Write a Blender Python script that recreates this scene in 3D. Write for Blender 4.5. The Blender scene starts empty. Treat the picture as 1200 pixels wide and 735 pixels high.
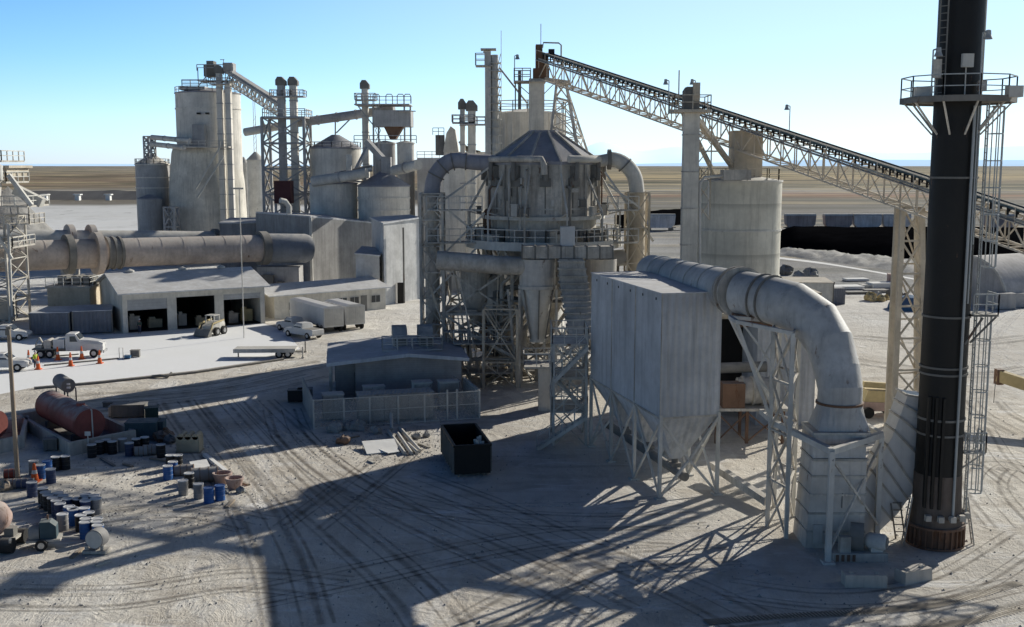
import bpy, math, random
from mathutils import Vector, Matrix
random.seed(7)
R = math.radians
V = Vector
scene = bpy.context.scene
COL = scene.collection

# ------------------------------------------------------------------ camera
CAMZ = 20.0
PITCH = R(7.64)
F = 1300.0
cam_d = bpy.data.cameras.new('camera')
cam = bpy.data.objects.new('camera', cam_d)
COL.objects.link(cam)
cam.location = (0, 0, CAMZ)
cam.rotation_euler = (R(90) - PITCH, 0, 0)
cam_d.sensor_width = 36
cam_d.lens = 36 * F / 1200.0
cam_d.clip_start = 0.5
cam_d.clip_end = 60000
scene.camera = cam
CP, SP = math.cos(PITCH), math.sin(PITCH)


def ray(px, py):
    u = (px - 600) / F
    v = (367.5 - py) / F
    return V((u, CP + v * SP, -SP + v * CP))


def G(px, py, z=0.0):
    """point of the plane at height z seen in that direction"""
    d = ray(px, py)
    t = (z - CAMZ) / d.z
    return V((d.x * t, d.y * t, z))


def W(px, py, Y):
    """point at distance Y seen in that direction"""
    d = ray(px, py)
    t = Y / d.y
    return V((d.x * t, Y, CAMZ + d.z * t))


# ------------------------------------------------------------------ materials
def mat(name, c, rough=.85, var=.25, streak=.15, rust=0, metal=0, bump=.15, scale=1.0,
        corr=None, dust=.35, courses=None, spec=.3):
    m = bpy.data.materials.new(name)
    m.use_nodes = True
    nt = m.node_tree
    N, L = nt.nodes, nt.links
    b = N['Principled BSDF']
    b.inputs['Roughness'].default_value = rough
    b.inputs['Metallic'].default_value = metal
    b.inputs['Specular IOR Level'].default_value = spec
    geo = N.new('ShaderNodeNewGeometry')
    pos = geo.outputs['Position']

    def noise(sc, detail=4, vec=None, r=.6):
        n = N.new('ShaderNodeTexNoise')
        n.inputs['Scale'].default_value = sc
        n.inputs['Detail'].default_value = detail
        n.inputs['Roughness'].default_value = r
        L.new(vec if vec is not None else pos, n.inputs['Vector'])
        return n.outputs['Fac']

    def ramp(fac, a, bb):
        mr = N.new('ShaderNodeMapRange')
        mr.inputs[1].default_value = a
        mr.inputs[2].default_value = bb
        L.new(fac, mr.inputs[0])
        return mr.outputs[0]

    def mix(fac, a, bb):
        mx = N.new('ShaderNodeMix')
        mx.data_type = 'RGBA'
        for i, s in ((0, fac), (6, a), (7, bb)):
            if isinstance(s, (int, float)):
                mx.inputs[i].default_value = s
            elif isinstance(s, tuple):
                mx.inputs[i].default_value = (s[0], s[1], s[2], 1)
            else:
                L.new(s, mx.inputs[i])
        return mx.outputs[2]

    def mul(a, k):
        mm = N.new('ShaderNodeMath')
        mm.operation = 'MULTIPLY'
        L.new(a, mm.inputs[0])
        if isinstance(k, float) or isinstance(k, int):
            mm.inputs[1].default_value = k
        else:
            L.new(k, mm.inputs[1])
        return mm.outputs[0]

    n1 = ramp(noise(.35 * scale, 5), .32, .68)
    lo = tuple(x * (1 - var) for x in c)
    hi = tuple(min(.9, x * (1 + var * .6)) for x in c)
    col = mix(n1, lo, hi)
    n2 = noise(2.7 * scale, 4)
    col = mix(mul(ramp(n2, .45, .75), var), col, tuple(x * .5 for x in c))
    if streak:
        mp = N.new('ShaderNodeMapping')
        mp.inputs['Scale'].default_value = (1, 1, .07)
        L.new(pos, mp.inputs['Vector'])
        st = ramp(noise(2.2 * scale, 5, mp.outputs[0], .7), .48, .72)
        col = mix(mul(st, streak * 2), col, tuple(x * .45 for x in c))
    if rust:
        mp2 = N.new('ShaderNodeMapping')
        mp2.inputs['Scale'].default_value = (1, 1, .35)
        L.new(pos, mp2.inputs['Vector'])
        rs = ramp(noise(1.1 * scale, 6, mp2.outputs[0], .7), .66 - rust * .2, .72 - rust * .2)
        col = mix(mul(rs, .8), col, (.13, .06, .03))
    bumpsrc = noise(3.0 * scale, 6)
    if courses:
        sx = N.new('ShaderNodeSeparateXYZ')
        L.new(pos, sx.inputs[0])
        wv = N.new('ShaderNodeMath')
        wv.operation = 'FRACT'
        L.new(mul(sx.outputs[2], 1.0 / courses), wv.inputs[0])
        col = mix(mul(ramp(wv.outputs[0], .88, .97), .45), col, tuple(x * .4 for x in c))
    if dust:
        sn = N.new('ShaderNodeSeparateXYZ')
        L.new(geo.outputs['Normal'], sn.inputs[0])
        d = mul(mul(ramp(sn.outputs[2], .25, .8), ramp(noise(1.3, 5), .25, .6)), dust)
        col = mix(d, col, (.50, .47, .43))
    L.new(col, b.inputs['Base Color'])
    if bump:
        bp = N.new('ShaderNodeBump')
        bp.inputs['Strength'].default_value = bump
        bp.inputs['Distance'].default_value = .12
        L.new(bumpsrc, bp.inputs['Height'])
        out = bp.outputs[0]
        if corr:
            ang, period, depth = corr
            mp3 = N.new('ShaderNodeMapping')
            mp3.vector_type = 'POINT'
            mp3.inputs['Rotation'].default_value = (0, 0, ang)
            L.new(pos, mp3.inputs['Vector'])
            wt = N.new('ShaderNodeTexWave')
            wt.bands_direction = 'X'
            wt.inputs['Scale'].default_value = 2 * math.pi / (20 * period)
            L.new(mp3.outputs[0], wt.inputs['Vector'])
            b2 = N.new('ShaderNodeBump')
            b2.inputs['Strength'].default_value = depth
            b2.inputs['Distance'].default_value = .08
            L.new(wt.outputs['Fac'], b2.inputs['Height'])
            L.new(out, b2.inputs['Normal'])
            out = b2.outputs[0]
        L.new(out, b.inputs['Normal'])
    return m


M = {}
M['steel'] = mat('dusty_grey_steel', (.58, .54, .475), rust=.14, streak=.4, var=.42, scale=1.2)
M['steel_d'] = mat('dark_grey_steel', (.22, .21, .19), rust=.2)
M['steel_l'] = mat('pale_painted_steel', (.62, .60, .55), rust=.1)
M['tan'] = mat('tan_painted_steel', (.56, .49, .385), rust=.12, var=.3)
M['conc_l'] = mat('dusty_silo_concrete', (.66, .62, .54), streak=.3)
M['silo'] = mat('cement_silo_steel', (.64, .615, .53), streak=.3, var=.2, courses=4.2)
M['farsilo'] = mat('far_silo_steel', (.72, .68, .61), streak=.25, var=.2)
M['fargrey'] = mat('far_grey_steel', (.46, .45, .44), streak=.25, var=.25)
M['roofcone'] = mat('grey_cone_roof', (.33, .33, .36), dust=.2)
M['bag'] = mat('baghouse_grey_paint', (.54, .55, .56), streak=.3, var=.2, corr=(-.25, .45, .6), dust=.35)
M['duct'] = mat('pale_duct_paint', (.52, .515, .50), streak=.3, var=.3, rust=.2, dust=.3, rough=.6)
M['ductd'] = mat('dusty_casing_plate', (.64, .60, .54), streak=.3, var=.25, rust=.16)
M['black'] = mat('black_stack_paint', (.010, .009, .008), var=.4, streak=.2, rough=.55, dust=.1, rust=.1, spec=.35)
M['brown'] = mat('brown_dusty_skirt', (.14, .11, .09), streak=.4, var=.4)
M['pole'] = mat('galvanised_tube', (.42, .43, .42), rough=.5, metal=.2, var=.1)
M['wall'] = mat('cream_metal_wall', (.68, .64, .56), corr=(.5, .6, .15), streak=.2)
M['wallw'] = mat('pale_metal_wall', (.60, .59, .57), corr=(.6, .8, .3), streak=.2)
M['wallg'] = mat('grey_building_wall', (.38, .37, .36), corr=(.6, .8, .3), streak=.3)
M['roof'] = mat('dusty_metal_roof', (.68, .68, .68), corr=(R(60), .5, .25), dust=.5)
M['brick'] = mat('grey_block_wall', (.38, .35, .33), courses=.2, streak=.1)
M['roofg'] = mat('grey_flat_roof', (.66, .66, .67), dust=.5)
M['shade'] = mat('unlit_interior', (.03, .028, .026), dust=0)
M['glass'] = mat('dark_window_glass', (.03, .035, .04), rough=.15, dust=0, bump=0, spec=.6)
M['door'] = mat('roller_door', (.46, .46, .45), courses=.35, streak=.1)
M['kiln'] = mat('kiln_shell', (.54, .46, .40), rust=.2, streak=.2, var=.3, dust=.7)
M['kiln2'] = mat('cool_grey_kiln_shell', (.27, .29, .32), streak=.1, dust=.7)
M['belt'] = mat('black_rubber', (.02, .02, .022), dust=.15, rough=.8)
M['tanline'] = mat('dusty_conveyor_truss', (.66, .58, .47), rust=.1, var=.3)
M['red'] = mat('faded_red_paint', (.28, .085, .07), dust=.75, var=.3, rough=.7)
M['blue'] = mat('blue_drum_paint', (.03, .12, .36), dust=.2, rough=.5)
M['navy'] = mat('navy_drum_paint', (.04, .06, .13), dust=.2, rough=.5)
M['blackdrum'] = mat('black_drum_paint', (.018, .018, .02), dust=.2, rough=.5)
M['greydrum'] = mat('grey_drum_paint', (.30, .29, .28), dust=.4, rust=.2)
M['redrum'] = mat('red_drum_paint', (.30, .06, .04), dust=.3)
M['lid'] = mat('whitish_drum_lid', (.60, .60, .60), dust=.2, rough=.5)
M['orange'] = mat('orange_plastic', (.75, .14, .03), dust=.05, rough=.5, streak=0)
M['hivis'] = mat('yellow_green_vest', (.45, .6, .08), dust=0, streak=0)
M['cloth'] = mat('dark_work_cloth', (.05, .06, .09), dust=0, streak=0)
M['skin'] = mat('skin_tone', (.42, .24, .17), dust=0, streak=0)
M['white'] = mat('white_paint', (.66, .65, .63), dust=.2, rough=.45, var=.12, streak=.1)
M['chrome'] = mat('bright_metal', (.5, .5, .5), metal=.7, rough=.35, dust=.1)
M['tyre'] = mat('tyre_rubber', (.03, .03, .03), dust=.3)
M['yellow'] = mat('faded_yellow_paint', (.62, .50, .27), dust=.2, rust=.15)
M['teal'] = mat('teal_grey_box_paint', (.07, .11, .13), dust=.3)
M['contain'] = mat('grey_container_paint', (.22, .23, .26), corr=(.5, .28, .6), dust=.5)
M['beige'] = mat('beige_plastic', (.52, .44, .31), dust=.3)
M['bare'] = mat('bare_concrete', (.54, .50, .44), dust=.4, streak=.3)
M['wood'] = mat('weathered_wood', (.34, .27, .20), dust=.4)
M['rusty'] = mat('rusty_steel', (.20, .12, .08), rust=.5, dust=.3)
M['coal'] = mat('coal', (.006, .006, .007), rough=1, bump=.3, dust=0, streak=0, spec=0)
M['rubble'] = mat('pale_rubble', (.36, .355, .34), bump=1, dust=.4, streak=0, var=.4)
M['car'] = mat('rail_car_grey', (.66, .65, .66), streak=.4, dust=.5)
M['cargrime'] = mat('rail_car_brown', (.40, .34, .33), streak=.4, dust=.5)
M['bluecloth'] = mat('bright_blue_tarp', (.06, .16, .30), dust=.2)
M['pink'] = mat('dusty_pink_tank', (.50, .36, .31), dust=.5, rust=.15)
M['maroon'] = mat('maroon_steel', (.12, .05, .05), dust=.2)
M['quonset'] = mat('quonset_sheet', (.50, .47, .45), corr=(R(-40), .9, .06), dust=.1)
M['green'] = mat('dull_green_machine', (.07, .10, .08), dust=.3)
M['fence'] = mat('pale_fence_slats', (.42, .41, .38), corr=(0, .3, .5), dust=.2, streak=.1)
M['panel'] = mat('white_sheet_board', (.85, .84, .81), dust=.1, streak=0, var=.1)


# ------------------------------------------------------------------ mesh builder
class MB:
    def __init__(s, frame=None):
        s.v, s.f, s.sm = [], [], []
        s.T = frame or Matrix.Identity(4)

    def add(s, vs, fs, smooth=False):
        o = len(s.v)
        s.v += [s.T @ V(p) for p in vs]
        s.f += [tuple(i + o for i in f) for f in fs]
        s.sm += [smooth] * len(fs)
        return s

    def box(s, x0, y0, z0, x1, y1, z1):
        return s.add([(x0, y0, z0), (x1, y0, z0), (x1, y1, z0), (x0, y1, z0),
                      (x0, y0, z1), (x1, y0, z1), (x1, y1, z1), (x0, y1, z1)],
                     [(0, 3, 2, 1), (4, 5, 6, 7), (0, 1, 5, 4), (1, 2, 6, 5), (2, 3, 7, 6), (3, 0, 4, 7)])

    def bar(s, a, b, w=.2, h=None, up=(0, 0, 1)):
        a, b = V(a), V(b)
        h = w if h is None else h
        d = (b - a)
        if d.length < 1e-5:
            return s
        d.normalize()
        u = V(up)
        if abs(d.dot(u)) > .98:
            u = V((0, 1, 0))
        sd = d.cross(u).normalized() * (w / 2)
        uu = sd.cross(d).normalized() * (h / 2)
        vs = []
        for p in (a, b):
            vs += [p - sd - uu, p + sd - uu, p + sd + uu, p - sd + uu]
        return s.add(vs, [(0, 1, 2, 3), (7, 6, 5, 4), (0, 4, 5, 1), (1, 5, 6, 2), (2, 6, 7, 3), (3, 7, 4, 0)])

    def pipe(s, path, r, n=12, caps=True, smooth=True):
        path = [V(p) for p in path]
        rs = r if isinstance(r, (list, tuple)) else [r] * len(path)
        vs, fs = [], []
        ref = None
        m = len(path)
        for i, p in enumerate(path):
            d = (path[min(i + 1, m - 1)] - path[max(i - 1, 0)])
            if d.length < 1e-6:
                d = path[-1] - path[0]
            d.normalize()
            if ref is None:
                ref = V((0, 0, 1)) if abs(d.z) < .9 else V((1, 0, 0))
            a = (ref - d * ref.dot(d)).normalized()
            bb = d.cross(a)
            ref = a
            for k in range(n):
                t = 2 * math.pi * k / n
                vs.append(p + (a * math.cos(t) + bb * math.sin(t)) * rs[i])
        for i in range(m - 1):
            for k in range(n):
                k2 = (k + 1) % n
                fs.append((i * n + k, i * n + k2, (i + 1) * n + k2, (i + 1) * n + k))
        s.add(vs, fs, smooth)
        if caps:
            s.add(vs[:n], [tuple(reversed(range(n)))])
            s.add(vs[-n:], [tuple(range(n))])
        return s

    def tube(s, a, b, r, r2=None, n=12, caps=True, smooth=True):
        return s.pipe([a, b], [r, r if r2 is None else r2], n, caps, smooth)

    def lathe(s, c, prof, n=24, smooth=True, ph=0.0):
        c = V(c)
        for (r0, z0), (r1, z1) in zip(prof[:-1], prof[1:]):
            vs = []
            for r, z in ((r0, z0), (r1, z1)):
                for k in range(n):
                    t = 2 * math.pi * k / n + ph
                    vs.append((c.x + r * math.cos(t), c.y + r * math.sin(t), c.z + z))
            s.add(vs, [(k, (k + 1) % n, n + (k + 1) % n, n + k) for k in range(n)], smooth)
        return s

    def ring(s, c, r0, r1, z0, z1, n=24, a0=0, a1=2 * math.pi):
        c = V(c)
        full = abs(a1 - a0 - 2 * math.pi) < 1e-6
        m = n if full else n + 1
        vs = []
        for k in range(m):
            t = a0 + (a1 - a0) * k / n
            for r, z in ((r0, z0), (r1, z0), (r1, z1), (r0, z1)):
                vs.append((c.x + r * math.cos(t), c.y + r * math.sin(t), c.z + z))
        fs = []
        for k in range(n):
            j = (k + 1) % m
            for q in range(4):
                q2 = (q + 1) % 4
                fs.append((k * 4 + q, j * 4 + q, j * 4 + q2, k * 4 + q2))
        return s.add(vs, fs)

    def prism(s, poly, z0, z1):
        n = len(poly)
        vs = [(p[0], p[1], z0) for p in poly] + [(p[0], p[1], z1) for p in poly]
        return s.add(vs, [tuple(reversed(range(n))), tuple(range(n, 2 * n))] +
                     [(i, (i + 1) % n, n + (i + 1) % n, n + i) for i in range(n)])

    def extr(s, poly3, d):
        """polygon of 3D points pushed along d"""
        n = len(poly3)
        d = V(d)
        vs = [V(p) for p in poly3] + [V(p) + d for p in poly3]
        return s.add(vs, [tuple(range(n)), tuple(reversed(range(n, 2 * n)))] +
                     [(i, n + i, n + (i + 1) % n, (i + 1) % n) for i in range(n)])

    def rail(s, pts, h=1.05, r=.035, step=1.5, mid=True, closed=False):
        pts = [V(p) for p in pts]
        if closed:
            pts = pts + [pts[0]]
        for a, b in zip(pts[:-1], pts[1:]):
            up = V((0, 0, h))
            s.bar(a + up, b + up, r * 2)
            if mid:
                s.bar(a + up * .5, b + up * .5, r * 1.7)
            n = max(1, round((b - a).length / step))
            for i in range(n + 1):
                p = a.lerp(b, i / n)
                s.bar(p, p + up, r * 2)
        return s

    def boxtruss(s, A, B, w, h, n, r=.06, zig=True):
        """box girder from A to B (centre of its top), w wide, h deep"""
        A, B = V(A), V(B)
        d = (B - A).normalized()
        sd = d.cross(V((0, 0, 1))).normalized() * (w / 2)
        up = V((0, 0, 1)) * h
        for o in (sd, -sd):
            s.bar(A + o, B + o, r * 2.4)
            s.bar(A + o - up, B + o - up, r * 2.4)
            for i in range(n):
                p, q = A.lerp(B, i / n), A.lerp(B, (i + 1) / n)
                s.bar(p + o, p + o - up, r * 1.6)
                if i % 2:
                    s.bar(p + o, q + o - up, r * 1.6)
                else:
                    s.bar(p + o - up, q + o, r * 1.6)
            s.bar(B + o, B + o - up, r * 1.6)
        for i in range(n):
            p, q = A.lerp(B, i / n), A.lerp(B, (i + 1) / n)
            for dz in (V((0, 0, 0)), up):
                s.bar(p + sd - dz, p - sd - dz, r * 1.6)
            s.bar(p + sd - up, q - sd - up, r * 1.4)
        return s

    def braces(s, base, top, n, r=.06, x=True, horiz=True, sides=None):
        """bracing between neighbouring legs base[i]->top[i]"""
        k = len(base)
        for i in (range(k) if sides is None else sides):
            j = (i + 1) % k
            for q in range(n):
                t0, t1 = q / n, (q + 1) / n
                a0, a1 = V(base[i]).lerp(V(top[i]), t0), V(base[i]).lerp(V(top[i]), t1)
                b0, b1 = V(base[j]).lerp(V(top[j]), t0), V(base[j]).lerp(V(top[j]), t1)
                if horiz:
                    s.bar(a1, b1, r * 2)
                s.bar(a0, b1, r * 1.7)
                if x:
                    s.bar(b0, a1, r * 1.7)
        return s

    def build(s, name, m, parent=None, loc=None, smooth=None):
        me = bpy.data.meshes.new(name)
        off = V((0, 0, 0))
        if parent is not None:
            root = parent
            while root.parent:
                root = root.parent
            off = ROOT[root.name]
        elif loc is not None:
            off = V(loc)
        if parent is None and loc is not None:
            off = loc = spread(loc)
        me.from_pydata([spread(p) - off for p in s.v], [], s.f)
        me.update()
        me.polygons.foreach_set('use_smooth', s.sm)
        me.materials.append(M[m] if isinstance(m, str) else m)
        o = bpy.data.objects.new(name, me)
        COL.objects.link(o)
        if parent is not None:
            o.parent = parent
        elif loc is not None:
            o.location = loc
            ROOT[o.name] = V(loc)
        return o


ROOT = {}
SPREAD = [1.0]


def spread(p):
    """the furnace group is drawn up at 96 m and then set out larger and farther, standing on the ground"""
    k_ = SPREAD[0]
    if k_ == 1.0:
        return V(p)
    p = V(p)
    return V((p.x * k_, p.y * k_, max(0.0, 20 - (20 - p.z) * k_)))


def thing(name, label, cat, loc=(0, 0, 0), group=None):
    o = bpy.data.objects.new(name, None)
    o.empty_display_size = .5
    loc = spread(loc)
    COL.objects.link(o)
    o.location = loc
    ROOT[o.name] = V(loc)
    o['label'] = label
    o['category'] = cat
    if group:
        o['group'] = group
    return o


def tag(o, label, cat, group=None):
    o['label'] = label
    o['category'] = cat
    if group:
        o['group'] = group
    return o


def struct(o):
    o['kind'] = 'structure'
    return o


def copy_tree(o, parent=None):
    c = o.copy()
    COL.objects.link(c)
    if parent is not None:
        c.parent = parent
    for ch in list(o.children):
        copy_tree(ch, c)
    return c


def frame(origin, ang):
    return Matrix.Translation(V(origin)) @ Matrix.Rotation(ang, 4, 'Z')


USED = set()


def place(proto, loc, rz=0, label=None, group=None):
    o = proto if proto.name not in USED else copy_tree(proto)
    USED.add(proto.name)
    o.location = loc
    o.rotation_euler.z = rz
    if label:
        o['label'] = label
    if group:
        o['group'] = group
    return o


def arc(cx, cy, cz, r, a0, a1, n, plane='xz', rot=0.0):
    out = []
    for i in range(n + 1):
        t = a0 + (a1 - a0) * i / n
        if plane == 'xz':
            out.append(V((cx + r * math.cos(t) * math.cos(rot), cy + r * math.cos(t) * math.sin(rot), cz + r * math.sin(t))))
        else:
            out.append(V((cx + r * math.cos(t), cy + r * math.sin(t), cz)))
    return out


# ------------------------------------------------------------------ world and sun
SUN_EL, SUN_AZ = R(24.5), R(44.5)
w = bpy.data.worlds.new('World')
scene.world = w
w.use_nodes = True
nt = w.node_tree
sky = nt.nodes.new('ShaderNodeTexSky')
sky.sky_type = 'NISHITA'
sky.sun_disc = False
sky.sun_elevation = SUN_EL
sky.sun_rotation = SUN_AZ
sky.air_density = 1.0
sky.dust_density = .4
sky.ozone_density = 1.6
sky.altitude = 1300
def wn(kind, **kw):
    n_ = nt.nodes.new(kind)
    for k_, v_ in kw.items():
        setattr(n_, k_, v_)
    return n_


tc = wn('ShaderNodeTexCoord')
sx_ = wn('ShaderNodeSeparateXYZ')
nt.links.new(tc.outputs['Generated'], sx_.inputs[0])
# sky tint: pale low down, darkened above the view to lower the fill light
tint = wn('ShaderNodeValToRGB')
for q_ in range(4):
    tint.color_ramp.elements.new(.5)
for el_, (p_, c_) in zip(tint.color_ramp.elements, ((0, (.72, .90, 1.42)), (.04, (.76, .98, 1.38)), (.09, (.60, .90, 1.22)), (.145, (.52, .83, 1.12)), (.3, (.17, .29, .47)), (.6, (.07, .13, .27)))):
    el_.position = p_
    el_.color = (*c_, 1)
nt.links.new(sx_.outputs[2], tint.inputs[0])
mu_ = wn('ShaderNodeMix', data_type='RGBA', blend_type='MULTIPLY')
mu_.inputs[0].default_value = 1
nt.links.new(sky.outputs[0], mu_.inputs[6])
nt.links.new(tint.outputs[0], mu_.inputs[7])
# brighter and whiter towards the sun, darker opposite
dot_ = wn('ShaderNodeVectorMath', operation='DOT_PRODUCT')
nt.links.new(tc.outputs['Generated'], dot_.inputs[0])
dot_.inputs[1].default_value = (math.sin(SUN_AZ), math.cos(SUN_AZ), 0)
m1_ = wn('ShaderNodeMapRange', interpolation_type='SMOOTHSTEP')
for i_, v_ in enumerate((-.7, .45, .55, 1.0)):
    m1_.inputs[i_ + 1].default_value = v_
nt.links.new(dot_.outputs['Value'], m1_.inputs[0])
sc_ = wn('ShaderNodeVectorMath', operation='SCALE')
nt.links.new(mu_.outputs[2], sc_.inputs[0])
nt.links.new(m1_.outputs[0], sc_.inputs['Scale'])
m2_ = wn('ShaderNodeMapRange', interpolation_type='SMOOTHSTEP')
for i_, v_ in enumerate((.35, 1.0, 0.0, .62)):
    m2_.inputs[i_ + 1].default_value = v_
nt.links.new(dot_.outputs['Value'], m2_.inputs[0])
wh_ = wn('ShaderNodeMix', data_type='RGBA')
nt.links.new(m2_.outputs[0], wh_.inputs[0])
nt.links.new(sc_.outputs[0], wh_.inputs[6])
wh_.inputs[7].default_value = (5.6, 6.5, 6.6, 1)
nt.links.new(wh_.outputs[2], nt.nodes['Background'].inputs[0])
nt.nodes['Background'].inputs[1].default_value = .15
ld = bpy.data.lights.new('sun', 'SUN')
ld.energy = 5.0
ld.angle = R(.5)
ld.color = (1, .955, .85)
lo = bpy.data.objects.new('sun', ld)
COL.objects.link(lo)
sd = V((math.sin(SUN_AZ) * math.cos(SUN_EL), math.cos(SUN_AZ) * math.cos(SUN_EL), math.sin(SUN_EL)))
lo.rotation_euler = sd.to_track_quat('Z', 'Y').to_euler()
lo.location = (30, 40, 60)
scene.view_settings.view_transform = 'Standard'
scene.view_settings.look = 'None'
scene.view_settings.exposure = 0
scene.render.resolution_x = 1024
scene.render.resolution_y = 627

#@@GROUND
# ------------------------------------------------------------------ ground
def ground_material():
    m = bpy.data.materials.new('dusty_ground')
    m.use_nodes = True
    nt = m.node_tree
    N, L = nt.nodes, nt.links
    b = N['Principled BSDF']
    b.inputs['Roughness'].default_value = .95
    b.inputs['Specular IOR Level'].default_value = .1
    geo = N.new('ShaderNodeNewGeometry')
    sep = N.new('ShaderNodeSeparateXYZ')
    L.new(geo.outputs['Position'], sep.inputs[0])

    def math_(op, a, bb=None):
        n = N.new('ShaderNodeMath')
        n.operation = op
        for i, q in enumerate((a, bb)):
            if q is None:
                continue
            if isinstance(q, (int, float)):
                n.inputs[i].default_value = q
            else:
                L.new(q, n.inputs[i])
        return n.outputs[0]

    def noise(sc, det=5, scale=(1, 1, 1), r=.6, dist=0, rot=0):
        mp = N.new('ShaderNodeMapping')
        mp.inputs['Scale'].default_value = scale
        mp.inputs['Rotation'].default_value = (0, 0, rot)
        L.new(geo.outputs['Position'], mp.inputs['Vector'])
        n = N.new('ShaderNodeTexNoise')
        n.inputs['Scale'].default_value = sc
        n.inputs['Detail'].default_value = det
        n.inputs['Roughness'].default_value = r
        n.inputs['Distortion'].default_value = dist
        L.new(mp.outputs[0], n.inputs['Vector'])
        return n.outputs['Fac']

    def rng(x, a, bb, c=0, d=1):
        mr = N.new('ShaderNodeMapRange')
        mr.inputs[1].default_value, mr.inputs[2].default_value = a, bb
        mr.inputs[3].default_value, mr.inputs[4].default_value = c, d
        L.new(x, mr.inputs[0])
        return mr.outputs[0]

    def mix(f, a, bb):
        mx = N.new('ShaderNodeMix')
        mx.data_type = 'RGBA'
        for i, q in ((0, f), (6, a), (7, bb)):
            if isinstance(q, (int, float)):
                mx.inputs[i].default_value = q
            elif isinstance(q, tuple):
                mx.inputs[i].default_value = (*q, 1)
            else:
                L.new(q, mx.inputs[i])
        return mx.outputs[2]

    def ramp(x, stops):
        cr = N.new('ShaderNodeValToRGB')
        e = cr.color_ramp.elements
        while len(e) < len(stops):
            e.new(.5)
        for el, (p, c) in zip(e, stops):
            el.position = p
            el.color = (*c, 1)
        L.new(x, cr.inputs[0])
        return cr.outputs[0]

    # s: how near a strip of plain lies (vegetation and salt bands, with far haze painted into the ramps)
    sden = math_('MAXIMUM', sep.outputs[1], 10.0)
    s = math_('DIVIDE', 26000.0, sden)
    wob = noise(.0022, 5, (1, .55, 1))
    s2 = math_('ADD', s, math_('MULTIPLY', math_('SUBTRACT', wob, .5), math_('MULTIPLY', s, .55)))
    k = 1 / 100.0
    plain_l = ramp(math_('MULTIPLY', s2, k), [
        (0.0, (.30, .31, .34)), (.03, (.30, .27, .24)), (.08, (.34, .29, .22)), (.12, (.21, .155, .11)), (.20, (.25, .175, .12)),
        (.27, (.20, .165, .125)), (.30, (.42, .39, .34)), (.33, (.20, .18, .14)), (.44, (.21, .19, .16)),
        (.475, (.66, .66, .65)), (.9, (.82, .82, .82)), (1., (.7, .69, .66))])
    plain_r = ramp(math_('MULTIPLY', s2, k), [
        (0.0, (.30, .31, .34)), (.04, (.22, .19, .14)), (.09, (.34, .28, .18)), (.14, (.52, .40, .22)), (.18, (.28, .22, .15)),
        (.22, (.20, .18, .13)), (.27, (.30, .27, .21)), (.31, (.40, .37, .33)), (.36, (.32, .19, .13)), (.40, (.24, .22, .19)),
        (.62, (.24, .23, .22)), (1., (.30, .29, .28))])
    lr = rng(sep.outputs[0], -40, 60)
    plain = mix(lr, plain_l, plain_r)
    # scrub and pale salt run in long strips across the plain, finer with distance
    cmb = N.new('ShaderNodeCombineXYZ')
    L.new(math_('MULTIPLY', sep.outputs[0], .0035), cmb.inputs[0])
    L.new(math_('MULTIPLY', math_('LOGARITHM', sden, 2.718), 16.0), cmb.inputs[1])

    def strip(sc, off, r=.65):
        n = N.new('ShaderNodeTexNoise')
        n.inputs['Scale'].default_value = sc
        n.inputs['Detail'].default_value = 8
        n.inputs['Roughness'].default_value = r
        va = N.new('ShaderNodeVectorMath')
        va.inputs[1].default_value = (off, off * 2, 0)
        L.new(cmb.outputs[0], va.inputs[0])
        L.new(va.outputs[0], n.inputs['Vector'])
        return n.outputs['Fac']
    pf_ = math_('MAXIMUM', rng(s, 30, 42, 1, .06), rng(sep.outputs[0], -20, 60, 0, .5))
    plain = mix(math_('MULTIPLY', math_('MULTIPLY', rng(strip(1, 3), .47, .56), pf_), .8), plain, (.085, .085, .05))
    plain = mix(math_('MULTIPLY', math_('MULTIPLY', rng(strip(1.7, 11), .52, .6), pf_), .75), plain, (.60, .48, .29))
    speck = rng(noise(.12, 4, (1, .4, 1), .6), .66, .7)
    plain = mix(math_('MULTIPLY', speck, .55), plain, (.2, .19, .18))
    scrub = rng(noise(.05, 7, (1, .5, 1), .8), .5, .68)
    plain = mix(math_('MULTIPLY', scrub, rng(s, 2, 60, .5, .3)), plain, (.12, .11, .075))
    # yard
    n1 = rng(noise(.05, 6, r=.65), .35, .65)
    yard = mix(n1, (.66, .60, .51), (.82, .77, .68))
    n2 = rng(noise(.16, 7, (1, .45, 1), .7, 1.5, R(-40)), .44, .7)
    yard = mix(math_('MULTIPLY', n2, .55), yard, (.40, .34, .27))
    n3 = rng(noise(.9, 8, r=.75), .5, .72)
    yard = mix(math_('MULTIPLY', n3, .45), yard, (.36, .31, .26))
    n4 = rng(noise(.11, 6, (1, .3, 1), .7, 2.0, R(35)), .52, .66)
    yard = mix(math_('MULTIPLY', n4, .6), yard, (.88, .86, .82))
    n5 = rng(noise(5, 6, r=.8), .55, .7)
    yard = mix(math_('MULTIPLY', n5, .3), yard, (.20, .18, .16))
    n6 = rng(noise(.022, 4, r=.5), .42, .6)
    yard = mix(math_('MULTIPLY', n6, .3), yard, (.46, .455, .45))
    n7 = rng(noise(.35, 8, (.35, 1, 1), .7, 1.2, R(-48)), .5, .62)
    yard = mix(math_('MULTIPLY', n7, .35), yard, (.33, .28, .22))
    n8 = rng(noise(.5, 8, (.3, 1, 1), .72, .8, R(-40)), .57, .66)
    yard = mix(math_('MULTIPLY', n8, .6), yard, (.88, .87, .85))
    near = rng(sep.outputs[1], 100, 190, 1, 0)
    farR = mix(rng(noise(.03, 6, (.6, 1, 1)), .35, .7), (.74, .71, .66), (.88, .87, .84))
    c1 = mix(near, farR, yard)
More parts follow.
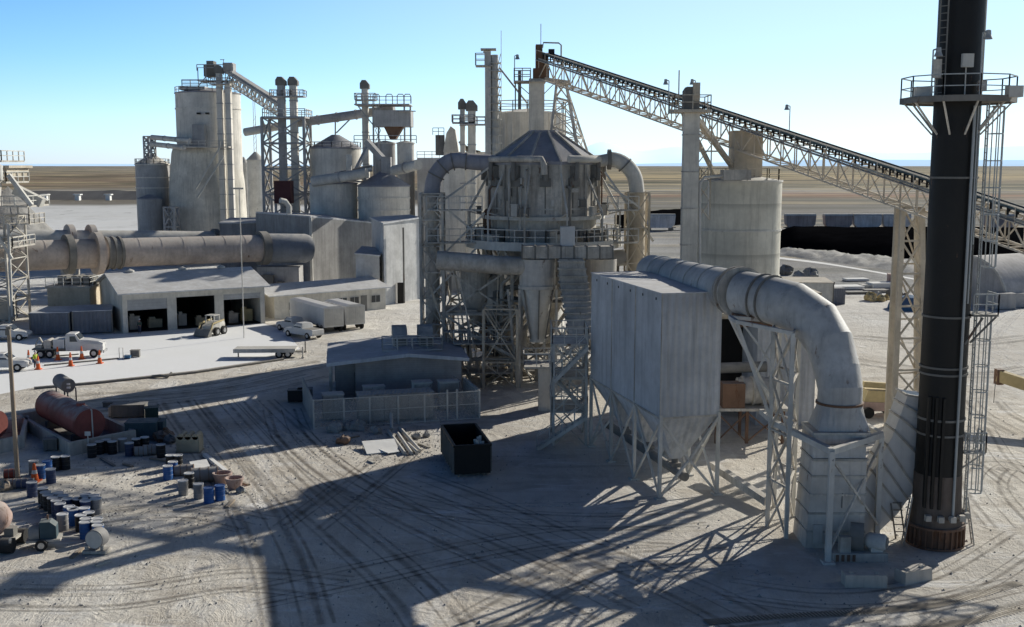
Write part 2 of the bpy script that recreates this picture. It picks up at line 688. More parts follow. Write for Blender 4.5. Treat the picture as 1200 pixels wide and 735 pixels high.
    farR = mix(math_('MULTIPLY', rng(noise(.18, 7, (.25, 1, 1), .7, 1.0, R(8)), .5, .62), .6), farR, (.42, .39, .35))
    c1 = mix(near, farR, yard)
    rub = mix(rng(noise(.25, 7, (1, .5, 1), .75), .4, .65), (.20, .20, .20), (.50, .49, .47))
    wide = math_('MULTIPLY', rng(sep.outputs[0], 25, 40), rng(math_('ADD', sep.outputs[1], math_('MULTIPLY', noise(.03, 4), 30.0)), 182, 192))
    c1 = mix(math_('MULTIPLY', wide, .85), c1, rub)
    col = mix(rng(math_('ADD', sep.outputs[1], math_('MULTIPLY', noise(.01, 4), 80.0)), 215, 260), c1, plain)
    L.new(col, b.inputs['Base Color'])
    bp = N.new('ShaderNodeBump')
    bp.inputs['Strength'].default_value = .75
    bp.inputs['Distance'].default_value = .35
    h = math_('ADD', noise(.5, 8, (1, .6, 1), .7, 1.0, R(-35)), math_('MULTIPLY', noise(4, 6, r=.7), .3))
    L.new(h, bp.inputs['Height'])
    L.new(bp.outputs[0], b.inputs['Normal'])
    return m


M['ground'] = ground_material()
g = MB()
# finer in the yard so the surface can undulate a little away from structures
S = 30000
g.add([(-S, -400, 0), (S, -400, 0), (S, S, 0), (-S, S, 0)], [(0, 1, 2, 3)])
struct(g.build('ground', 'ground'))

# bright concrete apron in front of the workshop
M['apron'] = mat('white_dusty_concrete', (.90, .90, .885), var=.03, streak=0, dust=.0, scale=.6)
a = MB()
poly = [(-90, 470), (0, 462), (45, 453), (120, 446), (230, 434), (330, 419), (352, 409), (335, 388), (308, 379), (144, 391), (60, 396), (-90, 404)]
a.add([G(x, y, .004) for x, y in poly], [tuple(range(len(poly) - 1, -1, -1))])
struct(a.build('concrete_apron', 'apron'))
k = MB()
k.pipe([G(40, 455, .1), G(120, 448, .1), G(232, 436, .1), G(332, 421, .1)], .14, 6)
struct(k.build('kerb', 'steel_d'))
a = MB()
poly = [(455, 372), (500, 368), (470, 345), (452, 330), (420, 335), (450, 362)]
M['road'] = mat('grey_dusty_road', (.33, .33, .34), var=.2, streak=0, dust=0)

# tyre tracks pressed into the dust
def track_material(name, c, lo_, hi_, bars=False):
    m = bpy.data.materials.new(name)
    m.use_nodes = True
    N, L = m.node_tree.nodes, m.node_tree.links
    b = N['Principled BSDF']
    b.inputs['Base Color'].default_value = (*c, 1)
    b.inputs['Roughness'].default_value = 1
    geo = N.new('ShaderNodeNewGeometry')
    n = N.new('ShaderNodeTexNoise')
    n.inputs['Scale'].default_value = .6
    n.inputs['Detail'].default_value = 8
    n.inputs['Roughness'].default_value = .7
    L.new(geo.outputs['Position'], n.inputs['Vector'])
    mr = N.new('ShaderNodeMapRange')
    mr.inputs[1].default_value, mr.inputs[2].default_value = lo_, hi_
    mr.inputs[4].default_value = .62
    L.new(n.outputs['Fac'], mr.inputs[0])
    at = N.new('ShaderNodeAttribute')
    at.attribute_name = 'edge'
    mm_ = N.new('ShaderNodeMath')
    mm_.operation = 'MULTIPLY'
    L.new(mr.outputs[0], mm_.inputs[0])
    L.new(at.outputs['Fac'], mm_.inputs[1])
    L.new(mm_.outputs[0], b.inputs['Alpha'])
    return m


M['track'] = track_material('dark_tyre_track', (.17, .145, .12), .25, .75)
M['tracklight'] = track_material('pale_tyre_track', (.66, .64, .61), .42, .7)


def smooth_path(pts, sub=6):
    P = [pts[0]] + pts + [pts[-1]]
    out = []
    for i in range(1, len(P) - 2):
        for q in range(sub):
            t = q / sub
            p0, p1, p2, p3 = P[i - 1], P[i], P[i + 1], P[i + 2]
            out.append(.5 * ((2 * p1) + (p2 - p0) * t + (2 * p0 - 5 * p1 + 4 * p2 - p3) * t * t + (3 * p1 - p0 - 3 * p2 + p3) * t ** 3))
    out.append(P[-2])
    return out


tk = {'track': MB(), 'tracklight': MB(), 'tread': MB()}
tz = [0.004]


def track(px, wid=.45, pair=2.0, m='track', bars=False):
    tz[0] += .0015
    pts = smooth_path([G(x, y) for x, y in px])
    for off, wk in ((-pair / 2, 1), (pair / 2, 1), (-pair / 2 - .55, .5), (pair / 2 + .5, .5), (random.uniform(-.5, .5), .4)):
        vs = []
        for i, p in enumerate(pts):
            d = (pts[min(i + 1, len(pts) - 1)] - pts[max(i - 1, 0)]).normalized()
            sdv = V((d.y, -d.x, 0))
            j = .5 * wk * wid * (.8 + .4 * random.random())
            for q in (off - j * .9, off - j * .3, off + j * .3, off + j * .9):
                r = p + sdv * q
                vs.append((r.x, r.y, tz[0]))
        n = len(pts)
        tk[m].add(vs, [(4 * i + q, 4 * i + q + 1, 4 * i + q + 5, 4 * i + q + 4) for i in range(n - 1) for q in range(3)])


track([(205, 470), (262, 545), (300, 600), (330, 660), (350, 735)], .6)
track([(250, 470), (330, 560), (400, 620), (480, 690), (520, 740)], .5)
track([(330, 480), (350, 520), (430, 575), (560, 603), (700, 612), (820, 606)], .4)
track([(300, 470), (380, 545), (470, 600), (600, 660), (720, 720)], .5)
track([(290, 702), (420, 675), (560, 645), (680, 628), (790, 630)], .35)
track([(480, 560), (560, 590), (680, 640), (800, 690), (880, 730)], .45)
track([(850, 690), (960, 704), (1050, 700), (1130, 680), (1210, 630)], .35, 1.8)
track([(1210, 690), (1100, 715), (980, 733), (840, 750)], .5, 1.9)
track([(0, 640), (100, 610), (220, 600), (300, 615)], .4)
track([(0, 700), (140, 700), (280, 680), (400, 690)], .5)
track([(60, 470), (160, 462), (260, 452), (350, 432), (385, 425)], .8, 2.4)
track([(0, 490), (150, 475), (280, 460), (370, 440)], .6, 2.2)
track([(1210, 560), (1170, 545), (1150, 570), (1190, 620)], .4)
track([(1140, 500), (1165, 540), (1210, 575)], .4)
track([(350, 620), (430, 560), (480, 520)], .5)
track([(560, 735), (640, 690), (700, 660), (860, 650)], .5)
track([(240, 500), (285, 560), (310, 620), (330, 700), (335, 740)], .5, 2.2, 'tracklight')
track([(280, 470), (345, 545), (420, 600), (540, 655), (640, 690)], .7, 2.2, 'tracklight')
track([(400, 590), (520, 600), (680, 600), (800, 590)], .6, 2.4, 'tracklight')
track([(500, 700), (620, 715), (760, 700), (900, 670)], .5, 2.2, 'tracklight')
track([(980, 420), (1050, 430), (1150, 440), (1210, 432)], .8, 2.2)
track([(1000, 395), (1060, 400), (1140, 402), (1210, 395)], .8, 2.2, 'track')
track([(1200, 350), (1160, 385), (1150, 410), (1210, 450)], .7, 2.6, 'tracklight')
track([(1150, 470), (1165, 485), (1210, 510)], .6, 2.4, 'track')
for key_, nm_ in (('track', 'tyre_track'), ('tracklight', 'pale_tyre_track')):
    o = struct(tk[key_].build(nm_, key_))
    at_ = o.data.attributes.new('edge', 'FLOAT', 'POINT')
    at_.data.foreach_set('value', [(0., 1., 1., 0.)[i % 4] for i in range(len(o.data.vertices))])

# ribbed tread of a heavy tyre, bottom right
td = MB()
pts = smooth_path([G(835, 741), G(940, 733), G(1050, 727), G(1130, 716), G(1215, 692)], 26)
for off in (-1.0, 1.0):
    for i in range(len(pts) - 1):
        d = (pts[i + 1] - pts[i]).normalized()
        sdv = V((d.y, -d.x, 0))
        c_ = pts[i] + sdv * off
        c_ = V((c_.x, c_.y, .05))
        e = sdv * .28
        td.add([c_ - e, c_ + e + d * .1, c_ + e + d * .2, c_ - e + d * .1], [(0, 1, 2, 3)])
M['tread'] = mat('tread_imprint', (.26, .225, .18), dust=0, streak=0)
struct(td.build('tread_mark', 'tread'))
# low distant levee, mountains
lv = MB()
pts = []
for i in range(60):
    x = -420 + i * 7.2
    pts.append((x, 650 + 6 * math.sin(i * .3), 6.5 + .7 * math.sin(i * 1.3) * random.random()))
M['levee'] = mat('dark_levee', (.17, .165, .16), dust=0, streak=0, var=.4, scale=.05)
vs, fs = [], []
for i, (x, y, z) in enumerate(pts):
    vs += [(x, y - 16, 0), (x, y, z * .75), (x, y + 16, 0)]
for i in range(len(pts) - 1):
    fs += [(3 * i, 3 * i + 3, 3 * i + 4, 3 * i + 1), (3 * i + 1, 3 * i + 4, 3 * i + 5, 3 * i + 2)]
lv.add(vs, fs)
struct(lv.build('levee', 'levee'))


def hills(name, dist, x0, x1, hfun, c, haze, n=160):
    m = bpy.data.materials.new(name + '_haze')
    m.use_nodes = True
    b = m.node_tree.nodes['Principled BSDF']
    b.inputs['Base Color'].default_value = (*c, 1)
    b.inputs['Roughness'].default_value = 1
    b.inputs['Specular IOR Level'].default_value = 0
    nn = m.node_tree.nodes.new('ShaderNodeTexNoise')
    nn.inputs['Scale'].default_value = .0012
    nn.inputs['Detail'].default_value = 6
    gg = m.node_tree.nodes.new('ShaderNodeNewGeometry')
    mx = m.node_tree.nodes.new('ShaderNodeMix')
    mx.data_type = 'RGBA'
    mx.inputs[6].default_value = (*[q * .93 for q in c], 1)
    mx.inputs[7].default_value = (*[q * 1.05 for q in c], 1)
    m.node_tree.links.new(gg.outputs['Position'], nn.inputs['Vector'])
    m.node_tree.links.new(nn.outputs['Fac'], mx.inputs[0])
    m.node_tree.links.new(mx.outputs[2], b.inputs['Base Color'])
    # aerial haze painted on: the hills themselves emit their pale colour
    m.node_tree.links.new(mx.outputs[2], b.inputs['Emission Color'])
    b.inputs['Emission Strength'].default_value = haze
    mb = MB()
    vs, fs = [], []
    for i in range(n + 1):
        t = i / n
        x = x0 + (x1 - x0) * t
        h = hfun(t)
        vs += [(x, dist - 2500, -20), (x, dist, max(h, 5)), (x, dist + 2500, -20)]
    for i in range(n):
        fs += [(3 * i, 3 * i + 3, 3 * i + 4, 3 * i + 1), (3 * i + 1, 3 * i + 4, 3 * i + 5, 3 * i + 2)]
    mb.add(vs, fs, True)
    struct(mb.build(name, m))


def hz(t, a, seed, pk):
    v = 0
    for q in range(1, 7):
        v += math.sin(t * 6.28 * q * 1.7 + seed * q * q) / q
    env = sum(p[2] * math.exp(-((t - p[0]) / p[1]) ** 2) for p in pk)
    return a * (env * (1 + .13 * v))


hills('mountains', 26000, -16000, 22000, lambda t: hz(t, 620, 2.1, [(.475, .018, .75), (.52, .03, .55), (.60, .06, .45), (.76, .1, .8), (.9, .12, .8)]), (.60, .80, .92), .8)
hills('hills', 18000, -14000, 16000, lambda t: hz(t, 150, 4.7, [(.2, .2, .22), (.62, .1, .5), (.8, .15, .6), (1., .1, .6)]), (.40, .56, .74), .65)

#@@RIGHT
# ------------------------------------------------------------------ stack
SX = G(1095, 636)
SX = V((SX.x, SX.y, 0))
st = thing('chimney_stack', 'tall round black chimney stack rising out of the picture above a dusty ribbed base', 'chimney', SX)
SR = 1.14
mb = MB()
mb.lathe(SX, [(SR + .05, 3.6), (SR + .02, 8), (SR, 18), (SR, 30), (SR, 46), (SR - .12, 46), (SR - .12, 30)], 40)
mb.build('shell', 'black', st)
mb = MB()
mb.lathe(SX, [(1.34, .9), (1.30, 1.6), (SR + .09, 2.6), (SR + .07, 3.9), (SR + .03, 3.9)], 40)
mb.build('skirt', 'brown', st)
mb = MB()
mb.lathe(SX, [(1.5, 0), (1.5, .12), (1.36, .12), (1.36, 1.05), (1.5, 1.05), (1.5, 1.17), (1.3, 1.17)], 40, False)
for i in range(28):
    t = 2 * math.pi * i / 28
    c, s_ = math.cos(t), math.sin(t)
    mb.bar(SX + V((c * 1.34, s_ * 1.34, .58)), SX + V((c * 1.5, s_ * 1.5, .58)), .06, .93)
mb.build('base_ring', 'rusty', st)
for z, h in ((6.8, .12), (9.2, .1), (9.55, .1), (12.2, .1), (19.3, .1), (6.0, .1)):
    mb = MB()
    mb.ring(SX, SR, SR + .07, z, z + h, 40)
    mb.build('band', 'steel_d', st)
mb = MB()   # vertical stiffener box on its lower front left
for t in (-2.45, -2.15, -1.85):
    c, s_ = math.cos(t), math.sin(t)
    mb.bar(SX + V((c * (SR + .1), s_ * (SR + .1), 2.2)), SX + V((c * (SR + .1), s_ * (SR + .1), 8.1)), .14, .2)
mb.build('stiffener', 'black', st)
mb = MB()
t = -1.25
px_, py_ = SX.x + math.cos(t) * (SR + .14), SX.y + math.sin(t) * (SR + .14)
mb.tube((px_, py_, 1.9), (px_, py_, 22.9), .075, n=8)
mb.build('conduit', 'pole', st)
mb = MB()
mb.tube((px_ + .2, py_ + .08, 13), (px_ + .2, py_ + .08, 22.9), .045, n=6)
mb.tube((px_ + .35, py_ + .2, 16), (px_ + .35, py_ + .2, 22.9), .03, n=6)
mb.build('conduit', 'pole', st)
# service platform
PZ = W(1115, 117, SX.y).z
pf = MB()
pf.ring((SX.x, SX.y, PZ), SR + .02, 2.75, -.1, .02, 10, R(18), R(378))
pf.ring((SX.x, SX.y, PZ), 2.68, 2.78, -.2, .1, 10, R(18), R(378))
pfo = pf.build('service_platform', 'steel_d', st)
mb = MB()
pts = [SX + V((2.72 * math.cos(R(18 + 36 * i)), 2.72 * math.sin(R(18 + 36 * i)), PZ)) for i in range(10)]
mb.rail(pts, 1.1, .028, 1.7, True, True)
mb.build('railing', 'pole', pfo)
for i in range(10):
    t = R(18 + 36 * i)
    c, s_ = math.cos(t), math.sin(t)
    mb = MB()
    mb.bar(SX + V((c * 2.6, s_ * 2.6, PZ - .1)), SX + V((c * (SR), s_ * SR, PZ - 1.75)), .08)
    mb.build('brace', 'steel', st)
bxs = [(1.9, -2.1, .0, .7, .5, .55, 'steel_l'), (-1.55, -1.1, 1.0, .4, .25, .9, 'steel'), (-2.0, -.6, 0, .8, .5, .6, 'steel_l'),
       (-.15, -1.35, 1.5, .55, .22, .65, 'steel_l'), (.65, -1.3, .35, .42, .2, .5, 'steel')]
for x, y, z, a_, b_, c_, m_ in bxs:
    mb = MB()
    x0, y0, z0 = SX.x + x, SX.y + y, PZ + z
    mb.box(x0 - a_ / 2, y0 - b_ / 2, z0, x0 + a_ / 2, y0 + b_ / 2, z0 + c_)
    mb.bar((x0, y0 + b_ / 2 + .03, PZ), (x0, y0 + b_ / 2 + .03, z0 + c_), .05)
    mb.build('instrument_box', m_, st)


def lamp_on_post(mb, base, h, side=1):
    b = V(base)
    mb.tube(b, b + V((0, 0, h)), .04, n=6)
    mb.tube(b + V((0, 0, h)), b + V((.18 * side, 0, h + .05)), .04, n=6)
    mb.lathe(b + V((.26 * side, 0, h - .3)), [(.22, 0), (.14, .2), (.12, .42), (0.0, .45)], 10)


for dx, dy, h, s_ in ((-1.95, -1.6, 2.3, 1), (-.02, -2.7, 3.0, 1)):
    mb = MB()
    lamp_on_post(mb, SX + V((dx, dy, PZ)), h, s_)
    mb.build('work_light', 'pole', st)


def caged_ladder(parent, x, y, z0, z1, out, cage_from, m='pole', w=.4):
    """ladder with safety hoops; out = outward unit vector"""
    out = V(out).normalized()
    sdv = V((-out.y, out.x, 0)) * (w / 2)
    mb = MB()
    b = V((x, y, 0))
    for q in (-1, 1):
        mb.bar(b + sdv * q + V((0, 0, z0)), b + sdv * q + V((0, 0, z1)), .06)
    z = z0 + .3
    while z < z1:
        mb.bar(b + sdv + V((0, 0, z)), b - sdv + V((0, 0, z)), .04)
        z += .35
    lad = mb.build('ladder', m, parent)
    if cage_from is not None:
        mb = MB()
        R0 = .42
        cen = b + out * .38
        angs = [-2.3, -1.6, -.8, 0, .8, 1.6, 2.3]
        base = math.atan2(out.y, out.x)
        z = cage_from
        hoops = []
        while z < z1 + .01:
            hoops.append([cen + V((math.cos(base + t) * R0, math.sin(base + t) * R0, z)) for t in angs])
            z += 1.35
        for hp in hoops:
            for p, q in zip(hp[:-1], hp[1:]):
                mb.bar(p, q, .055)
        for i in range(1, 6):
            mb.bar(hoops[0][i], hoops[-1][i], .045)
        mb.build('safety_cage', m, lad)
    return lad


caged_ladder(st, SX.x + SR + .28, SX.y - .35, 12.6, PZ - .2, (1, -.15, 0), 14.8)
caged_ladder(st, SX.x + SR + .30, SX.y - .2, 1.2, 12.6, (1, -.15, 0), 2.9)
caged_ladder(st, SX.x - SR - .1, SX.y - .9, PZ, 34, (-1, -1, 0), None, 'steel_d')
mb = MB()
mb.box(SX.x + 1.0, SX.y - .95, 12.3, SX.x + 2.3, SX.y + .5, 12.4)
mb.bar((SX.x + 2.2, SX.y - .9, 12.3), (SX.x + 1.05, SX.y - .6, 10.9), .09)
mb.bar((SX.x + 1.5, SX.y - .94, 12.25), (SX.x + .6, SX.y - 1.05, 10.9), .09)
pfo = mb.build('service_platform', 'steel_d', st)
mb = MB()
mb.rail([(SX.x + 1.0, SX.y - .93, 12.4), (SX.x + 2.28, SX.y - .93, 12.4), (SX.x + 2.28, SX.y + .48, 12.4)], 1.05, .028, .7)
mb.build('railing', 'pole', pfo)
mb = MB()
mb.box(SX.x + 1.1, SX.y - .6, 5.0, SX.x + 2.2, SX.y + .5, 5.08)
mb.bar((SX.x + 2.1, SX.y - .5, 5), (SX.x + 1.0, SX.y - .3, 4.1), .07)
pfo = mb.build('service_platform', 'steel', st)
mb = MB()
mb.rail([(SX.x + 1.1, SX.y - .6, 5.08), (SX.x + 2.2, SX.y - .6, 5.08), (SX.x + 2.2, SX.y + .5, 5.08)], 1.05, .028, .6)
mb.build('railing', 'pole', pfo)
mb = MB()
for i in range(6):
    t = -2.2 + i * .42
    c, s_ = math.cos(t), math.sin(t)
    mb = MB()
    mb.tube(SX + V((c * 1.2, s_ * 1.2, 1.75)), SX + V((c * 1.5, s_ * 1.5, 1.75)), .14, n=8)
    mb.box(SX.x + c * 1.5 - .14, SX.y + s_ * 1.5 - .14, 1.6, SX.x + c * 1.5 + .14, SX.y + s_ * 1.5 + .14, 1.9)
    mb.build('port', 'steel', st)
for dx in (-1.8, 1.95):
    mb = MB()
    mb.bar(SX + V((dx, -.4, 0)), SX + V((dx * .78, -.3, 2.6)), .06)
    mb.bar(SX + V((dx, -.1, 0)), SX + V((dx * .78, 0, 2.6)), .06)
    for q in range(7):
        z = .3 + q * .33
        f_ = 1 - .22 * z / 2.6
        mb.bar(SX + V((dx * f_, -.38, z)), SX + V((dx * f_, -.08, z)), .04)
    mb.build('access_ladder', 'steel', st)

# ------------------------------------------------------------------ fan casing, inclined duct, fan
CY = 56.2
c0, c1 = W(949, 560, CY).x, W(1015, 560, CY).x
CXm = (c0 + c1) / 2
cs = thing('fan_casing', 'tall dusty tapered plate casing standing under the big downturned duct', 'duct casing', (CXm, CY + 1, 0))
mb = MB()


def taper_box(mb, x0, x1, y0, y1, z0, X0, X1, Y0, Y1, z1):
    mb.add([(x0, y0, z0), (x1, y0, z0), (x1, y1, z0), (x0, y1, z0), (X0, Y0, z1), (X1, Y0, z1), (X1, Y1, z1), (X0, Y1, z1)],
           [(0, 3, 2, 1), (4, 5, 6, 7), (0, 1, 5, 4), (1, 2, 6, 5), (2, 3, 7, 6), (3, 0, 4, 7)])


taper_box(mb, c0 - .1, c1, CY, CY + 2.6, 0, c0 + .15, c1, CY, CY + 2.4, 4.7)
mb.build('lower_casing', 'ductd', cs)
mb = MB()
taper_box(mb, c0 + .15, c1 - .05, CY + .05, CY + 2.4, 4.85, c0 + .15, c1 - .05, CY + .05, CY + 2.4, 6.2)
mb.build('upper_casing', 'duct', cs)
mb = MB()
for z in (.9, 1.9, 2.9, 3.9, 4.78):
    t = z / 4.7
    mb.box(c0 - .16 + .25 * t, CY - .06, z - .05, c1 + .06, CY + 2.66 - .2 * t, z + .05)
mb.build('stiffener', 'steel', cs)
mb = MB()
mb.box(c0 + .15, CY - .1, 5.5, c1 + .02, CY + 2.45, 5.6)
mb.box(c0 + .1, CY - .12, 6.12, c1 + .04, CY + 2.48, 6.24)
mb.build('flange', 'steel', cs)
mb = MB()
mb.box(c0 + .25, CY - .09, .3, c0 + .75, CY - .03, 1.3)
mb.build('access_door', 'steel_l', cs)
mb = MB()
mb.box(c0 + .95, CY - .05, 2.2, c0 + .99, CY - .02, 3.0)
mb.box(c0 + 1.7, CY - .05, 2.2, c0 + 1.74, CY - .02, 3.0)
mb.build('seam', 'steel_d', cs)

# fan and motor
fp = G(1016, 655)
fn = thing('induced_draught_fan', 'electric motor and fan housing on a concrete plinth before the plate casing', 'fan', fp)
mb = MB()
mb.box(fp.x - 1.9, fp.y - .5, 0, fp.x + .9, fp.y + 1.1, .45)
mb.build('plinth', 'bare', fn)
mb = MB()
mb.pipe([fp + V((-.75, .55, 1.0)), fp + V((-.1, .35, 1.0))], .75, 24)
mb.build('fan_housing', 'steel_d', fn)
mb = MB()
mb.pipe([fp + V((-.05, .2, .95)), fp + V((.12, .1, .95)), fp + V((.75, -.25, .95)), fp + V((.85, -.3, .95))], [.3, .42, .42, .34], 20)
mb.box(fp.x + .1, fp.y - .3, .45, fp.x + .7, fp.y + .25, .7)
mb.build('motor', 'steel_l', fn)
mb = MB()
c_ = fp + V((.86, -.31, .95))
dr = V((.87, -.5, 0)).normalized()
mb.pipe([c_, c_ + dr * .05], .3, 16)
for i in range(5):
    t = 2 * math.pi * i / 5
    o = V((-.5 * -1 * math.cos(t) * 0, 0, 0))
mb.build('fan_grille', 'steel_d', fn)
mb = MB()
mb.box(fp.x - 1.5, fp.y - .35, .45, fp.x - .95, fp.y + .05, 1.25)
mb.build('control_box', 'steel', fn)
mb = MB()
for i in range(4):
    mb.box(fp.x - 1.75 + i * .28, fp.y - .55, .05, fp.x - 1.6 + i * .28, fp.y - .51, .4)
mb.build('plinth_bracket', 'rusty', fn)

# inclined duct into the stack
D0 = 57.9
idt = thing('inclined_duct', 'ribbed rectangular duct sloping up from the plate casing into the black stack', 'duct', W(1030, 615, D0))
lowp = [(1005, 600), (1014, 567), (1047, 510), (1079, 564), (1052, 602), (1029, 624), (1006, 632)]
upp = [(1045, 514), (1064, 463), (1088, 466), (1088, 560), (1077, 569)]
mb = MB()
mb.extr([W(x, y, D0) for x, y in lowp], (0, 1.6, 0))
mb.build('lower_section', 'white', idt)
mb = MB()
mb.extr([W(x, y, D0 + .02) for x, y in upp], (0, 1.55, 0))
mb.build('upper_section', 'white', idt)
for (xa, ya, xb, yb) in ((1013, 569, 1046, 610), (1022, 552, 1056, 595), (1031, 538, 1064, 585), (1040, 522, 1073, 573),
                         (1049, 505, 1082, 540), (1055, 489, 1086, 515), (1060, 475, 1086, 490), (1063, 463, 1087, 467)):
    mb = MB()
    A, B = W(xa, ya, D0 - .06), W(xb, yb, D0 - .06)
    mb.bar(A, B, .12, .1)
    mb.bar(A, A + V((0, 1.7, 0)), .1)
    mb.bar(B, B + V((0, 1.7, 0)), .1)
    mb.build('stiffener', 'steel', idt)
mb = MB()
for q in (0, .5):
    A, B = W(1044, 590, D0 - .2), W(1053, 642, D0 - .2)
    mb.bar(A + V((q, 0, 0)), V((A.x + q + .35, A.y, 0)), .07)
for z in (.4, .8, 1.2, 1.6, 2.0):
    xx = A.x + .35 - z * .12
    mb.bar((xx, A.y, z), (xx + .5, A.y, z), .05)
mb.build('access_ladder', 'steel_d', idt)

# ------------------------------------------------------------------ big round duct
bd = thing('round_duct', 'thick pale flanged duct running over the baghouse and bending down to the casing', 'duct', (CXm, CY + 1.3, 0))
Zd = 12.7
p0 = W(764, 318, 82)
p1 = W(868, 343, 63.5)
e0 = W(922, 357, 60.5)
axis = (p1 - p0).normalized()
path = [p0, p1]
mb = MB()
r = 1.22
vx, vy = W(984, 470, CY + 1.25).x, CY + 1.25
P = [p1 + axis * .2, W(898, 350, 61.8), W(929, 359, 60.4), W(957, 378, 59.4), W(972, 402, 58.6), W(981, 434, 57.9), V((vx, vy, 8.3)), V((vx, vy, 7.5))]
RS = [1.27, 1.31, 1.35, 1.33, 1.26, 1.2, 1.15, 1.15]


def gore(mb, i, n=32):
    vs = []
    for j in (i, i + 1):
        a_, b_ = P[max(j - 1, 0)], P[min(j + 1, len(P) - 1)]
        d = ((P[j] - a_).normalized() if j else V()) + ((b_ - P[j]).normalized() if j < len(P) - 1 else V())
        d.normalize()
        ref = V((1, .15, 0))
        side = V((0, 0, 1)).cross(d)
        if side.length < .3 or abs(d.z) > .9:
            side = V((axis.y, -axis.x, 0)) * -1
        side = (side - d * side.dot(d)).normalized()
        up = d.cross(side)
        for k in range(n):
            t = 2 * math.pi * k / n
            vs.append(P[j] + (side * math.cos(t) + up * math.sin(t)) * RS[j])
    mb.add(vs, [(k, (k + 1) % n, n + (k + 1) % n, n + k) for k in range(n)], True)


for i in range(7):
    mb = MB()
    gore(mb, i)
    mb.build('elbow_segment', 'duct', bd)
mb = MB()
mb.pipe([p0 - axis * 0, p1 - axis * .4], r, 28)
mb.build('straight_section', 'duct', bd)
mb = MB()
mb.pipe([p1 - axis * .4, p1 + axis * .25], 1.08, 28)
mb.build('expansion_joint', 'rusty', bd)
L_ = (p1 - p0).length
for i in range(1, 7):
    c_ = p0 + axis * (L_ - .6) * i / 6.3
    mb = MB()
    mb.pipe([c_, c_ + axis * .09], r + .06, 28)
    mb.build('flange', 'duct', bd)
for c_, rr in ((p1 - axis * .55, 1.5), (p1 + axis * .12, 1.5)):
    mb = MB()
    mb.pipe([c_, c_ + axis * .16], rr, 28)
    mb.build('flange', 'steel', bd)
for c_, d_ in ((W(893, 349, 62), (P[1] - P[0]).normalized()), (W(903, 351, 61.5), (P[1] - P[0]).normalized())):
    mb = MB()
    mb.pipe([c_, c_ + d_ * .07], 1.4, 28)
    mb.build('flange', 'steel_d', bd)
mb = MB()
mb.pipe([(vx, vy, 7.5), (vx, vy, 7.62)], 1.24, 28)
mb.build('flange', 'rusty', bd)
mb = MB()
n = 28     # round to square transition
top = [(vx + 1.15 * math.cos(2 * math.pi * i / n), vy + 1.15 * math.sin(2 * math.pi * i / n), 7.6) for i in range(n)]
bot = []
for i in range(n):
    t = 2 * math.pi * i / n
    c, s_ = math.cos(t), math.sin(t)
    kk = 1 / max(abs(c) / 1.34, abs(s_) / 1.15)
    bot.append((vx + c * kk, vy + s_ * kk, 6.25))
mb.add(top + bot, [(i, n + i, n + (i + 1) % n, (i + 1) % n) for i in range(n)])
mb.build('transition', 'duct', bd)
# saddle under duct
mb = MB()
q = W(878, 375, 62.5)
mb.box(q.x - .9, q.y - .5, 10.9, q.x + 1.2, q.y + .5, 11.6)
mb.build('saddle', 'rusty', bd)

# pipe support tower
sA, sB, sC, sD = G(899, 617), G(921, 631), G(905, 584), G(878, 578)
sup = thing('duct_support_tower', 'braced steel tower carrying the big duct, flared at its top left', 'support tower', (sA + sB) / 2)
legs = [G(899, 617), G(921, 631), G(929, 606), G(907, 594)]
ztop = 11.2
tops = [V((legs[0].x + .0, legs[0].y, ztop)), V((legs[1].x, legs[1].y, ztop)), V((legs[2].x, legs[2].y, ztop)), V((legs[3].x, legs[3].y, ztop))]
for a_, b_ in zip(legs, tops):
    mb = MB()
    mb.bar(a_, b_, .2)
    mb.build('leg', 'steel_l', sup)
mb = MB()
mb.braces(legs, tops, 4, .055)
mb.build('bracing', 'steel', sup)
fl = W(863, 377, legs[0].y)
mb = MB()
mb.bar(fl, (legs[0].x + .2, legs[0].y, 5.6), .17)
mb.bar(fl, tops[1], .2)
mb.bar(fl + V((0, 1.8, 0)), (legs[3].x, legs[3].y, 5.6), .17)
mb.bar(fl + V((0, 1.8, 0)), tops[2], .2)
mb.bar(fl, fl + V((0, 1.8, 0)), .2)
a_ = fl.lerp(V((legs[0].x + .2, legs[0].y, 5.6)), .5)
mb.bar(a_, (legs[0].x, legs[0].y, 10.5), .1)
mb.bar(a_, (legs[0].x, legs[0].y, 7.6), .1)
mb.bar(fl.lerp(tops[1], .1), (legs[0].x, legs[0].y, 9.2), .1)
mb.build('flared_arm', 'steel_l', sup)

# frame round the casing
fb = [G(970, 660), G(1027, 633), G(955, 600), G(900, 612)]
fb[2] = V((fb[1].x - .3, fb[1].y + 3.4, 0))
fr_t = thing('casing_frame', 'open steel portal frame with crossed braces around the plate casing', 'steel frame', fb[0])
zt = W(970, 529, fb[0].y).z
left = V((legs[0].x + .25, legs[0].y - .1, 0))
for b_ in (fb[0], fb[1], fb[2]):
    mb = MB()
    mb.bar(b_, (b_.x, b_.y, zt), .26)
    mb.box(b_.x - .3, b_.y - .3, 0, b_.x + .3, b_.y + .3, .12)
    mb.build('column', 'steel_l', fr_t)
mb = MB()
T = V((0, 0, zt))
mb.bar(fb[0] + T, fb[1] + T, .3)
mb.bar(fb[1] + T, fb[2] + T, .28)
mb.bar(fb[0] + T, left + T + V((0, 0, .1)), .3)
mb.bar(left + T + V((0, 0, .1)), left + V((0, 3.4, zt)), .28)
mb.build('beam', 'steel_l', fr_t)
mb = MB()
mb.bar(fb[0] + V((0, -.05, .6)), fb[1] + V((0, -.05, zt - .4)), .11)
mb.bar(fb[1] + V((0, -.12, .9)), fb[0] + V((0, -.12, zt - .4)), .11)
mb.build('bracing', 'steel', fr_t)

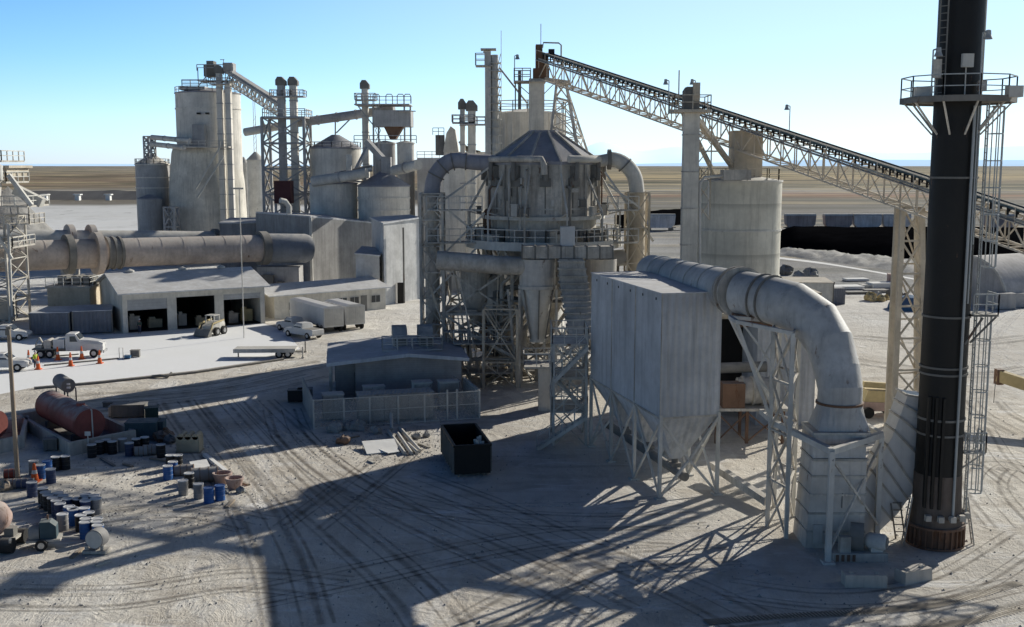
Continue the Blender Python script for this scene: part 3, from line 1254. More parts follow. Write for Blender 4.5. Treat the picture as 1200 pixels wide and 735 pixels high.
# ------------------------------------------------------------------ baghouse
Fc = G(772, 585)
ang = math.atan2(.969, -.248)            # long axis direction (away from the camera)
bfr = frame(Fc, ang - math.pi / 2)      # local x: along front face to the right, local y: away
BW, BL = 3.85, 13.2
bg = thing('baghouse', 'long grey panelled baghouse of three bays with hoppers, standing on braced legs', 'baghouse', Fc)
z0, z1 = 5.0, 12.45
seg = BL / 3
for i in range(3):
    mb = MB(bfr)
    mb.box(0, i * seg + .03, z0, BW, (i + 1) * seg - .03, z1)
    mb.build('housing', 'bag', bg)
    mb = MB(bfr)
    mb.box(-.05, i * seg + .0, z0 - .1, BW + .05, (i + 1) * seg - .0, z0 + .02)
    mb.box(-.04, i * seg - .04, z0, .0, i * seg + .04, z1 + .02)
    mb.build('corner_trim', 'steel', bg)
    mb = MB(bfr)
    y0_, y1_ = i * seg + .15, (i + 1) * seg - .15
    mb.add([(0.05, y0_, z0 - .1), (BW - .05, y0_, z0 - .1), (BW - .05, y1_, z0 - .1), (.05, y1_, z0 - .1),
            (1.6, y0_ + 1.7, 1.9), (2.2, y0_ + 1.7, 1.9), (2.2, y0_ + 2.3, 1.9), (1.6, y0_ + 2.3, 1.9)],
           [(0, 3, 2, 1), (4, 5, 6, 7), (0, 1, 5, 4), (1, 2, 6, 5), (2, 3, 7, 6), (3, 0, 4, 7)])
    mb.build('hopper', 'bag', bg)
    mb = MB(bfr)
    mb.tube((1.9, y0_ + 2.0, 1.9), (1.9, y0_ + 2.0, 1.2), .22, n=10)
    mb.box(1.6, y0_ + 1.7, 1.35, 2.2, y0_ + 2.3, 1.6)
    mb.build('discharge_valve', 'steel_d', bg)
mb = MB(bfr)
mb.box(-.05, -.05, z1, BW + .05, BL + .05, z1 + .06)
mb.build('roof', 'roofg', bg)
mb = MB(bfr)
mb.tube((1.9, .5, 1.1), (1.9, BL + 1.5, 1.1), .28, n=12)
mb.build('screw_conveyor', 'steel_d', bg)
for i in range(4):
    for x in (0.05, BW - .05):
        mb = MB(bfr)
        y = min(max(i * seg, .05), BL - .05)
        mb.bar((x, y, 0), (x, y, z0 + .15), .2)
        mb.box(x - .28, y - .28, 0, x + .28, y + .28, .1)
        mb.build('leg', 'steel_l', bg)
mb = MB(bfr)
for i in range(3):
    for x in (.05, BW - .05):
        a_, b_ = i * seg, (i + 1) * seg
        m_ = (a_ + b_) / 2
        mb.bar((x, a_, z0 - .1), (x, m_, 2.4), .12)
        mb.bar((x, b_, z0 - .1), (x, m_, 2.4), .12)
        mb.bar((x, a_, .1), (x, m_, 2.4), .12)
        mb.bar((x, b_, .1), (x, m_, 2.4), .12)
for y in (0, BL):
    mb.bar((.05, y, z0 - .1), (BW / 2, y, 2.3), .14)
    mb.bar((BW - .05, y, z0 - .1), (BW / 2, y, 2.3), .14)
    mb.bar((.05, y, .1), (BW / 2, y, 2.3), .14)
    mb.bar((BW - .05, y, .1), (BW / 2, y, 2.3), .14)
mb.build('bracing', 'steel_l', bg)
mb = MB(bfr)
for i in range(6):
    y = .9 + i * 2.2
    mb.box(-.03, y, z1 - .45, -.005, y + .12, z1 - .3)
mb.build('vent', 'shade', bg)

# structures just behind the baghouse (second filter box and dark bay)
rb = thing('filter_building', 'flat roofed dusty metal building behind the big duct with an open dark bay', 'building', G(900, 505))
YB = 84.0
xa, xb, xc = W(846, 400, YB).x, W(888, 400, YB).x, W(957, 400, YB).x
mb = MB()
mb.box(xb, YB, 0, xc, YB + 7, 10.1)
mb.build('wall', 'bag', rb)
mb = MB()
mb.box(xb - .2, YB - .2, 10.1, xc + .2, YB + 7.2, 10.35)
mb.build('roof', 'tan', rb)
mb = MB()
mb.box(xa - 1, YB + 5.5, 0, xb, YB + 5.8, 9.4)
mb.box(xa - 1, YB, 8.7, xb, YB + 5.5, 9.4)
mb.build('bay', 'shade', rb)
mb = MB()
mb.bar((xa - 1, YB - .1, 8.6), (xb, YB - .1, 8.6), .35, .5)
mb.build('beam', 'tan', rb)
mb = MB()
mb.rail([(xa - 1, YB - 1.3, 8.9), (xb, YB - 1.3, 8.9)], 1.2, .05, 1.6)
mb.bar((xa - 1, YB - 1.3, 8.8), (xb, YB - 1.3, 8.8), .3, .2)
mb.build('walkway', 'tan', rb)
# rusty machinery below
mk = thing('mill_drive', 'rusty gearbox and drum machinery under the duct beside the baghouse legs', 'machine', G(862, 520))
q = G(862, 520)
mb = MB()
mb.box(q.x - 1.0, q.y, 2.6, q.x + .6, q.y + 1.2, 4.4)
mb.box(q.x - .8, q.y - .04, 3.7, q.x + .3, q.y, 4.2)
mb.build('gearbox', 'rusty', mk)
mb = MB()
mb.pipe([(q.x + .3, q.y + 1.4, 3.6), (q.x + 3.2, q.y + 1.4, 3.6)], 1.0, 18)
for i in range(4):
    mb.pipe([(q.x + .6 + i * .7, q.y + 1.4, 3.6), (q.x + .75 + i * .7, q.y + 1.4, 3.6)], 1.12, 18)
mb.build('drum', 'steel', mk)
mb = MB()
mb.pipe([(q.x - 2.2, q.y + 1.9, 4.8), (q.x - 1, q.y + 1.9, 5.2), (q.x + 2.5, q.y + 2.0, 5.3)], .4, 12)
mb.build('pipe', 'steel_d', mk)
for x in (-1.4, .8, 3.4):
    for y in (0.1, 2.6):
        mb = MB()
        mb.bar((q.x + x, q.y + y, 0), (q.x + x, q.y + y, 2.4), .22)
        mb.build('leg', 'rusty', mk)
mb = MB()
mb.box(q.x - 1.7, q.y - .1, 2.4, q.x + 3.8, q.y + 2.9, 2.6)
mb.build('platform', 'steel', mk)
mb = MB()
for x0_, x1_ in ((-1.4, .8), (.8, 3.4)):
    mb.bar((q.x + x0_, q.y + .1, .1), (q.x + x1_, q.y + .1, 2.3), .1)
    mb.bar((q.x + x1_, q.y + .1, .1), (q.x + x0_, q.y + .1, 2.3), .1)
mb.build('bracing', 'rusty', mk)
# diagonal tube on the ground
a_, b_ = G(835, 545, .9), G(900, 588, .5)
o = MB().bar(a_, b_, .45).build('screw_feeder', 'steel', None, (a_.x, a_.y, 0))
tag(o, 'long grey square feeder tube slanting low between baghouse and duct support tower', 'conveyor')

# ------------------------------------------------------------------ cement silo with column
SY = 95.0
sx = W(865, 250, SY).x
sr = 49 / F * SY * 1.0
sl = thing('storage_silo', 'wide banded cream steel silo carrying a square post under the conveyor', 'silo', (sx, SY, 0))
zt = W(865, 212, SY - sr).z
mb = MB()
mb.lathe((sx, SY, 0), [(sr, 0), (sr, zt)], 48)
mb.build('shell', 'silo', sl)
for z in (zt - .06, zt - 4.15, zt - 8.1):
    mb = MB()
    mb.ring((sx, SY, z), sr, sr + .08, -.08, .08, 48)
    mb.build('band', 'steel_l', sl)
mb = MB()
mb.lathe((sx, SY, zt), [(sr, 0), (sr * .4, .35), (0, .5)], 32)
mb.build('roof', 'steel_l', sl)
mb = MB()
mb.rail([(sx + sr * .95 * math.cos(t), SY + sr * .95 * math.sin(t), zt) for t in [2 * math.pi * i / 12 for i in range(12)]], 1.0, .03, 2, True, True)
mb.build('railing', 'tan', sl)
mb = MB()
qx = W(873, 200, SY).x
mb.box(qx - 1.2, SY - 1.2, zt + .3, qx + 1.2, SY + 1.2, W(873, 153, SY - 1.2).z)
mb.build('post', 'tan', sl)
mb = MB()
mb.pipe([W(820, 310, 88.7), W(820, 216, 88.7), W(825, 208, 88.7), W(852, 206, 89.5)], .12, 8)
mb.bar(W(830, 213, 88.9), W(830, 252, 88.9), .1)
mb.build('vent_pipe', 'steel_l', sl)
mb = MB()
mb.box(W(848, 206, 89).x, 88.9, zt + .1, W(880, 206, 89).x, 90.5, zt + .9)
mb.build('manhole_box', 'steel', sl)

# bucket elevator beside it
EY = 88.5
ex0, ex1 = W(801, 200, EY).x, W(819, 200, EY).x
el = thing('bucket_elevator', 'tall slim dusty bucket elevator casing with tan head box at the conveyor', 'elevator', ((ex0 + ex1) / 2, EY, 0))
ez = W(810, 132, EY).z
mb = MB()
mb.box(ex0, EY, 0, ex1, EY + 1.0, ez)
mb.build('casing', 'conc_l', el)
mb = MB()
z = 2
while z < ez:
    mb.box(ex0 - .05, EY - .05, z, ex1 + .05, EY + 1.05, z + .1)
    z += 2.9
mb.build('flange', 'steel', el)
mb = MB()
mb.box(W(788, 130, EY).x, EY - .8, ez, W(832, 130, EY).x, EY + 2.2, ez + .22)
pfo = mb.build('service_platform', 'tan', el)
mb = MB()
x0_, x1_ = W(789, 130, EY).x, W(831, 130, EY).x
mb.rail([(x0_, EY - .75, ez + .22), (x1_, EY - .75, ez + .22), (x1_, EY + 2.1, ez + .22), (x0_, EY + 2.1, ez + .22)], 1.1, .035, 1.2, True, True)
mb.build('railing', 'tan', pfo)
mb = MB()
a_, b_ = W(802, 112, EY).x, W(814, 112, EY).x
mb.add([(a_, EY, ez + .2), (b_ + .4, EY, ez + .2), (b_ + .4, EY, ez + 1.4), (b_ - .1, EY, ez + 2), (a_ + .2, EY, ez + 2), (a_, EY, ez + 1.7),
        (a_, EY + 1.1, ez + .2), (b_ + .4, EY + 1.1, ez + .2), (b_ + .4, EY + 1.1, ez + 1.4), (b_ - .1, EY + 1.1, ez + 2), (a_ + .2, EY + 1.1, ez + 2), (a_, EY + 1.1, ez + 1.7)],
       [(0, 1, 2, 3, 4, 5), (11, 10, 9, 8, 7, 6), (0, 6, 7, 1), (1, 7, 8, 2), (2, 8, 9, 3), (3, 9, 10, 4), (4, 10, 11, 5), (5, 11, 6, 0)])
mb.build('head_casing', 'steel_d', el)
mb = MB()
mb.box(W(812, 100, EY).x, EY - .3, ez + .9, W(820, 100, EY).x, EY + .1, ez + 2.3)
mb.build('panel', 'tan', el)
mb = MB()
mb.tube((x0_ + .3, EY - .7, ez), (x0_ + .3, EY - .7, ez + 3.2), .05, n=6)
mb.build('mast', 'tan', el)
for xx in (x0_ + .1, x1_ - .6):
    mb = MB()
    lamp_on_post(mb, (xx - .2, EY + 2, ez), 2.6, -1)
    mb.build('work_light', 'pole', el)
mb = MB()
mb.bar((x1_ - 1.2, EY + .5, ez), W(866, 206, SY), .35)
mb.bar((x1_ - 1.7, EY + 1.8, ez), W(838, 206, SY + 1), .3)
mb.bar((ex1, EY + .4, ez - 3), (ex1 + 1.6, EY + 1, ez - 3), .12)
mb.build('brace', 'tan', el)
mb = MB()
for q in range(5):
    z = ez - 1 - q * 1.5
    mb.bar((ex1, EY + .8, z), (ex1 + 1.2, EY + 1.4, z - 1.5), .06)
    mb.bar((ex1 + 1.2, EY + 1.4, z), (ex1, EY + .8, z - 1.5), .06)
mb.bar((ex1 + 1.2, EY + 1.4, ez), (ex1 + 1.2, EY + 1.4, ez - 8.5), .09)
mb.build('ladder_frame', 'tan', el)

# ------------------------------------------------------------------ long inclined conveyor
HA = W(640, 63, 117)
HB = W(1200, 247, 74)
dirc = (HB - HA).normalized()
HE = HA + dirc * (HB - HA).length * 1.18
cv = thing('belt_conveyor', 'long inclined lattice conveyor with a black belt climbing to the tower head', 'conveyor', (HB.x, HB.y, 0))
mb = MB()
dn = V((0, 0, -.55))
mb.boxtruss(HA + dn, HE + dn, 1.9, 2.0, 44, .055)
mb.build('truss', 'tanline', cv)
sdv = dirc.cross(V((0, 0, 1))).normalized()
mb = MB()
nn = 64
L_ = (HE - HA).length
mb.bar(HA, HE, 1.0, .1)
mb.build('belt', 'belt', cv)
mb = MB()
for i in range(100):
    p = HA.lerp(HE, (i + .5) / 100)
    mb.bar(p - sdv * .6 + V((0, 0, -.1)), p + sdv * .6 + V((0, 0, -.1)), .14)
    mb.bar(p - sdv * .62 + V((0, 0, -.5)), p - sdv * .62 + V((0, 0, .05)), .12)
    mb.bar(p + sdv * .62 + V((0, 0, -.5)), p + sdv * .62 + V((0, 0, .05)), .12)
mb.build('idler_frame', 'belt', cv)
mb = MB()
mb.bar(HA + V((0, 0, .05)) + sdv * .65, HE + V((0, 0, .05)) + sdv * .65, .08, .16)
mb.bar(HA + V((0, 0, .05)) - sdv * .65, HE + V((0, 0, .05)) - sdv * .65, .08, .16)
mb.build('side_plate', 'teal', cv)
mb = MB()
o = sdv * 1.15
mb.bar(HA + o + V((0, 0, -.7)), HE + o + V((0, 0, -.7)), .5, .06)
mb.bar(HA + o * 1.15 + V((0, 0, .3)), HE + o * 1.15 + V((0, 0, .3)), .05)
for i in range(40):
    p = HA.lerp(HE, i / 40) + o * 1.15
    mb.bar(p + V((0, 0, -.7)), p + V((0, 0, .3)), .05)
mb.build('walkway', 'tanline', cv)
for t in (.5, .62):
    p = HA.lerp(HB, t)
for px_, Yq in ((971, None),):
    t = .57
    p = HA.lerp(HB, .60) - sdv * 1.0
    mb = MB()
    lamp_on_post(mb, p, 2.0, -1)
    mb.build('work_light', 'pole', cv)
# bent under conveyor near the stack
tb = .80
pb = HA.lerp(HB, .838)
bt = thing('conveyor_trestle', 'tall tan trestle leg with crossed braces under the conveyor beside the stack', 'trestle', (pb.x, pb.y, 0))
la0, la1 = G(1046, 508), pb - sdv * .1 + V((0, 0, -2.4))
# two faces
bl = G(1046, 508)
dv = V((1.9, .4, 0))
dv2 = V((.3, 2.2, 0))
topc = V((pb.x, pb.y, pb.z - 2.4))
tl = [topc + V((-.75, -.2, 0)), topc + V((.75, .1, 0)), topc + V((.85, 1.3, 0)), topc + V((-.65, 1.2, 0))]
bl_ = [bl, bl + dv * 1.3, bl + dv * 1.3 + dv2, bl + dv2]
for a_, b_ in zip(bl_, tl):
    mb = MB()
    mb.bar(a_, b_, .36)
    mb.build('leg', 'tan', bt)
mb = MB()
mb.braces(bl_, tl, 7, .07, sides=(0,))
mb.braces(bl_, tl, 4, .06, x=False, sides=(1, 2))
mb.build('bracing', 'tan', bt)

#@@CENTRE
# ------------------------------------------------------------------ furnace tower group
SPREAD[0] = 1.125
PY = 96.0
pc = V((W(637, 250, PY).x, PY, 0))
pk = thing('calciner_tower', 'round dusty faceted furnace tower with cone roof on a forest of braced legs', 'industrial tower', pc)
NB = 12
ph = math.pi / 12
BR = 4.75
mb = MB()
mb.lathe(pc, [(BR, 15.7), (BR, 20.1)], NB, False, ph)
mb.build('upper_drum', 'steel', pk)
mb = MB()
mb.lathe(pc, [(4.55, 13.6), (4.55, 15.6)], 24, False)
mb.build('lower_drum', 'steel', pk)
mb = MB()
mb.lathe(pc, [(4.95, 20.0), (4.95, 20.25), (1.3, 22.7), (1.3, 22.9), (0, 22.9)], NB, False, ph)
mb.build('cone_roof', 'roofcone', pk)
for i in range(NB):
    t = ph + 2 * math.pi * i / NB
    c, s_ = math.cos(t), math.sin(t)
    mb = MB()
    mb.bar(pc + V((c * 4.95, s_ * 4.95, 20.3)), pc + V((c * 1.3, s_ * 1.3, 22.78)), .16)
    mb.build('roof_rib', 'steel', pk)
    mb = MB()
    mb.bar(pc + V((c * (BR + .08), s_ * (BR + .08), 15.4)), pc + V((c * (BR + .08), s_ * (BR + .08), 20.0)), .2)
    mb.build('stiffener', 'steel', pk)
    t2 = t + math.pi / NB
    c, s_ = math.cos(t2), math.sin(t2)
    r2 = BR * math.cos(math.pi / NB)
    mb = MB()
    fr2 = Matrix.Translation(pc) @ Matrix.Rotation(t2, 4, 'Z')
    mb.T = fr2
    mb.box(r2, -.45, 18.2, r2 + .35, .45, 18.9)
    mb.box(r2, -.3, 18.9, r2 + .5, .3, 19.9)
    mb.tube((r2 + .6, 0, 20.2), (r2 + .6, 0, 18.7), .2, n=8)
    mb.box(r2 - .02, -.04, 16.0, r2 + .06, .04, 18.2)
    mb.build('burner_box', 'steel_d', pk)
    mb = MB(fr2)
    mb.box(r2 + .0, -.7, 16.3, r2 + .07, .7, 16.42)
    mb.box(r2 + .0, .5, 16.6, r2 + .12, .75, 17.1)
    mb.build('panel', 'steel_l', pk)
mb = MB()
mb.ring(pc, 4.5, 5.3, 15.45, 15.75, 24)
mb.build('ring_beam', 'steel_l', pk)
DR = 6.65
mb = MB()
mb.ring(pc, 4.4, DR, 13.45, 13.6, 24)
mb.ring(pc, DR - .05, DR + .12, 13.05, 13.75, 24)
dk = mb.build('service_deck', 'steel_l', pk)
mb = MB()
pts = [pc + V((DR * math.cos(2 * math.pi * i / 24), DR * math.sin(2 * math.pi * i / 24), 13.6)) for i in range(24)]
mb.rail(pts, 1.15, .045, 1.0, True, True)
mb.build('railing', 'steel_l', dk)
for i in range(12):
    t = 2 * math.pi * (i + .5) / 12
    c, s_ = math.cos(t), math.sin(t)
    mb = MB()
    mb.bar(pc + V((c * DR, s_ * DR, 13.6)), pc + V((c * DR, s_ * DR, 16.1)), .14)
    mb.bar(pc + V((c * DR, s_ * DR, 16.1)), pc + V((c * (BR + .1), s_ * (BR + .1), 19.3)), .14)
    mb.bar(pc + V((c * DR, s_ * DR, 16.1)), pc + V((c * 4.7, s_ * 4.7, 15.6)), .1)
    mb.build('outrigger', 'steel_l' if i % 2 else 'steel', pk)
for i in range(12):
    mb = MB()
    t = 2 * math.pi * (i + .25) / 12
    mb.T = Matrix.Translation(pc) @ Matrix.Rotation(t, 4, 'Z')
    mb.box(4.6, -.45, 14.0, 5.3, .5, 14.7)
    mb.tube((5.4, .1, 13.6), (5.4, .1, 14.4), .2, n=8)
    mb.build('burner_box', 'steel_d', pk)
# ring mains and goosenecks
mb = MB()
rr = 5.15
a0 = math.pi * 1.03
mb.pipe([pc + V((rr * math.cos(t), rr * math.sin(t), 20.45)) for t in [math.pi * .62 + i * (math.pi * .86) / 14 for i in range(15)]]
        + [pc + V((-.15, -rr - .2, 20.0)), pc + V((-.1, -rr - .2, 19.2))], .26, 12)
mb.build('ring_pipe', 'steel', pk)
mb = MB()
mb.pipe([pc + V((rr * math.cos(t), rr * math.sin(t), 20.45)) for t in [-math.pi * .38 + i * (math.pi * .8) / 12 for i in range(13)]], .3, 12)
mb.build('ring_pipe', 'steel_l', pk)
gy = 94.0
gl = W(506, 225, gy)
gn = thing('gooseneck_pipe', 'dusty arched pipe on the left side of the furnace tower, rising from a lattice cage', 'pipe', (gl.x, gy, 0))
path = [V((gl.x, gy, .2)), V((gl.x, gy, 12)), W(506, 228, gy), W(508, 212, gy), W(514, 200, gy), W(524, 191, gy), W(537, 188, gy), W(556, 190, gy), W(578, 191, gy)]
mb = MB()
mb.pipe(path[:3], .62, 18)
mb.build('riser', 'steel', gn)
mb = MB()
mb.pipe(smooth_path(path[2:], 3), .66, 18)
mb.build('elbow', 'roofcone', gn)
for p_, q_ in ((path[3], path[4]), (path[4], path[5]), (path[5], path[6]), (path[6], path[7])):
    mb = MB()
    d_ = (q_ - p_).normalized()
    m_ = (p_ + q_) / 2
    mb.pipe([m_ - d_ * .05, m_ + d_ * .05], .76, 18)
    mb.build('flange', 'steel_d', gn)


def lattice(name, label, x0, x1, y0, y1, z1, bays, m='steel', r=.06, legw=.18, cat='steel frame', z0=0, group=None):
    t = thing(name, label, cat, ((x0 + x1) / 2, (y0 + y1) / 2, z0), group)
    b = [V((x0, y0, z0)), V((x1, y0, z0)), V((x1, y1, z0)), V((x0, y1, z0))]
    tp = [V((p.x, p.y, z1)) for p in b]
    for p, q in zip(b, tp):
        mb = MB()
        mb.bar(p, q, legw)
        mb.build('leg', m, t)
    mb = MB()
    mb.braces(b, tp, bays, r)
    mb.build('bracing', m, t)
    return t


lattice('lattice_cage', 'narrow grey lattice cage around the left gooseneck pipe', W(493, 300, 93).x, W(519, 300, 93).x, 92.9, 95.1, W(505, 227, 93).z, 8, 'steel', .06, .2)
grt = W(745, 225, gy)
gn = thing('gooseneck_pipe', 'pale arched pipe on the right side of the furnace tower, dropping into a tan frame', 'pipe', (grt.x, gy, 0))
mb = MB()
path = [W(676, 189, gy), W(700, 189, gy), W(716, 187, gy), W(728, 190, gy), W(738, 198, gy), W(744, 209, gy), W(746, 222, gy), W(746, 226, gy)]
mb.pipe(smooth_path(path, 3), [.5] * 6 + [.64] * (len(smooth_path(path, 3)) - 6), 18)
mb.build('elbow', 'steel_l', gn)
mb = MB()
mb.pipe([W(746, 226, gy), V((grt.x + .07, gy, 9)), V((grt.x + .07, gy, .2))], .74, 18)
mb.build('riser', 'tan', gn)
mb = MB()
mb.pipe([W(712, 187, gy), W(716, 187, gy)], .85, 18)
mb.pipe([W(732, 193, gy), W(733, 194, gy)], .74, 18)
mb.build('flange', 'steel_d', gn)
lattice('lattice_cage', 'tan lattice cage around the right gooseneck pipe', W(735, 300, 93).x, W(760, 300, 93).x, 92.9, 95.1, W(745, 226, 93).z, 6, 'tan', .05, .16)

rnd = random.Random(8)
for i in range(34):
    mb = MB()
    t = rnd.uniform(-math.pi, .1)
    mb.T = Matrix.Translation(pc) @ Matrix.Rotation(t, 4, 'Z')
    kind = i % 3
    if kind == 0:
        z = rnd.choice((13.6, 13.6, 15.8))
        h = rnd.uniform(.5, 1.3)
        mb.box(5.4, -.25, z, 6.1 if z < 14 else 5.8, .3, z + h)
        mb.box(5.35, -.3, z + h, 6.15 if z < 14 else 5.85, .35, z + h + .06)
        mb.build('valve_box', rnd.choice(('steel', 'steel_d', 'steel_l')), pk)
    elif kind == 1:
        z0_, z1_ = rnd.choice(((13.6, 16.2), (15.7, 19.6), (13.6, 18.2)))
        mb.pipe([(5.2, 0, z0_), (5.2, 0, z1_ - .3), (5.0, 0, z1_), (4.5, 0, z1_)], rnd.uniform(.06, .13), 8)
        mb.build('gas_pipe', rnd.choice(('steel', 'steel_d', 'rusty')), pk)
    else:
        z = rnd.uniform(16, 19.5)
        mb.box(4.6, -.3, z, 4.9, .35, z + rnd.uniform(.3, .7))
        mb.build('access_hatch', rnd.choice(('steel', 'steel_d', 'steel_l')), pk)
# walkways leading off the drum to the left and right
for sgn, lbl in ((-1, 0), (1, 1)):
    for z in (13.6, 16.3):
        mb = MB()
        x0_, x1_ = pc.x + sgn * 5.2, pc.x + sgn * (9.8 if sgn < 0 else 7.8)
        mb.box(min(x0_, x1_), pc.y - 3.6, z - .12, max(x0_, x1_), pc.y - 2.5, z)
        wk_ = mb.build('walkway', 'steel', pk)
        mb = MB()
        mb.rail([(x0_, pc.y - 3.6, z), (x1_, pc.y - 3.6, z)], 1.1, .04, 1)
        mb.build('railing', 'steel_l', wk_)
for a_, b_ in (((-9.5, -3, 16.3), (-4.6, -2.5, 19.8)), ((-9.0, -2.5, 12), (-5, -3, 16)), ((-8, -3.2, 16.2), (-5, -3, 13.7)), ((5, -3, 19.4), (9.2, -2.4, 13.6)), ((5.2, -3.6, 18.4), (8.0, -3.2, 16.4)), ((-9.6, -3, 9), (-5.4, -3, 13.4))):
    mb = MB()
    mb.bar(pc + V(a_), pc + V(b_), .16)
    mb.build('stay', 'steel_l', pk)
# legs
base, tops_ = [], []
for i in range(10):
    t = 2 * math.pi * (i + .3) / 10
    base.append(pc + V((5.2 * math.cos(t), 5.2 * math.sin(t), 0)))
    tops_.append(pc + V((5.2 * math.cos(t), 5.2 * math.sin(t), 13.2)))
for a_, b_ in zip(base, tops_):
    mb = MB()
    mb.bar(a_, b_, .36)
    mb.build('leg', 'tan' if a_.x < pc.x and a_.y < pc.y else 'steel', pk)
mb = MB()
mb.braces(base, tops_, 3, .11)
mb.build('bracing', 'steel', pk)
mb = MB()
for z in (4.4, 8.8):
    mb.ring(pc, 3.6, 6.0, z, z + .15, 20)
mb.build('lower_deck', 'steel_d', pk)
mb = MB()
mb.lathe(pc, [(4.4, 13.4), (3.4, 11), (1.3, 7.2), (1.2, 5.5)], 20)
mb.build('hopper', 'steel', pk)
rnd = random.Random(33)
for i in range(30):
    mb = MB()
    t = rnd.uniform(-math.pi * 1.05, 0)
    r_ = rnd.uniform(3.6, 6.4)
    t2 = t + rnd.uniform(-.7, .7)
    z_ = rnd.choice((0, 4.4, 8.8))
    mb.bar(pc + V((r_ * math.cos(t), r_ * math.sin(t), z_)), pc + V((rnd.uniform(4, 6.4) * math.cos(t2), 5.6 * math.sin(t2), z_ + 4.4)), rnd.uniform(.1, .22))
    mb.build('strut', rnd.choice(('steel', 'steel_l', 'tan', 'steel_d')), pk)
for i in range(8):
    mb = MB()
    t = rnd.uniform(-math.pi, 0)
    p_ = pc + V((5.6 * math.cos(t), 5.6 * math.sin(t), 0))
    zb_ = rnd.uniform(3, 8)
    mb.pipe([p_ + V((0, 0, zb_)), p_ + V((0, 0, zb_ + 3)), p_ + V((.6, 0, zb_ + 3.6)), p_ + V((2.2, 0, zb_ + 3.6))], rnd.uniform(.15, .35), 10)
    mb.build('gas_pipe', rnd.choice(('steel', 'steel_l', 'rusty')), pk)
# horizontal duct below deck on left, cyclone, header
DY = 88.2
mb = MB()
mb.pipe([W(512, 305, DY), W(540, 307, DY), W(585, 311, DY), W(622, 312, DY)], .74, 18)
for x in (538, 560, 587):
    mb.pipe([W(x, 306 + (x - 512) * .07, DY), W(x + 1, 306 + (x - 512) * .07, DY)], .82, 18)
mb.build('crossover_duct', 'steel', pk)
cyc = thing('cyclone', 'pale cyclone separator with tapered cone hanging below the furnace deck', 'cyclone', W(630, 400, 88.5))
q = W(630, 300, 88.5)
zz = lambda py: W(630, py, 88.5).z
mb = MB()
mb.lathe((q.x, 88.5, 0), [(1.45, zz(303)), (1.45, zz(334)), (1.55, zz(334)), (1.55, zz(338))], 24)
mb.build('barrel', 'ductd', cyc)
mb = MB()
mb.lathe((q.x, 88.5, 0), [(1.42, zz(338)), (.62, zz(392)), (.62, zz(400)), (0, zz(400))], 24)
mb.build('cone', 'steel_l', cyc)
mb = MB()
for t in (-2.4, -1.5, -.6):
    c, s_ = math.cos(t), math.sin(t)
    mb.bar((q.x + c * 1.5, 88.5 + s_ * 1.5, zz(338)), (q.x + c * .75, 88.5 + s_ * .75, zz(396)), .1)
mb.build('stiffener', 'steel_d', cyc)
for t in (-2.6, -.5, 1.2, 2.4):
    mb = MB()
    c, s_ = math.cos(t), math.sin(t)
    mb.bar((q.x + c * 1.7, 88.5 + s_ * 1.7, 0), (q.x + c * 1.7, 88.5 + s_ * 1.7, zz(338)), .18)
    mb.build('leg', 'steel', cyc)
cyc = thing('cyclone', 'short drum cyclone partly behind the baghouse roof corner under the furnace deck', 'cyclone', W(704, 380, 90))
q = W(704, 300, 90)
mb = MB()
mb.lathe((q.x, 90, 0), [(1.3, W(0, 303, 90).z), (1.3, W(0, 335, 90).z), (.5, 6)], 24)
mb.build('barrel', 'ductd', cyc)
mb = MB()
mb.bar((q.x - 1.2, 89.2, 0), (q.x - 1.2, 89.2, 11), .18)
mb.build('leg', 'steel', cyc)
mb = MB()
mb.bar((q.x + 1.2, 89.2, 0), (q.x + 1.2, 89.2, 11), .18)
mb.build('leg', 'steel', cyc)
hd = thing('header_duct', 'flat rectangular header duct with flanges crossing below the furnace deck railing', 'duct', W(665, 303, 87.5))
mb = MB()
x0_, x1_ = W(612, 295, 87).x, W(718, 295, 87).x
zb_, zt_ = W(0, 303, 87).z, W(0, 289, 87).z
mb.box(x0_, 87, zb_, x1_, 88.3, zt_)
mb.build('duct', 'steel', hd)
for i in range(8):
    mb = MB()
    x = x0_ + (x1_ - x0_) * i / 7
    mb.box(x - .06, 86.92, zb_ - .08, x + .06, 88.38, zt_ + .08)
    mb.build('flange', 'steel_d', hd)
mb = MB()
x0_, x1_ = W(657, 275, 87.2).x, W(674, 275, 87.2).x
mb.box(x0_, 87.3, zt_ + .01, x1_, 88.4, W(0, 266, 87.2).z)
mb.build('white_box', 'white', hd)
# ribbed drop duct
rd = thing('drop_duct', 'stepped ribbed rectangular duct dropping from the header duct towards the stairs', 'duct', W(685, 400, 84))
segs = [((655, 304), (684, 304), 86.6), ((656, 330), (689, 330), 86.2), ((660, 352), (692, 352), 85.4), ((664, 372), (693, 372), 84.4), ((668, 398), (693, 398), 83.2)]
for a_, b_ in zip(segs[:-1], segs[1:]):
    mb = MB()
    A0, A1, B0, B1 = W(*a_[0], a_[2]), W(*a_[1], a_[2]), W(*b_[0], b_[2]), W(*b_[1], b_[2])
    dd = V((0, 1.5, 0))
    mb.add([A0, A1, B1, B0, A0 + dd, A1 + dd, B1 + dd, B0 + dd], [(0, 3, 2, 1), (4, 5, 6, 7), (0, 1, 5, 4), (1, 2, 6, 5), (2, 3, 7, 6), (3, 0, 4, 7)])
    for k_ in range(3):
        t = (k_ + .3) / 3
        a2, b2 = A0.lerp(B0, t), A1.lerp(B1, t)
        mb.bar(a2 + V((-.1, -.06, 0)), b2 + V((.1, -.06, 0)), .12)
        mb.bar(a2 + V((-.06, 0, 0)), a2 + V((-.06, 1.5, 0)), .12)
    mb.build('section', 'steel', rd)

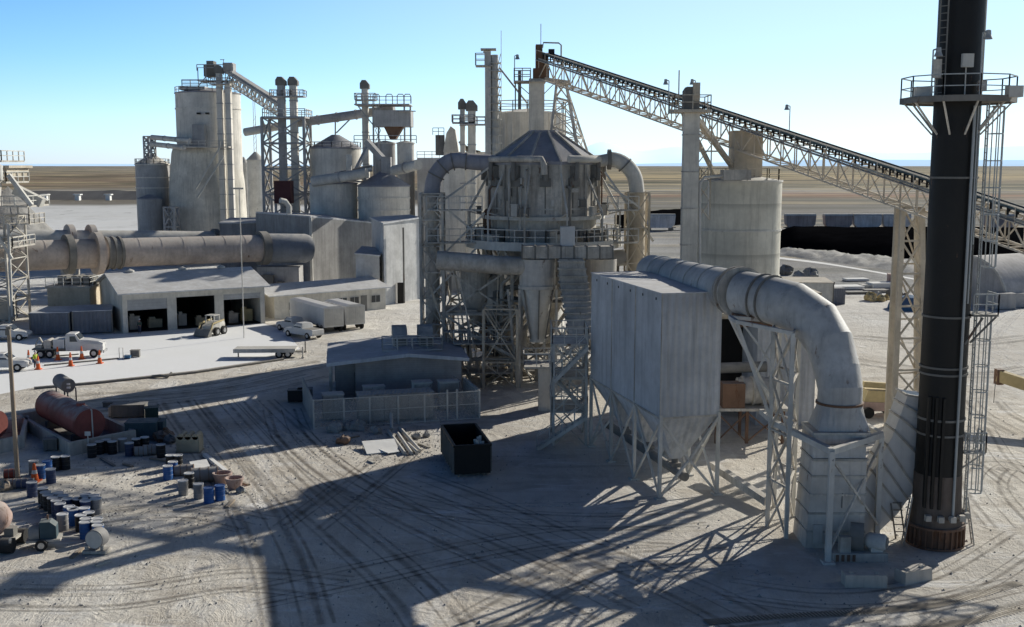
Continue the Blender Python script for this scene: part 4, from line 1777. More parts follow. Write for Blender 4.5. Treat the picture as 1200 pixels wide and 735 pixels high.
# top works of the furnace: hopper column, head frame
tw = thing('head_tower', 'dusty square hopper column topped by the conveyor head machinery and railings', 'industrial tower', (W(629, 150, 104).x, 104, 16))
TY = 103.5
x0_, x1_ = W(620, 120, TY).x, W(638, 120, TY).x
mb = MB()
mb.box(x0_, TY, 15, x1_, TY + 1.6, W(0, 92, TY).z)
mb.build('column', 'conc_l', tw)
mb = MB()
zz = lambda py: W(0, py, TY).z
mb.box(W(625, 0, TY).x, TY - .1, zz(92), W(644, 0, TY).x, TY + 1.8, zz(80))
mb.box(W(628, 0, TY).x, TY, zz(80), W(636, 0, TY).x, TY + 1.5, zz(52))
mb.box(W(636, 0, TY).x, TY, zz(80), W(643, 0, TY).x, TY + 1.5, zz(62))
mb.build('head_chute', 'rusty', tw)
mb = MB()
mb.box(W(643, 0, TY).x, TY - .4, zz(64), W(650, 0, TY).x, TY + .4, zz(58))
mb.build('motor', 'black', tw)
mb = MB()
mb.box(W(602, 0, TY).x, TY - .6, zz(96.5), W(640, 0, TY).x, TY + 2.2, zz(95))
pfo = mb.build('service_platform', 'steel', tw)
mb = MB()
a_, b_ = W(602.5, 0, TY).x, W(622, 0, TY).x
mb.rail([(b_, TY - .5, zz(95)), (a_, TY - .5, zz(95)), (a_, TY + 2, zz(95)), (b_, TY + 2, zz(95))], 1.1, .04, .9)
mb.build('railing', 'steel_l', pfo)
for px_, lbl in ((609, 0), (604, 0)):
    mb = MB()
    x = W(px_, 0, TY).x
    mb.bar((x, TY + .3, zz(128)), (x, TY + .3, zz(82 if px_ == 609 else 96)), .3 if px_ == 609 else .12)
    mb.build('post', 'steel_d', tw)
mb = MB()
lamp_on_post(mb, (W(603, 0, TY).x, TY - .5, zz(95)), 2.2, 1)
mb.build('work_light', 'pole', tw)
mb = MB()
mb.pipe([(W(636, 0, TY).x, TY, zz(56)), (W(637, 0, TY).x, TY, zz(50)), (W(655, 0, TY).x, TY, zz(50.5)), (W(658, 0, TY).x, TY, zz(53)), (W(658, 0, TY).x, TY, zz(66))], .07, 8)
mb.build('hoist_frame', 'steel', tw)
mb = MB()
x = W(634, 0, TY).x
mb.tube((x, TY, zz(52)), (x, TY, zz(28)), .035, n=6)
mb.build('mast', 'pole', tw)
mb = MB()
a_ = [V((W(653, 0, TY).x, TY, zz(97))), V((W(664, 0, TY).x, TY, zz(97)))]
b1, b2 = W(645, 165, 101), W(678, 182, 101)
b1b, b2b = W(650, 165, 106), W(690, 183, 106)
for p, q in ((a_[0], b1), (a_[1], b2)):
    m2 = MB()
    m2.bar(p, q, .22)
    m2.build('leg', 'steel', tw)
for p, q in ((a_[0] + V((0, 1.5, 0)), b1b), (a_[1] + V((0, 1.5, 0)), b2b)):
    m2 = MB()
    m2.bar(p, q, .16)
    m2.build('leg', 'steel', tw)
mb.braces([b1, b2, b2b, b1b], [a_[0], a_[1], a_[1] + V((0, 1.5, 0)), a_[0] + V((0, 1.5, 0))], 4, .05)
mb.bar((x1_, TY, zz(93)), (W(668, 0, TY).x, TY, zz(97)), .35)
mb.bar((W(638, 0, TY).x, TY, zz(110)), (W(653, 0, TY).x, TY, zz(95)), .08)
mb.bar((W(620, 0, TY).x, TY, zz(110)), (W(605, 0, TY).x, TY, zz(97)), .08)
mb.build('bracing', 'steel', tw)

# round bin behind and slim chimney
BY = 112.0
bin_ = thing('storage_bin', 'round dusty ribbed bin behind the furnace tower with roof railing', 'silo', (W(620, 0, BY).x, BY, 0))
bc = W(618, 130, BY)
mb = MB()
br = 44 / F * BY
mb.lathe((bc.x, BY, 0), [(br, 0), (br, W(0, 131, BY - br).z), (0, W(0, 131, BY - br).z + .5)], 32)
mb.build('shell', 'farsilo', bin_)
mb = MB()
for i in range(32):
    t = 2 * math.pi * i / 32
    mb.bar((bc.x + br * math.cos(t), BY + br * math.sin(t), 8), (bc.x + br * math.cos(t), BY + br * math.sin(t), W(0, 131, BY - br).z), .14)
mb.build('stiffener', 'farsilo', bin_)
mb = MB()
zr = W(0, 131, BY - br).z
mb.rail([(bc.x + br * math.cos(t), BY + br * math.sin(t), zr) for t in [2 * math.pi * i / 16 for i in range(16)]], 1.1, .045, 1.4, True, True)
mb.build('railing', 'steel_l', bin_)
KY = 107
kx0, kx1 = W(568, 0, KY).x, W(575, 0, KY).x
ch = thing('slim_chimney', 'slim pale twin flue chimney left of the furnace with a small top platform', 'chimney', ((kx0 + kx1) / 2, KY, 0))
mb = MB()
mb.box(kx0, KY, 0, kx1, KY + .8, W(0, 60, KY).z)
mb.build('flue', 'farsilo', ch)
mb = MB()
mb.tube((kx1 + .35, KY + .4, 0), (kx1 + .35, KY + .4, W(0, 64, KY).z), .36, n=14)
mb.build('flue', 'steel_l', ch)
mb = MB()
zt = W(0, 58.5, KY).z
mb.box(kx0 - .4, KY - .3, zt, kx1 + .5, KY + 1.2, zt + .12)
mb.box(kx0 - .15, KY, zt - .25, kx0, KY + .8, zt)
zt = W(0, 78, KY).z
mb.box(W(557, 0, KY).x, KY - .3, zt, kx1 + .2, KY + 1.2, zt + .12)
pfo = mb.build('service_platform', 'steel', ch)
mb = MB()
a_ = W(557, 0, KY).x
mb.rail([(kx0, KY - .3, zt + .1), (a_, KY - .3, zt + .1), (a_, KY + 1.1, zt + .1), (kx0, KY + 1.1, zt + .1)], 1.1, .035, .8)
mb.build('railing', 'steel_l', pfo)
mb = MB()
zt_ = W(0, 66, KY).z
z = 16
while z < zt_:
    mb.ring((kx1 + .35, KY + .4, z), .36, .62 + .1 * random.random(), 0, .08, 12)
    mb.bar((kx1 + .7, KY + .2, z), (kx1 + .95, KY + .1, z + .9), .05)
    z += .75
mb.build('ladder_hoop', 'steel_l', ch)
mb = MB()
mb.tube((W(587, 0, KY).x, KY + 2, 20), (W(587, 0, KY).x, KY + 2, W(0, 33, KY).z), .03, n=5)
mb.build('mast', 'pole', ch)
mb = MB()
mb.bar((kx1 + .8, KY + .4, W(0, 79, KY).z), (W(618, 0, KY).x, KY, W(0, 121, KY).z), .16)
mb.build('brace', 'steel', ch)

SPREAD[0] = 1.0
# stair tower in front
stt = thing('stair_tower', 'open steel stair tower between the furnace legs and the baghouse', 'stairs', G(668, 520))
c_ = G(668, 522)
x0_, x1_ = G(648, 520).x, G(686, 520).x
y0_, y1_ = c_.y, c_.y + 4
legs_b = [V((x0_, y0_, 0)), V((x1_, y0_, 0)), V((x1_, y1_, 0)), V((x0_, y1_, 0))]
for p in legs_b:
    mb = MB()
    mb.bar(p, p + V((0, 0, 7.3)), .18)
    mb.build('leg', 'steel_l', stt)
mb = MB()
mb.braces(legs_b, [p + V((0, 0, 7.3)) for p in legs_b], 3, .055)
mb.build('bracing', 'steel', stt)
for z in (2.4, 4.9, 7.3):
    mb = MB()
    mb.box(x0_ - .1, y0_ - .1, z, x1_ + .1, y1_ + .1, z + .1)
    d_ = mb.build('landing', 'steel', stt)
    mb = MB()
    mb.rail([(x0_ - .1, y0_ - .1, z + .1), (x1_ + .1, y0_ - .1, z + .1), (x1_ + .1, y1_, z + .1), (x0_ - .1, y1_, z + .1)], 1.1, .03, .8, True, True)
    mb.build('railing', 'steel_l', d_)


def stair(mb, A, B, w=.8):
    A, B = V(A), V(B)
    d = (B - A)
    sdv = V((-d.y, d.x, 0)).normalized() * (w / 2)
    for q in (-1, 1):
        mb.bar(A + sdv * q, B + sdv * q, .06, .24)
        mb.bar(A + sdv * q + V((0, 0, 1)), B + sdv * q + V((0, 0, 1)), .05)
        for i in range(5):
            p = A.lerp(B, i / 4) + sdv * q
            mb.bar(p, p + V((0, 0, 1)), .045)
    n = max(3, int(abs(d.z) / .25))
    for i in range(n):
        p = A.lerp(B, (i + .5) / n)
        mb.bar(p - sdv, p + sdv, .22, .04)


for i, (A, B) in enumerate((((x0_ - 1.2, y0_ - 1.0, 0), (x1_, y0_ - 1.0, 2.4)), ((x1_, y0_ + .6, 2.4), (x0_, y0_ + .6, 4.9)), ((x0_, y0_ - .9, 4.9), (x1_, y0_ - .9, 7.3)))):
    mb = MB()
    stair(mb, A, B)
    mb.build('stair_flight', 'steel_l', stt)
# concrete pier with walkway
q = G(641, 482)
pr = thing('concrete_pier', 'square concrete pier with railed top beside the stair tower', 'pier', q)
mb = MB()
mb.box(q.x - .7, q.y, 0, q.x + .7, q.y + 2, 3.6)
mb.build('pier', 'bare', pr)
mb = MB()
mb.box(q.x - 1.9, q.y - .4, 3.6, q.x + 1.2, q.y + 2.3, 3.75)
mb.build('slab', 'steel', pr)
mb = MB()
mb.rail([(q.x - 1.9, q.y - .4, 3.75), (q.x + 1.2, q.y - .4, 3.75), (q.x + 1.2, q.y + 2.3, 3.75), (q.x - 1.9, q.y + 2.3, 3.75)], 1.1, .03, 1, True, True)
mb.build('railing', 'steel_l', pr)
SPREAD[0] = 1.125
# stair from tower deck down to pier
sw = thing('catwalk_stair', 'long railed catwalk stair slanting down below the furnace from left to right', 'stairs', G(600, 470))
mb = MB()
stair(mb, W(553, 390, 90), W(628, 430, 88), .9)
mb.build('stair_flight', 'steel', sw)
mb = MB()
stair(mb, W(655, 398, 84), W(690, 432, 82), .9)
mb.build('stair_flight', 'steel_l', sw)
mb = MB()
A, B = W(520, 388, 90), W(555, 390, 90)
mb.bar(A, B, .9, .1)
mb.rail([A, B], 1.1, .035, 1)
mb.build('landing', 'steel', sw)
for px_ in (525, 551, 600):
    mb = MB()
    p = W(px_, 392 if px_ < 560 else 415, 90)
    mb.bar((p.x, 90, 0), p, .16)
    mb.build('leg', 'steel', sw)

# process support gantry left of the furnace (denser steelwork behind)
gt = lattice('pipe_gantry', 'dense grey steel pipe gantry between the left lattice cage and the furnace', W(522, 0, 97).x, W(600, 0, 97).x, 91, 101, 11.6, 3, 'steel', .09, .25)
for z, y in ((3.9, 91.3), (7.7, 91.6), (11.5, 91.2), (7.7, 95), (3.9, 98)):
    mb = MB()
    mb.bar((W(522, 0, 97).x - .3, y, z), (W(600, 0, 97).x + 1, y, z), .3)
    mb.build('beam', 'steel', gt)
mb = MB()
mb.box(W(522, 0, 97).x, 91.4, 7.9, W(560, 0, 97).x, 95, 8.0)
mb.build('deck', 'steel', gt)
for i in range(7):
    mb = MB()
    x = W(525 + 11 * i, 0, 92).x
    y = 91.5 + random.random() * 6
    z = 2 + random.random() * 8
    mb.pipe([(x, y, 0), (x, y, z), (x + random.uniform(.5, 1.2), y - .4, z + .4), (x + 3, y - .4, z + .4), (x + 4, y, z + .4)], random.uniform(.12, .3), 10)
    mb.build('pipe', random.choice(['steel', 'steel_d', 'tan', 'steel_l']), gt)
for px_, pz, rr in ((556, 8, 1.3), (578, 7.2, 1.0), (590, 5.5, 1.2)):
    mb = MB()
    p = W(px_, 0, 93)
    mb.lathe((p.x, 93.5, 0), [(0, pz + 3.6), (rr, pz + 3.2), (rr, pz + .9), (.3, pz - 1.6), (0, pz - 1.6)], 18)
    mb.build('vessel', 'steel', gt)
gt = lattice('pipe_gantry', 'low braced steel gantry in front of the furnace legs, lit from behind', W(566, 0, 90).x, W(606, 0, 90).x, 87.5, 90, 8.6, 2, 'tan', .06, .2)
rnd = random.Random(21)
for i in range(13):
    mb = MB()
    x = W(rnd.uniform(535, 612), 0, 90).x
    y = rnd.uniform(87.8, 92)
    mb.bar((x, y, rnd.choice((0, 0, 3.5))), (x + rnd.uniform(-3, 3), y + rnd.uniform(-1, 1), rnd.uniform(6, 12)), rnd.uniform(.08, .2))
    mb.build('strut', rnd.choice(('steel', 'steel_l', 'tan')), gt)
for z in (3.2, 5.6):
    mb = MB()
    mb.box(W(530, 0, 90).x, 88.4, z, W(600, 0, 90).x, 90.2, z + .12)
    d_ = mb.build('deck', 'steel', gt)
    mb = MB()
    mb.rail([(W(530, 0, 90).x, 88.4, z + .12), (W(600, 0, 90).x, 88.4, z + .12)], 1.1, .03, 1.2)
    mb.build('railing', 'steel_l', d_)
# horizontal white vessel right of furnace
q = W(738, 303, 96)
o = MB().pipe([W(715, 303, 95), W(718, 303, 95), W(742, 301, 95), W(747, 301, 95), W(750, 301, 95)], [.3, .7, .72, .55, .1], 18)
vs_ = thing('pressure_vessel', 'small white horizontal vessel with round end between furnace and round duct', 'vessel', (q.x, 95, 0))
o.build('shell', 'white', vs_)
for px_ in (724, 740):
    mb = MB()
    p = W(px_, 310, 95)
    mb.bar((p.x, 95, 0), (p.x, 95, p.z), .25)
    mb.build('leg', 'steel', vs_)

SPREAD[0] = 1.0
#@@FARLEFT
# ------------------------------------------------------------------ far silos and towers on the left
FY = 232.0


def Z(py, Y):
    return W(600, py, Y).z


def X(px, Y):
    return W(px, 300, Y).x


def silo(label, px0, px1, Y, ytop, yeave, m='farsilo', bands=(), roof='roofcone', base=0, rail=True, group=None):
    x0, x1 = X(px0, Y), X(px1, Y)
    c, r = (x0 + x1) / 2, (x1 - x0) / 2
    t = thing('silo', label, 'silo', (c, Y, 0), group)
    ze, zt = Z(yeave, Y), Z(ytop, Y)
    mb = MB()
    mb.lathe((c, Y, 0), [(r, base), (r, ze)], 36)
    mb.build('shell', m, t)
    mb = MB()
    mb.lathe((c, Y, 0), [(r + .15, ze - .1), (r + .15, ze + .1), (r * .15, zt), (0, zt)], 36, False)
    mb.build('roof', roof, t)
    for b in bands:
        mb = MB()
        mb.ring((c, Y, Z(b, Y)), r, r + .15, -.12, .12, 36)
        mb.build('band', 'farsilo', t)
    if rail:
        mb = MB()
        mb.rail([(c + r * math.cos(a), Y + r * math.sin(a), ze + .1) for a in [2 * math.pi * i / 16 for i in range(16)]], 1.1, .05, 2.5, True, True)
        mb.build('railing', 'steel_l', t)
    return t, c, r


# tall twin silo
t, c, r = silo('tallest grey silo at left with a stepped wider base and slim elevator in front', 214, 287, 232, 103, 110, bands=(128,))
mb = MB()
mb.lathe((X(246, 232), 232, 0), [(r + 1.6, 0), (r + 1.1, Z(215, 232)), (r + .4, Z(180, 232)), (r, Z(172, 232))], 36)
mb.build('lower_shell', 'conc_l', t)
mb = MB()
mb.box(X(232, 225), 224.2, Z(172, 225), X(246, 225), 225.4, Z(146, 225))
mb.build('panel', 'fargrey', t)
mb = MB()
for px_ in (239, 249):
    mb.box(X(px_, 225) - .3, 224.5, Z(134, 225), X(px_, 225) + .3, 225.4, Z(132, 225))
mb.build('hatch', 'shade', t)
mb = MB()
mb.box(X(213, 224), 222, Z(173, 224), X(275, 224), 225, Z(172, 224))
pfo = mb.build('walkway', 'farsilo', t)
mb = MB()
mb.rail([(X(213, 222), 222, Z(172, 224)), (X(275, 222), 222, Z(172, 224))], 1.1, .06, 2)
mb.build('railing', 'steel_l', pfo)
mb = MB()
mb.bar(W(262, 183, 222), W(231, 232, 222), .3)
mb.bar(W(258, 172, 222), W(229, 222, 222), .3)
mb.build('pipe', 'steel_l', t)
mb = MB()
mb.box(X(221, 230), 228, Z(106, 230), X(250, 230), 231, Z(102, 230))
mb.rail([(X(221, 228), 228, Z(102, 230)), (X(250, 228), 228, Z(102, 230)), (X(250, 231), 231, Z(102, 230)), (X(221, 231), 231, Z(102, 230))], 1.3, .07, 1.5, True, True)
mb.build('roof_platform', 'fargrey', t)


def elevator(label, px0, px1, Y, ytop, m='farsilo', ybase=None, head=True, group=None, depth=1.4):
    x0, x1 = X(px0, Y), X(px1, Y)
    t = thing('bucket_elevator', label, 'elevator', ((x0 + x1) / 2, Y, 0), group)
    zt = Z(ytop, Y)
    zb = 0 if ybase is None else Z(ybase, Y)
    mb = MB()
    mb.box(x0, Y, zb, x1, Y + depth, zt)
    mb.build('casing', m, t)
    z = zb + 2
    while z < zt - 1:
        mb = MB()
        mb.box(x0 - .08, Y - .08, z, x1 + .08, Y + depth + .08, z + .18)
        z += 3
        mb.build('flange', 'fargrey', t)
    if head:
        mb = MB()
        w_ = x1 - x0
        mb.extr([(x0 - .3, Y - .1, zt), (x1 + .3, Y - .1, zt), (x1 + .3, Y - .1, zt + .8), (x0 + w_ * .7, Y - .1, zt + 1.6), (x0 + .1, Y - .1, zt + 1.6), (x0 - .3, Y - .1, zt + 1)], (0, depth + .2, 0))
        mb.build('head_casing', 'steel_d', t)
        mb = MB()
        mb.box(x0 - 1.2, Y - 1, zt - 2.2, x1 + 1.5, Y + depth + 1, zt - 2.0)
        mb.rail([(x0 - 1.2, Y - 1, zt - 2), (x1 + 1.5, Y - 1, zt - 2), (x1 + 1.5, Y + depth + 1, zt - 2), (x0 - 1.2, Y + depth + 1, zt - 2)], 1.1, .06, 1.4, True, True)
        mb.build('service_platform', 'fargrey', t)
    return t


elevator('slim pale elevator against the tallest silo, left of its twin', 260, 266, 224, 86)
elevator('slim elevator against the right edge of the tallest silo', 270, 276, 224, 95, head=False)
hh = thing('conveyor_head_house', 'dark machinery cluster and railings on top of the tallest silo', 'machinery', W(262, 100, 226))
mb = MB()
mb.box(X(248, 226), 225, Z(90, 226), X(262, 226), 228, Z(76, 226))
mb.box(X(252, 226), 224.6, Z(76, 226), X(260, 226), 227, Z(72, 226))
mb.build('drive', 'steel_d', hh)
mb = MB()
mb.box(X(270, 226), 225, Z(86, 226), X(281, 226), 228, Z(74, 226))
mb.build('hood', 'fargrey', hh)
mb = MB()
mb.box(X(242, 226), 224, Z(96, 226), X(283, 226), 229, Z(95, 226))
mb.rail([(X(242, 226), 224, Z(84, 226)), (X(283, 226), 224, Z(84, 226))], 1.2, .07, 1.6)
for px_ in (243, 252, 268, 282):
    mb.bar((X(px_, 226), 224, Z(96, 226)), (X(px_, 226), 224, Z(80, 226)), .15)
mb.bar(W(230, 104, 226), W(246, 84, 226), .15)
mb.bar(W(262, 70, 226), W(262, 88, 226), .12)
mb.bar(W(258, 70, 226), W(263, 70, 226), .12)
mb.build('platform_frame', 'fargrey', hh)


def gallery(label, a, b, w_=1.8, h=2.2, m='fargrey', cover=True, n=14, truss='farsilo'):
    t = thing('conveyor_gallery', label, 'conveyor', ((a.x + b.x) / 2, (a.y + b.y) / 2, min(a.z, b.z) - h))
    mb = MB()
    mb.boxtruss(a, b, w_, h, n, .09)
    mb.build('truss', truss, t)
    if cover:
        mb = MB()
        mb.bar(a + V((0, 0, .1)), b + V((0, 0, .1)), w_ * .9, .9)
        mb.build('belt_cover', m, t)
    return t


gallery('sloping conveyor gallery from the tallest silo down to the lattice elevator tower', W(268, 84, 226), W(331, 124, 218))


def tube_conv(label, a, b, r=.8, m='farsilo', supports=()):
    t = thing('tube_conveyor', label, 'conveyor', ((a.x + b.x) / 2, (a.y + b.y) / 2, min(a.z, b.z) - r))
    mb = MB()
    mb.pipe([a, b], r, 14)
    mb.build('tube', m, t)
    d = (b - a).normalized()
    n = int((b - a).length / 3.5)
    for i in range(1, n):
        mb = MB()
        p = a.lerp(b, i / n)
        mb.pipe([p, p + d * .25], r * 1.15, 14)
        mb.build('flange', 'fargrey', t)
    for (px_, p, q) in supports:
        mb = MB()
        mb.bar(p, q, .25)
        mb.build('leg', 'fargrey', t)
    return t


tube_conv('grey tube conveyor rising from the tallest silo to the high bin platform', W(287, 155, 222), W(333, 147, 220), .8)
tube_conv('ribbed grey tube conveyor running from the lattice tower up to the high bin', W(350, 144, 218), W(462, 128, 214), .85, 'fargrey',
          ((0, W(393, 141, 216), W(393, 160, 216)), (0, W(413, 137, 216), W(394, 156, 216))))
tube_conv('pale tube conveyor slanting across the lower silos to the block building', W(366, 213, 196), W(430, 203, 194), .9, 'steel_l')
tube_conv('short pale tube conveyor leading from the cone silo to the grey block building', W(462, 200, 196), W(490, 193, 190), .9, 'steel_l')

# lattice elevator tower
lt = lattice('lattice_tower', 'square dark lattice tower holding two elevators, left of the domed silo', X(314, 214), X(362, 214), 212, 219, Z(138, 214), 6, 'fargrey', .16, .5, 'lattice tower')
mb = MB()
mb.box(X(313, 211), 211.5, Z(139, 214), X(364, 214), 219.5, Z(137, 214))
mb.build('deck', 'fargrey', lt)
mb = MB()
mb.rail([(X(313, 212), 211.6, Z(137, 214)), (X(364, 214), 211.6, Z(137, 214)), (X(364, 214), 219, Z(137, 214)), (X(313, 212), 219, Z(137, 214))], 1.4, .07, 2, True, True)
mb.build('railing', 'steel_l', lt)
elevator('left of two elevator heads on the lattice tower', 330, 338, 214, 100, 'fargrey')
elevator('right of two elevator heads on the lattice tower, a little paler', 344, 352, 214.5, 100, 'farsilo')
mr = thing('maroon_hopper', 'small maroon box hopper at the foot of the lattice tower', 'hopper', W(336, 250, 208))
mb = MB()
mb.box(X(326, 208), 206, Z(238, 208), X(345, 208), 209, Z(212, 208))
mb.build('body', 'maroon', mr)
for px_ in (327, 344):
    mb = MB()
    mb.bar((X(px_, 208), 206.5, 0), (X(px_, 208), 206.5, Z(238, 208)), .4)
    mb.build('leg', 'fargrey', mr)

silo('small banded silo at far left with a cone roof', 164, 202, 234, 181, 193, 'fargrey', (208, 220), 'farsilo')
silo('short dark tank in front of the small banded silo', 165, 192, 228, 228, 233, 'fargrey', (), 'roofcone', rail=False)
silo('grey narrow silo squeezed between the banded silo and the tallest silo', 194, 214, 240, 192, 196, 'farsilo', rail=False)
silo('pale far silo seen in the gap left of the lattice tower', 293, 313, 262, 178, 188, 'steel_l', (), 'steel_l', rail=False)
silo('pale far silo hidden mostly behind the tallest silo', 284, 294, 266, 184, 192, 'steel_l', (), 'steel_l', rail=False)
silo('large grey silo with a domed cone roof beside the lattice tower', 367, 425, 216, 158, 174, 'farsilo', (), 'roofcone')
silo('low wide banded silo under the pale tube conveyor', 365, 420, 200, 212, 215, 'farsilo', (235,), 'roofcone', rail=False)
t, c, r = silo('low cone roofed silo with a chute on top, left of the grey block building', 421, 481, 198, 201, 218, 'farsilo', (232, 246), 'roofcone', rail=False)
mb = MB()
mb.box(X(448, 197), 197, Z(206, 198), X(460, 198), 199, Z(184, 198))
mb.bar(W(448, 186, 198), W(430, 166, 200), 1.0)
mb.bar(W(432, 170, 203), W(412, 210, 198), .6)
mb.build('chute', 'fargrey', t)
silo('left of two small round bins under the high bin platform', 441, 465, 210, 165, 168, 'fargrey', (), 'farsilo', rail=False)
silo('right of two small round bins under the high bin platform', 467, 487, 208, 165, 168, 'farsilo', (), 'farsilo', rail=False)
hb = thing('elevated_bin', 'raised square bin with arched railings and a long platform above the round bins', 'bin', (X(460, 210), 210, 0))
mb = MB()
mb.box(X(443, 210), 207, Z(149, 210), X(485, 210), 213, Z(130, 210))
mb.build('bin', 'fargrey', hb)
mb = MB()
mb.extr([(X(452, 208), 208, Z(149, 210)), (X(474, 208), 208, Z(149, 210)), (X(465, 208), 208, Z(164, 210)), (X(459, 208), 208, Z(164, 210))], (0, 3, 0))
mb.build('chute', 'rusty', hb)
mb = MB()
mb.box(X(420, 208), 206, Z(124.5, 210), X(484, 210), 213, Z(123, 210))
mb.box(X(470, 208), 206, Z(132, 210), X(491, 210), 207, Z(131, 210))
mb.rail([(X(420, 206), 206, Z(123, 210)), (X(484, 206), 206, Z(123, 210))], 1.3, .06, 3)
for px_ in (421, 440, 455, 468, 476):
    a_ = V((X(px_, 206), 206, Z(123, 210)))
    mb.pipe([a_, a_ + V((0, 0, 1.4)), a_ + V((.2, 0, 1.7)), a_ + V((1.0, 0, 1.7)), a_ + V((1.2, 0, 1.4)), a_ + V((1.2, 0, 0))], .09, 6)
mb.build('platform', 'fargrey', hb)
for px_ in (440, 446, 476, 483):
    mb = MB()
    mb.bar((X(px_, 208), 208, 0), (X(px_, 208), 208, Z(124, 210)), .3)
    mb.build('leg', 'fargrey', hb)
mb = MB()
for i in range(3):
    a_, b_ = 166 - i * 13, 166 - (i + 1) * 13
    mb.bar(W(440, a_, 207.8), W(446, b_, 207.8), .12)
    mb.bar(W(446, a_, 207.8), W(440, b_, 207.8), .12)
mb.bar(W(440, 150, 207.8), W(420, 125, 207.8), .2)
mb.rail([W(415, 168, 207), W(488, 168, 207)], 1.4, .07, 3)
mb.build('bracing', 'fargrey', hb)
elevator('lone slim elevator with curved chute left of the high bin', 427, 434, 212, 104, 'farsilo')

tube_conv('upper thin tube conveyor from the small banded silo roof to the tallest silo', W(178, 161, 228), W(222, 165, 222), .5, 'farsilo')
tube_conv('lower thin tube conveyor from the small banded silo roof to the tallest silo', W(178, 169, 228), W(216, 173, 222), .5, 'farsilo')
pt = lattice('post_tower', 'tiny lattice tower standing on the roof of the small banded silo', X(176, 229), X(184, 229), 228, 231, Z(160, 229), 3, 'fargrey', .1, .3, 'lattice tower', Z(186, 229))
lattice('small_lattice_tower', 'small dark lattice frame between the banded silo and the tallest silo', X(196, 222), X(208, 222), 221, 224, Z(243, 222), 3, 'fargrey', .16, .35)
pg = lattice('pipe_rack', 'long low rack of pipes on top of the wide banded silo', X(392, 199), X(432, 199), 197, 200, Z(204, 199), 2, 'fargrey', .12, .25, 'pipe rack', Z(214, 199))
for q_ in range(3):
    mb = MB()
    mb.pipe([W(392, 208 - q_ * 2, 197), W(436, 199 - q_ * 2, 197)], .28, 8)
    mb.build('pipe', ('fargrey', 'farsilo', 'steel_d')[q_], pg)
mb = MB()
mb.tube(W(409, 212, 196), W(409, 181, 196), .5, n=10)
mb.build('vent_stack', 'steel_l', pg)
for px_, py_, h_, lbl in ((433, 84, 30, 'a'), (337, 60, 20, 'b')):
    pass
# block building behind the left lattice cage with its elevators
FB = 200
bb = thing('block_building', 'grey block shaped building with roof railing left of the furnace', 'building', (X(505, FB), FB, 0))
mb = MB()
mb.box(X(490, FB), FB, 0, X(530, FB), FB + 10, Z(185, FB))
mb.build('wall', 'fargrey', bb)
mb = MB()
mb.rail([(X(490, FB), FB, Z(185, FB)), (X(516, FB), FB, Z(185, FB))], 1.1, .05, 1.6)
mb.build('railing', 'steel_l', bb)
bb = thing('packing_building', 'pale ribbed building behind the furnace with small roof machinery', 'building', (X(530, 178), 178, 0))
mb = MB()
mb.box(X(521, 178), 178, 0, X(570, 178), 186, Z(178, 178))
mb.build('wall', 'farsilo', bb)
mb = MB()
mb.extr([(X(520, 177), 177.5, Z(178, 178)), (X(538, 177), 177.5, Z(178, 178)), (X(534, 177), 177.5, Z(152, 178)), (X(529, 177), 177.5, Z(148, 178)), (X(524, 177), 177.5, Z(156, 178))], (0, 3, 0))
mb.build('hood', 'conc_l', bb)
mb = MB()
mb.box(X(511, 178), 179, Z(182, 178), X(521, 178), 181, Z(158, 178))
mb.build('roof_box', 'steel_d', bb)
mb = MB()
mb.rail([(X(508, 178), 179, Z(158, 178)), (X(521, 178), 179, Z(158, 178))], 1.1, .05, .8)
for i in range(6):
    mb.bar(W(538 + i * 3, 166 + i * 2, 177), W(548 + i * 3, 178, 177), .3)
mb.build('roof_frame', 'steel_d', bb)
elevator('left of two slim elevators rising behind the left gooseneck pipe', 540, 545.5, 175, 128, 'farsilo')
elevator('right of two slim elevators rising behind the left gooseneck pipe', 549, 558, 174, 130, 'conc_l')

# far lattice masts
for px_, y0_, y1_, Y, lbl in ((303, 118, 190, 330, 'faint guyed lattice mast far behind the tallest silo'),):
    t = thing('radio_mast', lbl, 'mast', (X(px_, Y), Y, 0))
    mb = MB()
    for o in (-.6, .6):
        mb.bar((X(px_, Y) + o, Y, 0), (X(px_, Y) + o * .4, Y, Z(y0_, Y)), .15)
    for i in range(20):
        mb.bar((X(px_, Y) - .5, Y, i * 1.7), (X(px_, Y) + .5, Y, i * 1.7 + 1.7), .08)
    mb.build('mast_frame', 'farsilo', t)

# ------------------------------------------------------------------ warehouses
def gable_or_shed(label, name, corners, z1s, m='wallg', roofm='roof', over=.25, extra=None):
    """walls from a list of ground corners, with roof heights per corner"""
    c = sum((V(p) for p in corners), V((0, 0, 0))) / len(corners)
    t = thing(name, label, 'building', (corners[0].x, corners[0].y, 0))
    n = len(corners)
    vs = [V((p.x, p.y, 0)) for p in corners] + [V((p.x, p.y, z)) for p, z in zip(corners, z1s)]
    mb = MB()
    mb.add(vs, [(i, (i + 1) % n, n + (i + 1) % n, n + i) for i in range(n)])
    mb.build('wall', m, t)
    mb = MB()
    tp = []
    for p, z in zip(corners, z1s):
        d = (V((p.x, p.y, 0)) - V((c.x, c.y, 0))).normalized() * over * 1.4
        tp.append(V((p.x + d.x, p.y + d.y, z + .02)))
    mb.extr([p + V((0, 0, .18)) for p in tp], (0, 0, -.18))
    mb.build('roof', roofm, t)
    return t


wy = 176.0
A = V((X(365, wy), wy, 0))
u1 = V((math.cos(R(30)), math.sin(R(30)), 0))
u2 = V((-u1.y, u1.x, 0))
h1 = Z(252, wy)
